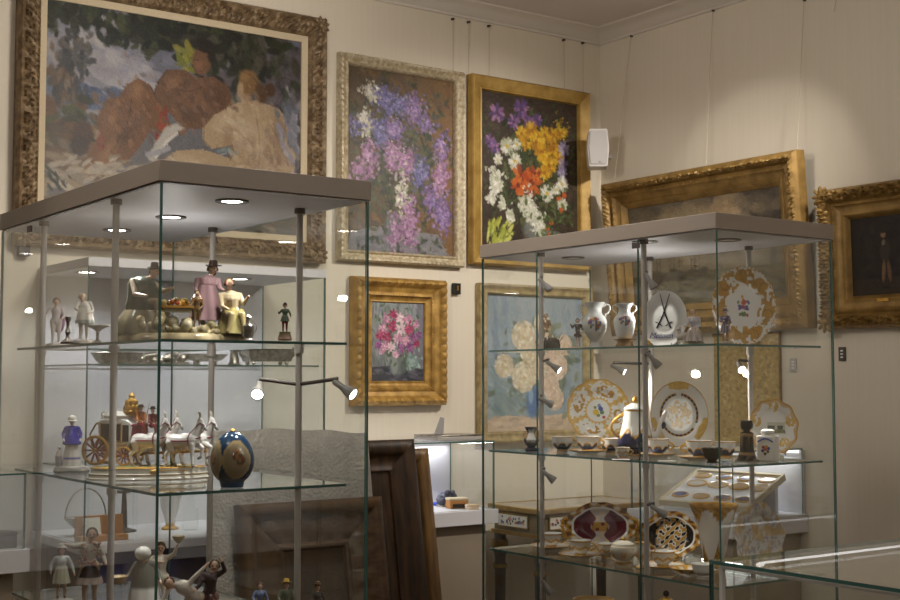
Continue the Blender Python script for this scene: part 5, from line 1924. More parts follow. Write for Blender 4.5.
# little hussar
t = place(284.5, 2.78, 0, 'porcelain_figurine', 'small porcelain huntsman in a green coat standing alone on the top shelf', 'figurine', 'porcelain figurines in the coach cabinet', SH=SH)
H = .078
MB().lathe([(.17 * H, 0), (.2 * H, .04 * H), (.15 * H, .2 * H), (.16 * H, .24 * H), (0, .25 * H)], 24, fn=lambda tt, i, r, z: rgb(176, 150, 130) if z < .2 * H else rgb(130, 120, 90)).build('base', 'painted_porcelain', t)
caps_obj('body', person(H * .78, top=rgb(84, 102, 84), low=rgb(120, 60, 54), shoe=BLK, off=(0, 0, .3), arms=(((-.2, .02, .66), (-.24, -.1, .74)), ((.19, -.02, .64), (.2, -.14, .5)))), H / 85, t)
dress(t, H * .78, lambda tt, i, r, z: rgb(84, 102, 84), .38, .6, .16, .09, (0, .01, .3), 'coat_skirt')
hair(t, H * .78, (0, -.01, .93), rgb(70, 46, 36), (0, 0, .3))
hat(t, H * .78, (0, -.01, .93), rgb(60, 44, 40), (0, 0, .3), .09, .06)
t = place(248, 2.84, 0, 'silver_cruet', 'small cut glass and silver cruet behind the shepherd group', 'cruet', SH=SH)
MB().lathe([(.011, 0), (.012, .003), (.009, .008), (.012, .014), (.012, .034), (.006, .04), (.005, .05), (.008, .053), (.003, .058), (0, .06)], 20).build('body', 'silver', t)
MB().tube([(.008 + .01 * math.sin(PI * k / 6), 0, .014 + .034 * k / 6) for k in range(7)], .0012, 6).build('handle', 'silver', t)

# ------------------------------------------------------------------ left cabinet, second shelf
# Delft lady
t = place(73, 3.22, 1, 'porcelain_figurine', 'blue and white porcelain lady in bonnet and long apron, behind the coach', 'figurine', 'porcelain figurines in the coach cabinet', SH=SH)
H = .14
CBL = rgb(26, 34, 176)
rock(t, H, .26, .14, (228, 226, 224), 1.1, .8, seed=31)
hd = (0, -.01, .93)
caps_obj('body', person(H * .9, top=CBL, low=WHT, skin=rgb(236, 226, 216), sleeve=CBL, off=(0, 0, .1), arms=(((-.17, 0, .66), (-.15, -.1, .54)), ((.17, 0, .66), (.15, -.1, .54)))), H / 85, t)


def delft(tt, i, r, z):
    if z < .19 * H and z > .165 * H:
        return CBL
    a = ((tt + PI / 2 + PI) % (2 * PI)) - PI
    if abs(a) > 1.0 and math.sin(8 * tt) > .1:
        return mixc(WHT, rgb(110, 120, 180), .5)
    return WHT


dress(t, H * .9, delft, .04, .56, .19, .085, (0, 0, .1))
b = MB()
b.ball((0, .01 * H, (.93 * .9 + .11) * H), .078 * H, 14, sc3=(1, 1, .95), colr=WHT)
b.lathe([(.05 * H, 0), (.1 * H, -.02 * H), (.105 * H, -.015 * H), (.04 * H, .01 * H)], 20, (0, 0, .93 * H), fn=lambda *a: WHT)
b.build('bonnet', 'painted_porcelain', t)
b = MB()
b.lathe([(.0, .5 * H), (.155 * H, .5 * H), (.165 * H, .52 * H), (.1 * H, .72 * H), (.06 * H, .79 * H), (0, .8 * H)], 28, fn=lambda *a: CBL)
b.build('shawl', 'painted_porcelain', t)
b = MB()
b.tube([(-.22 * H, -.02 * H, .3 * H), (-.21 * H, -.02 * H, .4 * H)], [.06 * H, .035 * H], 14, colr=WHT)
b.ball((-.21 * H, -.02 * H, .44 * H), .035 * H, 10, colr=WHT)
b.tube([(-.22 * H, -.02 * H, .12 * H), (-.22 * H, -.02 * H, .3 * H)], [.05 * H, .06 * H], 12, colr=mixc(WHT, CBL, .4))
b.build('small_child', 'painted_porcelain', t)

# the state coach with four greys
t = place(150, 3.06, 1, 'porcelain_coach_group', 'white and gold porcelain royal coach drawn by four grey horses on oval base', 'porcelain group', turn=.02, SH=SH)
b = MB()
W1 = rgb(226, 222, 208)


def basec(tt, i, r, z):
    if .010 < z < .0125 or z > .026 or z < .002:
        return GOLDC
    return rgb(120, 140, 84) if z > .0265 else W1


b.lathe([(.15, 0), (.151, .002), (.147, .0035), (.144, .009), (.147, .0105), (.147, .0125), (.141, .014), (.139, .02), (.142, .0245), (.142, .0262), (.138, .0272), (0, .0272)], 96, sx=.94, sy=.5, fn=basec)
b.build('plinth', 'painted_porcelain', t)
b = MB()
rnd = random.Random(2)
for _ in range(60):
    a = rnd.uniform(0, 6.28)
    q = rnd.uniform(.2, .9)
    b.ball((.13 * q * math.cos(a), .064 * q * math.sin(a), .027), rnd.uniform(.003, .007), 6, sc3=(1.4, 1.2, .4), colr=rgb(*rnd.choice([(120, 140, 84), (150, 150, 96), (96, 120, 70), (190, 180, 140)])))
b.build('turf', 'painted_porcelain', t)
b = MB()
for a in (-.06, .02, .1):
    b.ball((.01 + a * .05, -.0725, .018), .006, 10, sc3=(1, .5, 1))
for k in range(16):
    x = .02 + k * .0042
    b.ball((x, -.0705, .0205), .0017, 6)
b.build('gilt_cartouche', 'gilt_paint', t)
ZB = .0275


def wheel(name, x, y, r):
    b = MB()
    b.tube([(r * .9 * math.cos(2 * PI * k / 28), 0, r * .9 * math.sin(2 * PI * k / 28)) for k in range(28)], r * .11, 8, closed=True, mi=0)
    for k in range(10):
        a = 2 * PI * k / 10
        b.tube([(0, 0, 0), (r * .86 * math.cos(a), 0, r * .86 * math.sin(a))], [r * .06, r * .075], 6, mi=1)
    b.lathe([(r * .2, -.004), (r * .14, .005), (0, .006)], 12, rot=rx(PI / 2), mi=0)
    o = b.build(name, ['gilt_paint', 'wine'], t)
    o.location = (x, y, ZB + r)
    return o


for y in (-.026, .026):
    wheel('wheel', -.122, y, .033)
    wheel('wheel', -.053, y, .021)
# coach body
b = MB()
pf = [(-.115, .062), (-.11, .05), (-.09, .044), (-.06, .046), (-.047, .056), (-.042, .08), (-.036, .118), (-.05, .128), (-.085, .132), (-.116, .128), (-.122, .118)]
b.prism(pf, -.02, .02)
body = b.build('coach_body', 'porcelain', t, bevel=.003)
for y in (-.0208, .0208):
    b = MB()
    for (xa, xb) in ((-.112, -.09), (-.086, -.064)):
        b.bb((xa, y - .0006, .082), (xb, y + .0006, .118))
    b.bb((-.06, y - .0006, .08), (-.045, y + .0006, .116))
    b.build('window', 'ebony', body)
    b = MB()
    for q in ([(-.113, .08), (-.089, .08), (-.089, .12), (-.113, .12)], [(-.087, .08), (-.063, .08), (-.063, .12), (-.087, .12)], [(-.114, .06), (-.1, .05), (-.062, .051), (-.05, .06), (-.05, .074), (-.114, .074)]):
        b.tube([(x, y * 1.02, z) for x, z in q], .0014, 6, closed=True)
    b.build('gilt_trim', 'gilt_paint', body)
b = MB()
for sx in (-1, 1):
    b.tube([(-.079 + sx * .036, 0, .128), (-.079 + sx * .042, 0, .14), (-.079 + sx * .034, 0, .146)], [.006, .004, .002], 8)
b.lathe([(.036, .13), (.037, .136), (.028, .142), (.014, .146), (.012, .15), (0, .15)], 24, (-.079, 0, 0), sy=.6)
b.build('roof', 'porcelain', t)
b = MB()
for k in range(8):
    a = 2 * PI * k / 8
    b.ball((-.05 + .012 * math.cos(a), .012 * math.sin(a), .152), .007, 8, sc3=(1, 1, 1.3))
    b.ball((-.05 + .009 * math.cos(a + .4), .009 * math.sin(a + .4), .164), .006, 8, sc3=(1, 1, 1.4))
b.lathe([(.016, .138), (.018, .146), (.012, .156), (.013, .164), (.006, .176), (.007, .18), (.002, .186), (0, .19)], 20, (-.05, 0, 0))
b.build('crown_ornament', 'gilt_paint', t)
MB().tube([(-.118, 0, .06), (-.145, 0, .07), (-.15, 0, .095), (-.135, 0, .118), (-.118, 0, .122)], .0022, 8).build('rear_spring', 'gilt_dull', t)
MB().tube([(-.12, 0, ZB + .034), (-.06, 0, ZB + .03), (-.03, 0, ZB + .026), (.13, 0, ZB + .034)], .003, 8).build('carriage_pole', 'gilt_dull', t)
b = MB()
b.bb((-.048, -.018, .085), (-.018, .018, .112))
b.bb((-.05, -.02, .112), (-.014, .02, .118))
b.build('box_seat', 'wine', t, bevel=.003)
# coachman and footman
caps_obj('coachman', person(.074, top=rgb(196, 116, 50), low=rgb(150, 50, 50), shoe=BLK, pelvis=(0, .02, .34), chest=(0, 0, .58), head=(0, -.02, .78), look=(1, -.6), off=(-.3, -.1, 1.28),
                            arms=(((-.05, -.16, .44), (.14, -.2, .4)), ((.16, -.06, .46), (.26, -.1, .42))), legs=(((.12, -.1, .32), (.16, -.1, .08)), ((.16, .04, .32), (.2, .04, .08)))), .0011, t)
hat(t, .074, (0, -.02, .78), BLK, (-.3, -.1, 1.28), .13, .07, 0, True)
caps_obj('footman', person(.074, top=rgb(120, 40, 44), low=rgb(120, 40, 50), shoe=BLK, pelvis=(0, .02, .34), chest=(0, 0, .58), head=(0, -.02, .78), look=(1, -.6), off=(-.02, .1, 1.22),
                           arms=(((-.05, -.16, .44), (.14, -.2, .4)), ((.16, -.06, .46), (.26, -.1, .42))), legs=(((.12, -.1, .32), (.16, -.1, .08)), ((.16, .04, .32), (.2, .04, .08)))), .0011, t)
hat(t, .074, (0, -.02, .78), BLK, (-.02, .1, 1.22), .13, .07, 0, True)
MB().tube([(-.012, -.012, .112), (.004, -.02, .165)], [.0012, .0006], 6).build('whip', 'gilt_dull', t)


def horse(x, y, k, s=1.0):
    """a prancing grey in local axes: nose to +x"""
    g, d = rgb(232, 230, 226), rgb(150, 146, 142)
    S = .001 * s
    P = lambda a, z, w=0: ((x + a * S), y + w * S, ZB + z * S)
    C = [(P(-26, 52), P(0, 50), 14 * S, 13.5 * S, g), (P(0, 50), P(20, 54), 13.5 * S, 13.5 * S, g), (P(20, 56), P(33, 80), 10 * S, 7 * S, g), (P(33, 80), P(35, 92), 7 * S, 5.5 * S, g),
         (P(35, 92), P(44, 78), 5.5 * S, 3.4 * S, g), (P(44, 78), P(47, 74), 3.4 * S, 3 * S, d), (P(33, 96, -2.5), P(32.5, 101, -3), 2 * S, 1 * S, g), (P(33, 96, 2.5), P(32.5, 101, 3), 2 * S, 1 * S, g),
         (P(42, 84, -3), P(42.2, 84.4, -3.3), 1.3 * S, 1.3 * S, BLK), (P(42, 84, 3), P(42.2, 84.4, 3.3), 1.3 * S, 1.3 * S, BLK),
         (P(-36, 54), P(-46, 40), 4 * S, 4.5 * S, d), (P(-46, 40), P(-45, 20), 4.5 * S, 1.5 * S, d)]
    for w in (-1, 1):
        u = w * 7
        hb = 4 if w == k else -5
        C += [(P(-28, 48, u), P(-20 + hb, 34, u), 9.5 * S, 6 * S, g), (P(-20 + hb, 34, u), P(-33 + hb, 24, u), 5.2 * S, 3.6 * S, g), (P(-33 + hb, 24, u), P(-29 + hb, 5, u), 3.5 * S, 2.8 * S, g), (P(-29 + hb, 5, u), P(-26 + hb, 2.4, u), 3.4 * S, 3.4 * S, d)]
        if w == k:
            C += [(P(22, 46, u), P(36, 38, u), 7 * S, 4.4 * S, g), (P(36, 38, u), P(33, 20, u), 4 * S, 2.7 * S, g), (P(33, 20, u), P(28, 17, u), 3 * S, 3.2 * S, d)]
        else:
            C += [(P(20, 46, u), P(20, 26, u), 7 * S, 4.2 * S, g), (P(20, 26, u), P(21, 5, u), 3.8 * S, 2.6 * S, g), (P(21, 5, u), P(23, 2.4, u), 3.2 * S, 3.4 * S, d)]
    o = caps_obj('horse', C, .0013 * s, t)
    b = MB()
    for q in range(7):
        f = q / 6
        b.ball(P(23 + 8 * f, 66 + 27 * f), (4.6 - 1.2 * f) * S, 8, sc3=(.9, .5, 1.2), colr=d)
    b.build('mane', 'painted_porcelain', o)
    b = MB()
    b.tube([P(14 + 13.8 * math.sin(a) * 0, 54 + 14.2 * math.sin(a), 14 * math.cos(a)) for a in [2 * PI * i / 20 for i in range(20)]], 1.2 * S, 5, closed=True)
    b.tube([P(-38, 54, -8), P(-20, 52, -14.2), P(10, 52, -14.2), P(33, 58, -7), P(34, 58, 0), P(33, 58, 7), P(10, 52, 14.2), P(-20, 52, 14.2), P(-38, 54, 8)], 1.2 * S, 5)
    b.tube([P(45, 82, -3.6), P(36, 88, -6), P(28, 80, -8.5), P(14, 66, -6)], .9 * S, 5)
    b.build('harness', 'wine', o)
    b = MB()
    b.tube([P(34, 98), P(33, 106), P(30, 111)], [2 * S, 3 * S, 1 * S], 8)
    b.build('plume', 'porcelain_cream', o)


horse(.006, -.022, 1, 1.08)
horse(.012, .022, -1, 1.08)
horse(.088, -.02, 1, 1.08)
horse(.094, .024, -1, 1.08)
# the whole team is turned towards the viewer on its plinth
for o in t.children:
    if o.name.split('.')[0] not in ('plinth', 'turf', 'gilt_cartouche'):
        o.rotation_euler = (0, 0, -.5)
        k = 1.08
        o.scale = (k, k, k)
        v = rz(-.5) @ Vector(o.location) * k
        o.location = (v.x + .006, v.y + .01, v.z - ZB * (k - 1))
MB().lathe([(.006, 0), (.004, .01), (.006, .03), (.002, .036), (0, .038)], 12, (.055, -.004, ZB)).build('shrub_support', 'leaf_green', t)

# blue egg
t = place(233, 2.8, 1, 'egg_vase', 'dark blue egg shaped porcelain piece with oval gilt framed medallions', 'vase', SH=SH)


def eggc(tt, i, r, z):
    a = ((tt + PI / 2 + PI) % (2 * PI)) - PI
    for ac in (-.0, 2.1, -1.45):
        q = math.hypot((a - ac - .25) / .72, (z - .06) / .042)
        if q < 1:
            if q > .84:
                return rgb(180, 158, 116)
            n = hsh(round(a * 9), round(z * 260))
            u, v = (a - ac - .25) / .62, (z - .066) / .036
            if math.hypot(u + .1, v - .15) < .34:
                return [rgb(150, 110, 80), rgb(96, 70, 50), rgb(176, 130, 90)][int(n * 3)]
            if math.hypot(u - .25, v + .2) < .35:
                return [rgb(120, 76, 54), rgb(160, 120, 86), rgb(90, 84, 70)][int(n * 3)]
            return rgb(156, 142, 114)
    if z < .022:
        return rgb(40, 52, 74) if z > .018 else rgb(52, 92, 130)
    return rgb(34, 66, 98)


hE = .115
pr = []
for k in range(41):
    a = PI * k / 40
    z = hE / 2 * (1 - math.cos(a)) + .004
    r = .047 * math.sin(a) * (1 + .1 * math.cos(a)) if 0 < k < 40 else 0
    pr.append((r, z))
pr = [(.024, 0), (.025, .003)] + [p_ for p_ in pr if p_[1] > .012]
MB().lathe(pr, 90, fn=eggc).build('body', 'painted_porcelain', t)
MB().lathe([(.004, hE + .002), (.006, hE + .005), (.003, hE + .009), (0, hE + .01)], 12).build('finial', 'gilt_paint', t)

# ------------------------------------------------------------------ left cabinet, third shelf
FG = 'porcelain figurines in the coach cabinet'
t = place(65, 3.26, 2, 'porcelain_figurine', 'porcelain boy in pale cap and short frilled breeches, seen from the back', 'figurine', FG, SH=SH)
H = .135
rock(t, H, .2, .05, (214, 210, 204), seed=41)
PB = rgb(206, 214, 214)
caps_obj('body', person(H * .95, top=PB, low=rgb(214, 190, 170), shoe=BLK, look=(.3, 1), off=(0, 0, .05), sleeve=PB, arms=(((-.2, .02, .64), (-.2, -.06, .5)), ((.2, .02, .62), (.24, -.04, .46)))), H / 85, t)
dress(t, H * .95, lambda tt, i, r, z: mixc(rgb(226, 222, 208), rgb(196, 196, 170), .5 + .5 * math.sin(10 * tt)), .3, .62, .17, .1, (0, 0, .05), 'breeches')
hair(t, H * .95, (0, -.01, .93), rgb(120, 90, 70), (0, 0, .05))
hat(t, H * .95, (0, 0, .94), rgb(224, 222, 214), (0, 0, .05), .1, .07)
t = place(93, 3.16, 2, 'porcelain_figurine', 'tall porcelain dancer in a dark skirt bending under a flower garland', 'figurine', FG, SH=SH)
H = .2
rock(t, H, .16, .04, (214, 208, 196), seed=42)
caps_obj('body', person(H * .93, top=rgb(206, 200, 186), low=rgb(216, 190, 168), shoe=rgb(120, 70, 60), off=(0, 0, .04), head=(.02, -.1, .92), chest=(-.02, -.03, .72), arms=(((-.2, -.04, .76), (-.3, -.1, .8)), ((.17, -.02, .62), (.2, -.12, .54)))), H / 85, t)
dress(t, H * .93, lambda tt, i, r, z: rgb(206, 190, 184) if z < .33 * H else rgb(46, 36, 44), .28, .54, .17, .085, (0, 0, .04), 'skirt')
hair(t, H * .93, (.02, -.1, .92), rgb(74, 42, 34), (0, 0, .04))
b = MB()
rnd = random.Random(9)
for _ in range(40):
    b.ball((rnd.uniform(-.13, .13) * H, rnd.uniform(-.14, -.06) * H, rnd.uniform(.52, .8) * H), rnd.uniform(.012, .024) * H, 7, colr=rgb(*rnd.choice([(180, 120, 80), (220, 210, 190), (150, 140, 96), (200, 150, 110), (160, 90, 70)])))
b.build('garland', 'painted_porcelain', t)
t = place(147, 2.95, 2, 'porcelain_figurine', 'porcelain peasant woman in a white headscarf and grey shawl, seen from behind', 'figurine', FG, SH=SH)
H = .172
rock(t, H, .25, .05, (226, 222, 214), seed=43)
GS = rgb(104, 104, 98)
caps_obj('body', person(H * .95, top=GS, low=WHT, look=(-.4, 1), head=(-.02, -.06, .9), off=(0, 0, .05), slim=1.2, arms=(((-.2, -.06, .64), (-.26, -.16, .6)), ((.2, -.02, .62), (.22, -.14, .54)))), H / 85, t)
dress(t, H * .95, lambda tt, i, r, z: WHT if z < .44 * H else GS, .03, .74, .26, .13, (0, 0, .05))
b = MB()
b.ball((-.02 * H, -.05 * H, .93 * H), .1 * H, 16, sc3=(1.1, 1, .95), colr=WHT)
b.ball((-.0 * H, .03 * H, .86 * H), .05 * H, 12, sc3=(1, .8, 1.4), colr=WHT)
b.build('headscarf', 'painted_porcelain', t)
MB().lathe([(.05 * H, 0), (.1 * H, .03 * H), (.13 * H, .1 * H), (.12 * H, .1 * H), (.06 * H, .04 * H), (0, .03 * H)], 24, (-.33 * H, -.16 * H, .56 * H), fn=lambda *a: rgb(206, 180, 140)).build('basket', 'painted_porcelain', t)
t = place(163, 3.08, 2, 'porcelain_figurine', 'slender porcelain figurine with raised arms holding a bowl, behind the headscarf woman', 'figurine', FG, SH=SH)
H = .17
rock(t, H, .15, .05, (210, 200, 186), seed=44)
caps_obj('body', person(H * .93, top=rgb(224, 214, 200), low=rgb(220, 206, 190), off=(0, 0, .05), arms=(((-.15, -.08, .74), (.02, -.2, .74)), ((.2, -.06, .84), (.24, -.1, .96)))), H / 85, t)
hair(t, H * .93, (0, -.01, .93), rgb(110, 80, 50), (0, 0, .05))
MB().lathe([(.02 * H, 0), (.06 * H, .04 * H), (.09 * H, .1 * H), (.08 * H, .1 * H), (0, .03 * H)], 20, (.24 * H, -.12 * H, .98 * H), fn=lambda *a: rgb(200, 186, 160)).build('bowl', 'painted_porcelain', t)
t = place(190, 2.8, 2, 'porcelain_group', 'pair of porcelain dancers, one pale and bending, one in a dark dress', 'porcelain group', SH=SH)
H = .175
rock(t, H, .32, .05, (220, 214, 206), 1.2, .7, seed=45)
caps_obj('bending_figure', person(H * .9, top=rgb(220, 212, 204), low=rgb(220, 206, 190), off=(.0, 0, .05), pelvis=(.1, 0, .5), chest=(-.06, -.06, .64), head=(-.24, -.1, .7), look=(-1, -.5), arms=(((-.3, -.1, .54), (-.36, -.14, .42)), ((.12, -.1, .8), (.26, -.1, .94)))), H / 85, t)
hair(t, H * .9, (-.24, -.1, .7), rgb(92, 56, 40), (0, 0, .05))
caps_obj('dancing_figure', person(H * .9, top=rgb(60, 44, 48), low=rgb(150, 120, 110), off=(.3, .06, .05), head=(.06, -.02, .9), arms=(((-.14, -.1, .66), (-.2, -.2, .6)), ((.2, -.06, .84), (.14, -.1, 1.0)))), H / 85, t)
hair(t, H * .9, (.06, -.02, .9), rgb(54, 40, 34), (.3, .06, .05))
dress(t, H * .9, lambda tt, i, r, z: mixc(rgb(60, 44, 48), rgb(110, 60, 60), .5 + .5 * math.sin(8 * tt)), .05, .56, .2, .08, (.3, .06, .05))
for px, d, lb, H, tp, hc, hatc in ((212, 2.95, 'small dark haired porcelain figurine low behind the bending dancers', .096, rgb(120, 110, 110), rgb(40, 32, 30), None), (262, 2.93, 'brown haired porcelain figurine in pale blue dress on the third shelf', .098, rgb(112, 128, 164), rgb(96, 64, 44), None),
                                   (288, 2.9, 'porcelain figurine in a yellow hat and green jacket on the third shelf', .106, rgb(116, 128, 110), rgb(120, 84, 50), rgb(206, 176, 84)), (319, 2.9, 'porcelain figurine in a brown hat, last at the shelf end', .1, rgb(96, 88, 84), rgb(84, 56, 40), rgb(110, 80, 44))):
    t = place(px, d, 2, 'porcelain_figurine', lb, 'figurine', FG, SH=SH)
    rock(t, H, .22, .05, (206, 198, 186), seed=int(px))
    caps_obj('body', person(H * .93, top=tp, low=rgb(196, 180, 166), off=(0, 0, .05), arms=(((-.17, -.04, .64), (-.12, -.16, .56)), ((.18, -.02, .62), (.2, -.12, .5)))), H / 85, t)
    dress(t, H * .93, lambda tt, i, r, z: mixc(tp, PORC, .3 + .3 * math.sin(8 * tt)), .04, .55, .2, .08, (0, 0, .05))
    hair(t, H * .93, (0, -.01, .93), hc, (0, 0, .05))
    if hatc:
        hat(t, H * .93, (0, -.01, .95), hatc, (0, 0, .05), .14, .065, -.15)

# ================================================================== wall cases
def wall_case(label, x0, x1, y0, y1, zb, zt, back, open_sides, base_t=.075, lid=False, plinth='plinth_taupe', deck_inset=.04):
    """a case against a wall: white deck on a plinth, glass hood with a white back panel on one wall"""
    t = thing('showcase', label, 'showcase', ((x0 + x1) / 2, (y0 + y1) / 2, 0))
    ox, oy = t.location.x, t.location.y
    L = lambda x, y, z: (x - ox, y - oy, z)
    MB().bb(L(x0, y0, zb - base_t), L(x1, y1, zb)).build('deck', 'case_white', t, bevel=.002)
    i = deck_inset
    if back == 'y':
        MB().bb(L(x0 + i, y0 + i, 0), L(x1 - i, y1, zb - base_t - .0005)).build('plinth', plinth, t)
    else:
        MB().bb(L(x0 + i, y0 + i, 0), L(x1, y1 - i, zb - base_t - .0005)).build('plinth', plinth, t)
    g = .006
    e = .012
    if back == 'y':
        MB().bb(L(x0 + e, y1 - .012, zb + .0005), L(x1 - e, y1 - .001, zt - .0005)).build('back_panel', 'case_white', t)
        pane('glass_panel', L(x0 + e, y0 + e, zb + .0005), L(x1 - e, y0 + e + g, zt), t)
        for k, s in ((x0 + e, 1), (x1 - e - g, 1)):
            pane('glass_panel', L(k, y0 + e + g + .0005, zb + .0005), L(k + g, y1 - .0125, zt), t)
    else:
        MB().bb(L(x1 - .012, y0 + e, zb + .0005), L(x1 - .001, y1 - e, zt - .0005)).build('back_panel', 'case_white', t)
        pane('glass_panel', L(x0 + e, y0 + e, zb + .0005), L(x0 + e + g, y1 - e, zt), t)
        for k in (y0 + e, y1 - e - g):
            pane('glass_panel', L(x0 + e + g + .0005, k, zb + .0005), L(x1 - .0125, k + g, zt), t)
    if lid:
        MB().bb(L(x0 + e, y0 + e, zt + .0005), L(x1 - e, y1 - .001, zt + .03)).build('lid', 'case_white', t)
    else:
        pane('glass_panel', L(x0 + e, y0 + e, zt + .0005), L(x1 - e, y1 - e, zt + g), t)
    return t, L


# ---- tall lit case behind the coach cabinet
C0, C1, CY0, CY1 = 1.53, 2.475, 4.235, 4.765
caseC, LC = wall_case('tall white backed wall showcase with silver, standing behind the coach cabinet', C0, C1, CY0, CY1, .95, 1.885, 'y', None, .03, lid=True, plinth='case_grey', deck_inset=.06)
pane('shelf', LC(C0 + .03, CY0 + .03, 1.549), LC(C1 - .03, CY1 - .02, 1.555), caseC)
pane('shelf', LC(C0 + .03, CY0 + .12, 1.194), LC(C0 + .42, CY1 - .02, 1.2), caseC)
MB().bb(LC(C0 + .03, CY0 + .028, .72), LC(C1 - .03, CY0 + .0595, .919)).build('cloth_skirt', 'navy_cloth', caseC)
for px, py in ((81, 272), (240, 279)):
    a = on(px, py, 2, 1.884)
    a = (min(max(a[0], C0 + .1), C1 - .1), min(max(a[1], CY0 + .1), CY1 - .1))
    d = MB().lathe([(.03, 1.8854), (.045, 1.8854), (.046, 1.883), (.03, 1.8825), (.028, 1.8854)], 28, LC(a[0], a[1], 0), ends=False).build('downlight', 'steel_dark', caseC)
    MB().lathe([(0, 1.8848), (.0285, 1.8848), (.0285, 1.8836), (0, 1.8836)], 24, LC(a[0], a[1], 0)).build('lens', 'led_lens', d)
    lamp('SPOT', (a[0], a[1], 1.88), (a[0], a[1], 0), 11, (.95, .94, 1.0), 150, .8, .03)

# silver on its glass shelf
S = 1.5555


def sil(px, y, name, label, cat, z=S, turn=0.0, group=None):
    a = on(px, 380, 1, y)
    t = thing(name, label, cat, (a[0], a[1], z), turn, group)
    PLACED.append((t, z - .0005))
    return t


GS_ = 'silver on the wall showcase shelf'
t = sil(117, 4.4, 'silver_basket', 'low pierced silver basket at the far end of the lit showcase shelf', 'basket', group=GS_)
MB().lathe([(.04, 0), (.045, .006), (.05, .012), (.062, .04), (.06, .042), (.046, .014), (0, .01)], 40, sx=1.5, wob=lambda tt, i: 1 + .03 * math.sin(14 * tt)).build('bowl', 'silver', t)
t = sil(160, 4.42, 'silver_centrepiece', 'long silver centrepiece with sculpted animals on the showcase shelf', 'centrepiece', group=GS_)
b = MB()
b.box((0, 0, .004), (.2, .05, .008))
rnd = random.Random(6)
for k in range(20):
    b.ball((rnd.uniform(-.09, .09), rnd.uniform(-.016, .016), rnd.uniform(.012, .024)), rnd.uniform(.008, .015), 8, sc3=(1.4, 1, 1))
b.build('plateau', 'silver', t)
caps_obj('sculpture', [((-.06, 0, .028), (-.02, 0, .032), .012, .013, PORC), ((-.02, 0, .034), (-.005, 0, .046), .008, .007, PORC), ((.03, 0, .03), (.06, 0, .034), .013, .012, PORC), ((.06, 0, .036), (.075, 0, .048), .008, .007, PORC), ((-.05, 0, .026), (-.055, 0, .008), .006, .005, PORC), ((.05, 0, .026), (.055, 0, .008), .006, .005, PORC)], .0025, t, 'silver')
t = sil(205, 4.42, 'silver_dish', 'scalloped silver dish on feet beside the long silver centrepiece', 'dish', group=GS_)
MB().lathe([(.03, .012), (.05, .016), (.07, .038), (.068, .04), (.048, .02), (0, .016)], 40, sx=1.2, wob=lambda tt, i: 1 + .06 * math.sin(9 * tt) * i).build('bowl', 'silver', t)
for a in (.5, 2.6, -.5, -2.6):
    MB().ball((.04 * math.cos(a), .03 * math.sin(a), .0075), .008, 8).build('foot', 'silver', t)
t = sil(234, 4.42, 'silver_beaker', 'small tapered silver beaker next to the rectangular jardiniere', 'beaker', group=GS_)
MB().lathe([(.024, 0), (.025, .004), (.018, .012), (.014, .05), (.02, .062), (.018, .062), (.01, .03), (0, .02)], 28).build('body', 'silver', t)
t = sil(267, 4.42, 'silver_jardiniere', 'rectangular silver jardiniere with two scroll handles on the showcase shelf', 'jardiniere', group=GS_)
b = MB()
b.add([(-.085, -.035, .014), (.085, -.035, .014), (.085, .035, .014), (-.085, .035, .014), (-.1, -.042, .062), (.1, -.042, .062), (.1, .042, .062), (-.1, .042, .062), (-.094, -.036, .062), (.094, -.036, .062), (.094, .036, .062), (-.094, .036, .062), (-.08, -.03, .02), (.08, -.03, .02), (.08, .03, .02), (-.08, .03, .02)],
      [(3, 2, 1, 0), (0, 1, 5, 4), (1, 2, 6, 5), (2, 3, 7, 6), (3, 0, 4, 7), (4, 5, 9, 8), (5, 6, 10, 9), (6, 7, 11, 10), (7, 4, 8, 11), (8, 9, 13, 12), (9, 10, 14, 13), (10, 11, 15, 14), (11, 8, 12, 15), (12, 13, 14, 15)], smooth=False)
b.build('trough', 'silver', t)
for k in (-1, 1):
    MB().tube([(k * .092, 0, .03), (k * .112, 0, .036), (k * .118, 0, .056), (k * .108, 0, .074), (k * .122, 0, .086)], [.004, .005, .005, .005, .003], 8).build('handle', 'silver', t)
    for y in (-.026, .026):
        MB().ball((k * .07, y, .0085), .009, 8).build('foot', 'silver', t)

D = .9505
t = sil(88, 4.5, 'handled_basket', 'silver cake basket with tall hoop handle on the showcase deck', 'basket', z=D)
MB().lathe([(.042, 0), (.045, .006), (.026, .016), (.042, .03), (.074, .06), (.078, .066), (.073, .066), (.04, .036), (0, .026)], 40, sx=1.0, sy=.8).build('bowl', 'silver', t)
MB().tube([(.074 * math.cos(PI * k / 14), 0, .062 + .105 * math.sin(PI * k / 14)) for k in range(15)], .003, 8).build('handle', 'silver', t)
t = sil(126, 4.55, 'scroll_ornament', 'dark metal scrolled ornament on a foot at the back of the showcase', 'ornament', z=D)
b = MB()
for k in (-1, 1):
    b.tube([(k * (.012 + .05 * q / 16 * math.cos(q * .55)), 0, .13 + .034 * (1 - q / 18) * math.sin(q * .55) + .03) for q in range(17)], .0055, 8)
b.tube([(0, 0, 0), (0, 0, .17)], [.014, .006], 12)
b.lathe([(.045, 0), (.046, .005), (.016, .014), (0, .016)], 24)
b.build('body', 'steel_dark', t)
t = sil(172, 4.52, 'porcelain_vase', 'white and gilt porcelain vase on the deck of the lit showcase', 'vase', z=D)
MB().lathe([(.03, 0), (.032, .006), (.016, .014), (.018, .03), (.034, .08), (.042, .13), (.05, .165), (.047, .166), (.035, .12), (0, .1)], 40, fn=lambda tt, i, r, z: GOLDC if z < .03 or z > .158 or (abs(((tt + 1.2) % 6.28) - 3.1) < .5 and .05 < z < .14) else PORC).build('body', 'painted_porcelain', t)
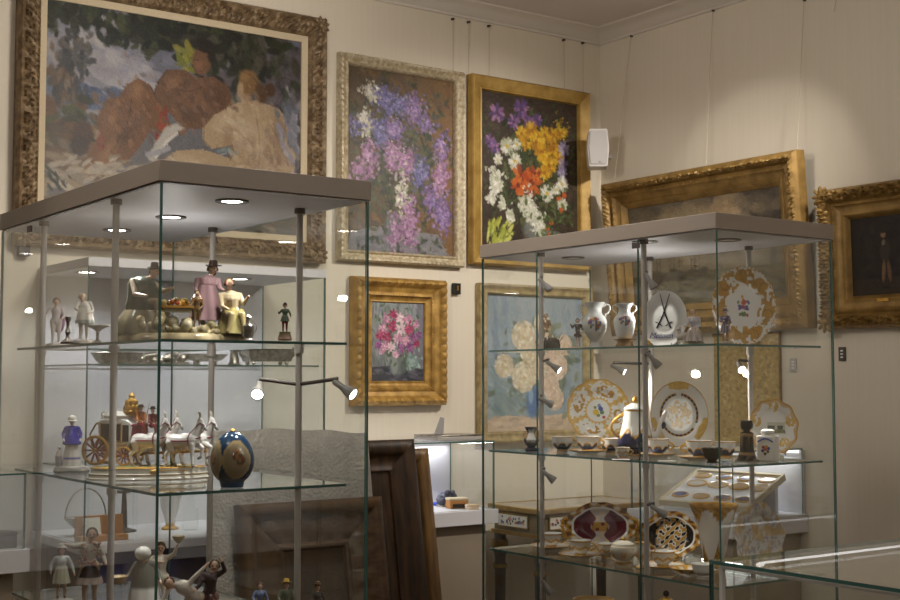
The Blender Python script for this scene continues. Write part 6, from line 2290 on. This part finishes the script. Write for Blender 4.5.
t = sil(192, 4.46, 'glass_decanter', 'clear faceted glass decanter with stopper on the showcase deck', 'decanter', z=D)
MB().lathe([(.026, 0), (.03, .004), (.032, .03), (.03, .08), (.014, .1), (.01, .13), (.015, .138), (.009, .14), (.014, .154), (.009, .168), (0, .17)], 10).build('body', GLASS, t)
t = sil(248, 4.45, 'dark_casket', 'dark jewel casket with glittering stone set lid on the showcase deck', 'casket', z=D)
MB().box((0, 0, .034), (.2, .11, .068)).build('box', 'ebony', t, bevel=.004)
l = MB().box((0, 0, .081), (.206, .116, .024)).build('lid', 'ebony', t, bevel=.006)
b = MB()
rnd = random.Random(5)
for _ in range(90):
    b.ball((rnd.uniform(-.095, .095), rnd.uniform(-.05, .05), .094), rnd.uniform(.003, .006), 6, colr=rgb(*rnd.choice([(210, 200, 190), (150, 140, 150), (110, 90, 80), (180, 150, 110)])))
b.build('stones', 'painted_porcelain', l)
t = sil(104, 4.34, 'amber_box', 'amber coloured open box holding a white card on the showcase deck', 'box', z=D)
b = MB()
b.bb((-.085, -.03, 0), (.085, .03, .02))
b.bb((-.085, .022, .02), (.085, .03, .085))
b.build('case', 'yellow_card', t, bevel=.002)
MB().add([(-.06, .0, .0205), (.0, .0, .0205), (.0, .018, .078), (-.06, .018, .078), (-.06, .002, .0205), (.0, .002, .0205), (.0, .02, .078), (-.06, .02, .078)], [(0, 1, 2, 3), (7, 6, 5, 4), (0, 4, 5, 1), (1, 5, 6, 2), (2, 6, 7, 3), (3, 7, 4, 0)], smooth=False).build('card', 'paper', t)

# ---- low case between the cabinets
caseA, LA = wall_case('white lit wall showcase below the pink flower painting, laptop on top', 2.56, 3.42, 4.42, 4.765, .95, 1.235, 'y', None, .06)
MB().lathe([(0, -.001), (.012, -.001), (.012, .003), (0, .003)], 16, LA(3.03, 4.4195, .92), rot=rx(PI / 2)).build('lock', 'steel_dark', caseA)
MB().bb(LA(2.6, 4.735, 1.222), LA(3.4, 4.752, 1.2345)).build('light_strip', 'led_strip', caseA)
lamp('AREA', (3.0, 4.72, 1.215), (3.0, 4.66, .9), 1.4, (.92, .94, 1.0), sx=.75, sy=.02)
a = on(441, 505, 2, .951)
t = thing('cushion', 'small bright blue cloth pad lying in the low showcase', 'cloth', (a[0], a[1], .9505))
MB().box((0, 0, .006), (.09, .07, .01)).build('pad', 'blue_cloth', t, bevel=.004)
a = on(445, 500, 2, .951)
t = thing('mineral_ornament', 'dark blue grey rough stone ornament in the low showcase', 'ornament', (float(on(446, 497, 1, 4.64)[0]), 4.64, .9505))
caps = []
rnd = random.Random(8)
for _ in range(18):
    p_ = (rnd.uniform(-.032, .032), rnd.uniform(-.02, .02), rnd.uniform(.016, .06))
    caps.append((p_, p_, rnd.uniform(.011, .018), .01, rgb(*rnd.choice([(70, 74, 96), (96, 98, 112), (52, 54, 70)]))))
caps_obj('stone', caps, .003, t, 'painted_matte')
MB().box((0, 0, .004), (.07, .05, .008)).build('stand', 'silver', t)
a = on(457, 508, 2, .951)
t = thing('jewel_box', 'small pale wooden box with dark front in the low showcase', 'box', (a[0], a[1], .9505), -.25)
MB().box((0, 0, .018), (.085, .055, .034)).build('box', 'yellow_card', t, bevel=.003)
MB().box((0, 0, .04), (.088, .058, .01)).build('lid', 'linen', t, bevel=.003)
MB().box((0, -.029, .012), (.06, .003, .016)).build('front_plaque', 'ebony', t)
a = on(466, 501, 2, .951)
t = thing('glass_phial', 'tiny white glass phial behind the pale box in the low showcase', 'bottle', (a[0], a[1], .9505))
MB().lathe([(.009, 0), (.01, .003), (.01, .02), (.004, .026), (.004, .034), (.006, .036), (0, .037)], 16).build('body', 'porcelain', t)
a = on(472, 509, 2, .951)
t = thing('small_box', 'flat oval cream trinket box near the glass end of the low showcase', 'box', (a[0], a[1], .9505), -.2)
MB().lathe([(.03, 0), (.032, .003), (.032, .014), (.034, .015), (.034, .018), (.028, .022), (0, .023)], 32, sx=.95, sy=.8, fn=lambda tt, i, r, z: rgb(226, 200, 170) if z < .0145 else rgb(206, 180, 150)).build('box', 'painted_porcelain', t)
# laptop left on its top
a = on(452, 444, 1, 4.56)
t = thing('laptop', 'thin grey laptop lying on top of the low glass showcase', 'laptop', (a[0], 4.58, 1.2418), .0)
MB().box((0, 0, .009), (.25, .18, .016)).build('keyboard_base', 'steel', t, bevel=.003)
MB().box((0, 0, .021), (.25, .18, .006)).build('lid', 'silver', t, bevel=.002)
a = on(437, 432, 1, 4.6)
t = thing('card_stand', 'small grey card standing upright on the closed laptop', 'card', (a[0], 4.585, 1.2664), -.9)
MB().prism([(-.022, 0), (.02, 0), (.024, .07), (.006, .075)], -.002, .002).build('card', 'plastic_grey', t)
MB().box((0, .012, .0025), (.04, .03, .004)).build('foot', 'plastic_grey', t)

# ---- case by the room's far left
caseB, LB = wall_case('low wall showcase by the picture edge, left of the tall lit showcase', .35, 1.37, 4.27, 4.765, .95, 1.19, 'y', None)
a = on(5, 553, 1, 4.35)
t = thing('dark_box', 'small dark brown box inside the low showcase at the picture edge', 'box', (a[0] - .03, 4.36, .9505))
MB().box((0, 0, .02), (.12, .08, .04)).build('box', 'dark_wood', t, bevel=.003)
MB().box((0, 0, .046), (.124, .084, .01)).build('lid', 'dark_wood', t, bevel=.003)

# ---- case on the right wall
caseR, LRc = wall_case('white lit wall showcase on the side wall holding a slanted tray of miniatures', 3.885, 4.335, 3.52, 4.12, .95, 1.212, 'x', None)
MB().bb(LRc(4.305, 3.55, 1.198), LRc(4.322, 4.09, 1.2115)).build('light_strip', 'led_strip', caseR)
lamp('AREA', (4.29, 3.82, 1.192), (4.2, 3.82, .9), .55, (.94, .95, 1.0), sx=.5, sy=.02)
# the slanted tray with enamel miniatures
t = thing('miniature_tray', 'slanted pale tray of oval enamel miniatures inside the side wall showcase', 'tray', (4.12, 3.79, .9505), -PI / 2 + .1)
TL = .42
R = rx(TL)
fr = MB()
fr.box(R @ Vector((0, 0, .012)) + Vector((0, 0, .075)), (.44, .29, .016), rot=R)
fr.build('panel', 'case_white', t, bevel=.003)
e = MB()
for x, y, w_, d_ in ((0, -.141, .45, .012), (0, .141, .45, .012), (-.221, 0, .012, .29), (.221, 0, .012, .29)):
    e.box(R @ Vector((x, y, .016)) + Vector((0, 0, .075)), (w_, d_, .026), rot=R)
e.build('edge_moulding', 'linen', t)
k = 0
for yy in (-.075, .03, .1):
    for xx in (-.16, -.05, .06, .165):
        k += 1
        rr = .034 if yy != .03 else .042
        b = MB()
        pv = R @ Vector((xx + (.015 if yy == .03 else 0), yy, .0205)) + Vector((0, 0, .075))
        b.lathe([(rr, 0), (rr, .004), (rr * .8, .005), (rr * .78, .0035), (0, .0036)], 28, pv, rot=R, sx=1.25, sy=.72,
                fn=lambda tt, i, r, z, k=k, rr=rr: GOLDC if r > rr * .79 else [rgb(70, 76, 130), rgb(150, 96, 60), rgb(206, 196, 186), rgb(96, 84, 110), rgb(180, 150, 110)][int(hsh(k, 1) * 5)])
        b.build('miniature', 'painted_porcelain', t)
MB().box((0, .1, .06), (.4, .02, .12)).build('prop', 'case_white', t)
MB().box((0, -.13, .008), (.4, .015, .016)).build('prop', 'case_white', t)

# ---- console table with porcelain plaques
x0, x1, y0, y1, zt = 3.52, 4.2, 4.27, 4.63, .95
t = thing('console_table', 'gilt mounted console table with porcelain plaques and grey top, behind the tableware cabinet', 'table', ((x0 + x1) / 2, (y0 + y1) / 2, 0))
hx, hy = (x1 - x0) / 2, (y1 - y0) / 2
MB().bb((-hx + .01, -hy + .01, zt - .012), (hx - .01, hy - .01, zt)).build('marble_top', 'marble_grey', t, bevel=.002)
b = MB()
for (a0, b0, a1, b1) in ((-hx, -hy, hx, -hy + .012), (-hx, hy - .012, hx, hy), (-hx, -hy + .012, -hx + .012, hy - .012), (hx - .012, -hy + .012, hx, hy - .012)):
    b.bb((a0, b0, zt - .022), (a1, b1, zt + .003))
b.build('top_rim', 'gilt_dull', t, bevel=.004)
MB().bb((-hx + .022, -hy + .022, zt - .115), (hx - .022, hy - .022, zt - .013)).build('apron', 'console_wood', t)
b = MB()
for (a0, b0, a1, b1) in ((-hx + .012, -hy + .012, hx - .012, -hy + .022), (-hx + .012, hy - .022, hx - .012, hy - .012), (-hx + .012, -hy + .022, -hx + .022, hy - .022), (hx - .022, -hy + .022, hx - .012, hy - .022)):
    b.bb((a0, b0, zt - .125), (a1, b1, zt - .108))
b.build('lower_rim', 'gilt_dull', t)


def plaque(x, y, w, side):
    o = MB()
    n = 20
    c = rgb(226, 220, 206)
    m = MB()
    if side == 'f':
        m.box((x, y - .003, zt - .062), (w, .006, .05), colr=c)
    else:
        m.box((x - .003, y, zt - .062), (.006, w, .05), colr=c)
    rnd = random.Random(int(100 * (x + y + 9)))
    for _ in range(int(w * 160)):
        u, v = rnd.uniform(-.42, .42) * w, rnd.uniform(-.014, .014)
        p_ = (x + u, y - .0062, zt - .062 + v) if side == 'f' else (x - .0062, y + u, zt - .062 + v)
        m.ball(p_, .0062, 6, sc3=(1, .2, 1) if side == 'f' else (.2, 1, 1), colr=rgb(*rnd.choice([(150, 50, 60), (200, 120, 110), (80, 100, 70), (90, 90, 150), (190, 150, 80)])))
    p = m.build('porcelain_plaque', 'painted_porcelain', t)
    f = MB()
    for s_ in (-1, 1):
        if side == 'f':
            f.box((x, y - .004, zt - .062 + s_ * .028), (w + .014, .008, .006))
            f.box((x + s_ * (w / 2 + .004), y - .004, zt - .062), (.006, .008, .056))
        else:
            f.box((x - .004, y, zt - .062 + s_ * .028), (.008, w + .014, .006))
            f.box((x - .004, y + s_ * (w / 2 + .004), zt - .062), (.008, .006, .056))
    f.build('plaque_frame', 'gilt_dull', p)


for xx in (-.2, 0, .2):
    plaque(xx, -hy + .0215, .13, 'f')
plaque(-hx + .0215, .02, .2, 's')
for sx in (-1, 1):
    for sy in (-1, 1):
        cx, cy = sx * (hx - .04), sy * (hy - .04)
        b = MB()
        b.lathe([(.012, 0), (.018, .01), (.012, .03), (.014, .06), (.016, .1), (.024, .66), (.03, .68), (.022, .7), (.026, .73), (.034, .76), (.034, .79), (.026, .8), (.026, .835)], 32, (cx, cy, 0), wob=lambda tt, i: 1 + .05 * math.cos(10 * tt))
        lg = b.build('leg', 'leg_grey', t)
        MB().lathe([(.031, .672), (.033, .68), (.031, .688)], 24, (cx, cy, 0), ends=False).build('leg_collar', 'gilt_dull', lg)
        MB().lathe([(.035, .755), (.037, .775), (.035, .795)], 24, (cx, cy, 0), ends=False).build('leg_collar', 'gilt_dull', lg)
        MB().box((cx + sx * .016, cy + sy * .016, zt - .062), (.004, .004, .06)).build('corner_mount', 'gilt_dull', lg)

# ================================================================== frames leaning in the gap between the cabinets
TLT = .165


def leaning(name, label, cat, px0, px1, pxy, ytop, deep):
    """a panel standing on the floor and leaning back; its top front edge is at ytop"""
    pr_ = on(px1, pxy, 1, ytop)
    pl_ = on(px0, pxy, 1, ytop)
    hgt = pr_[2] / math.cos(TLT)
    yb = ytop - pr_[2] * math.tan(TLT)
    t = thing(name, label, cat, ((pr_[0] + pl_[0]) / 2, yb, deep * math.sin(TLT) * 0 + .001))
    t.rotation_euler = (-TLT, 0, 0)
    return t, pr_[0] - pl_[0], hgt - .003


mat('bubble_wrap', (170, 166, 160), .32, spec=.6, vary=.2, vscale=30)
bw = M['bubble_wrap'].node_tree
vo = bw.nodes.new('ShaderNodeTexVoronoi')
vo.inputs['Scale'].default_value = 90
bp = bw.nodes.new('ShaderNodeBump')
bp.inputs['Strength'].default_value = .5
bp.inputs['Distance'].default_value = .006
bp.invert = True
tc = bw.nodes.new('ShaderNodeTexCoord')
link(bw, tc.outputs['Object'], vo.inputs['Vector'])
link(bw, vo.outputs['Distance'], bp.inputs['Height'])
link(bw, bp.outputs[0], bw.nodes['Principled BSDF'].inputs['Normal'])


def wooden_frame(label, px0, px1, py, ytop, material, prof, relief, panel, deep=.05):
    t, w, h = leaning('old_picture_frame', label, 'picture frame', px0, px1, py, ytop, deep)
    o = moulding('moulding', t, w, h, prof, material, relief, seg=.02, step=.02)
    o.location = (0, deep, h / 2)
    inn = max(p_[0] for p_ in prof)
    MB().bb((-w / 2 + inn - .006, deep - .02, inn - .006), (w / 2 - inn + .006, deep - .012, h - inn + .006)).build('backing_panel', panel, t)
    return t


PD = [(0, 0), (0, .036), (.01, .044), (.04, .05), (.055, .04), (.062, .03), (.1, .024), (.108, .03), (.116, .03), (.12, .014)]
PB_ = [(0, 0), (0, .034), (.014, .046), (.03, .05), (.046, .04), (.06, .026), (.14, .02), (.152, .03), (.162, .028), (.168, .012)]
wooden_frame('dark old wooden frame with lighter side, rearmost of the leaning stack', 300, 430, 447, 4.185, 'frame_wood_light', PD, None, 'dark_wood')
wooden_frame('tall dark brown wooden frame, second from the back of the leaning stack', 260, 416, 438, 4.115, 'dark_wood', PD, None, 'dark_wood')
t, w, h = leaning('wrapped_picture', 'grey bubble wrapped flat picture leaning in front of dark wooden frames', 'wrapped picture', 206, 370, 426, 4.05, .045)
b = MB()
n, k = 40, 30
for side in (0, 1):
    vs = []
    for i in range(n + 1):
        for j in range(k + 1):
            u, v = i / n, j / k
            e_ = min(1, min(u, 1 - u, v, 1 - v) * 14)
            yy = .022 + (1 if side else -1) * .019 * e_ ** .5
            zt_ = h * (1 + .012 * math.sin(3.1 * u + .5) - .010) + .003 * math.sin(19 * u)
            vs.append(((u - .5) * w, yy + .003 * math.sin(9 * u + 7 * v) * e_, v * zt_))
    b.add(vs, [(i * (k + 1) + j, (i + 1) * (k + 1) + j, (i + 1) * (k + 1) + j + 1, i * (k + 1) + j + 1) for i in range(n) for j in range(k)])
b.build('wrapping', 'bubble_wrap', t, angle=60)
wooden_frame('broad brown carved frame in front of the bubble wrapped picture', 240, 384, 495, 3.93, 'brown_wood', PB_, leafband(.06, .14, .008, .07), 'dark_wood')

# ================================================================== glass table case in the near corner
a = on(709, 560, 2, 1.08)
vx, vy, vt = float(a[0]), float(a[1]), 1.08
VW, VD = 1.25, 1.0
t = thing('table_showcase', 'low table showcase with glass top and bright aluminium edge in the near corner', 'showcase', (vx + VW / 2, vy - VD / 2, 0))
L = lambda x, y, z: (x - VW / 2, y + VD / 2, z)      # x from the near left edge, y from the far edge (negative towards the camera)
MB().bb(L(.03, -VD + .03, 0), L(VW - .03, -.03, .78)).build('plinth', 'case_grey', t)
MB().bb(L(0, -VD, .7805), L(VW, 0, .84)).build('deck', 'plinth_taupe', t, bevel=.002)
pane('glass_panel', L(0, -VD, vt - .008), L(VW, 0, vt), t)
pane('glass_panel', L(0, -VD, .8405), L(.007, 0, vt - .0085), t)
pane('glass_panel', L(.0075, -.007, .8405), L(VW, 0, vt - .0085), t)
pane('glass_panel', L(VW - .007, -VD, .8405), L(VW, -.0075, vt - .0085), t)
b = MB()
b.bb(L(.016, -VD + .02, vt - .019), L(.026, -.016, vt - .0095))
b.bb(L(.016, -.026, .8405), L(.026, -.016, vt - .0195))
b.build('aluminium_profile', 'white_paint', t)
MB().bb(L(.15, -.032, vt - .018), L(VW - .03, -.027, vt - .013)).build('light_strip', 'led_strip', t)
MB().ball(L(.138, -.034, vt - .018), .008, 14, sc3=(1.6, 1, .7)).build('strip_end_lamp', 'led_strip', t)
# gilt brooch and pendant lying in it
for dx, dy, lb, s in ((.45, -.35, 'gilt filigree brooch lying inside the near table showcase', 1.0), (.75, -.25, 'larger gilt ornament lying inside the near table showcase', 1.4)):
    q = thing('gilt_ornament', lb, 'ornament', (vx + dx, vy + dy, .8445), .4)
    b = MB()
    for k in range(14):
        a_ = 2 * PI * k / 14
        b.tube([(.05 * s * math.cos(a_), .03 * s * math.sin(a_), .004), (.035 * s * math.cos(a_ + .3), .02 * s * math.sin(a_ + .3), .008), (.0, .0, .006)], .003 * s, 6)
    b.build('filigree', 'gold', q)
    MB().ball((0, 0, .009), .01 * s, 12, sc3=(1.4, 1, .7)).build('stone', 'wine', q)

# ================================================================== light
WARM = (1.0, .93, .83)
# track spotlights under the ceiling, aimed at the pictures
lamp('SPOT', (3.9, 2.5, 3.05), (3.6, 4.77, 1.7), 130, WARM, 64, .8, .06)
lamp('SPOT', (1.9, 3.0, 3.05), (1.7, 4.77, 1.0), 42, WARM, 62, .9, .06)
lamp('SPOT', (2.3, 2.3, 3.05), (2.1, 4.77, 2.5), 14, WARM, 60, .9, .06)
lamp('SPOT', (2.75, 3.4, 3.1), (4.34, 3.75, 2.2), 11, WARM, 40, .35, .03)
lamp('SPOT', (2.2, 2.6, 3.05), (2.85, 2.9, 1.3), 24, (1, .95, .87), 50, .7, .05)
lamp('SPOT', (.75, 2.62, 3.05), (1.3, 2.9, 1.2), 24, (1, .95, .88), 45, .7, .05)
# added fill lamps without fixtures, brightening the lid undersides
lamp('POINT', (1.3, 3.0, 1.72), None, .9, (1, .95, .9), soft=.008)
lamp('POINT', (2.84, 2.92, 1.72), None, .9, (1, .95, .9), soft=.008)
for x_, y_, t_ in ((1.45, 2.55, (1.22, 2.72, 1.3)), (1.1, 2.9, (1.2, 2.75, 1.3))):  # two extra spots added to brighten the coach, no fixture behind them
    lamp('SPOT', (x_, y_, 1.89), t_, 12, (1, .96, .92), 50, .6, .02)
# added fill lamps hung below the ceiling, no fixtures
for p_, W in (((.4, 2.2, 2.75), 12), ((2.2, .6, 2.75), 12), ((.2, -.4, 2.75), 9), ((3.3, -.2, 2.75), 9), ((2.0, 3.5, 2.6), 20)):
    lamp('POINT', p_, None, W, (1, .93, .84), soft=.14)
w = bpy.data.worlds.new('World')
sc.world = w
w.use_nodes = True
w.node_tree.nodes['Background'].inputs[0].default_value = (*rgb(200, 190, 180), 1)
w.node_tree.nodes['Background'].inputs[1].default_value = .05

# ================================================================== camera
cd = bpy.data.cameras.new('Camera')
cd.sensor_width = 36
cd.lens = F / 900 * 36
cd.clip_start = .05
co = bpy.data.objects.new('Camera', cd)
COL.objects.link(co)
co.location = (0, 0, EYE)
co.rotation_euler = (PI / 2 + PITCH, 0, -YAW)
sc.camera = co
sc.view_settings.view_transform = 'Standard'
sc.view_settings.look = 'None'
sc.view_settings.exposure = 0.36
sc.view_settings.gamma = 1.0
sc.view_settings.use_curve_mapping = False
try:
    sc.cycles.transparent_max_bounces = 64
    sc.cycles.max_bounces = 10
    sc.cycles.glossy_bounces = 6
    sc.cycles.use_denoising = True
    sc.cycles.sample_clamp_indirect = 4.0
    sc.cycles.caustics_reflective = False
    sc.cycles.caustics_refractive = False
except Exception:
    pass

# every piece stands on its shelf
bpy.context.view_layer.update()
for t, z in PLACED:
    lo = 1e9
    for o in t.children_recursive:
        if o.type == 'MESH':
            n = len(o.data.vertices)
            co = np.empty(n * 3)
            o.data.vertices.foreach_get('co', co)
            mw = np.array(o.matrix_world)
            lo = min(lo, float((co.reshape(-1, 3) @ mw[2, :3]).min() + mw[2, 3]))
    t.location.z += z + .0006 - lo
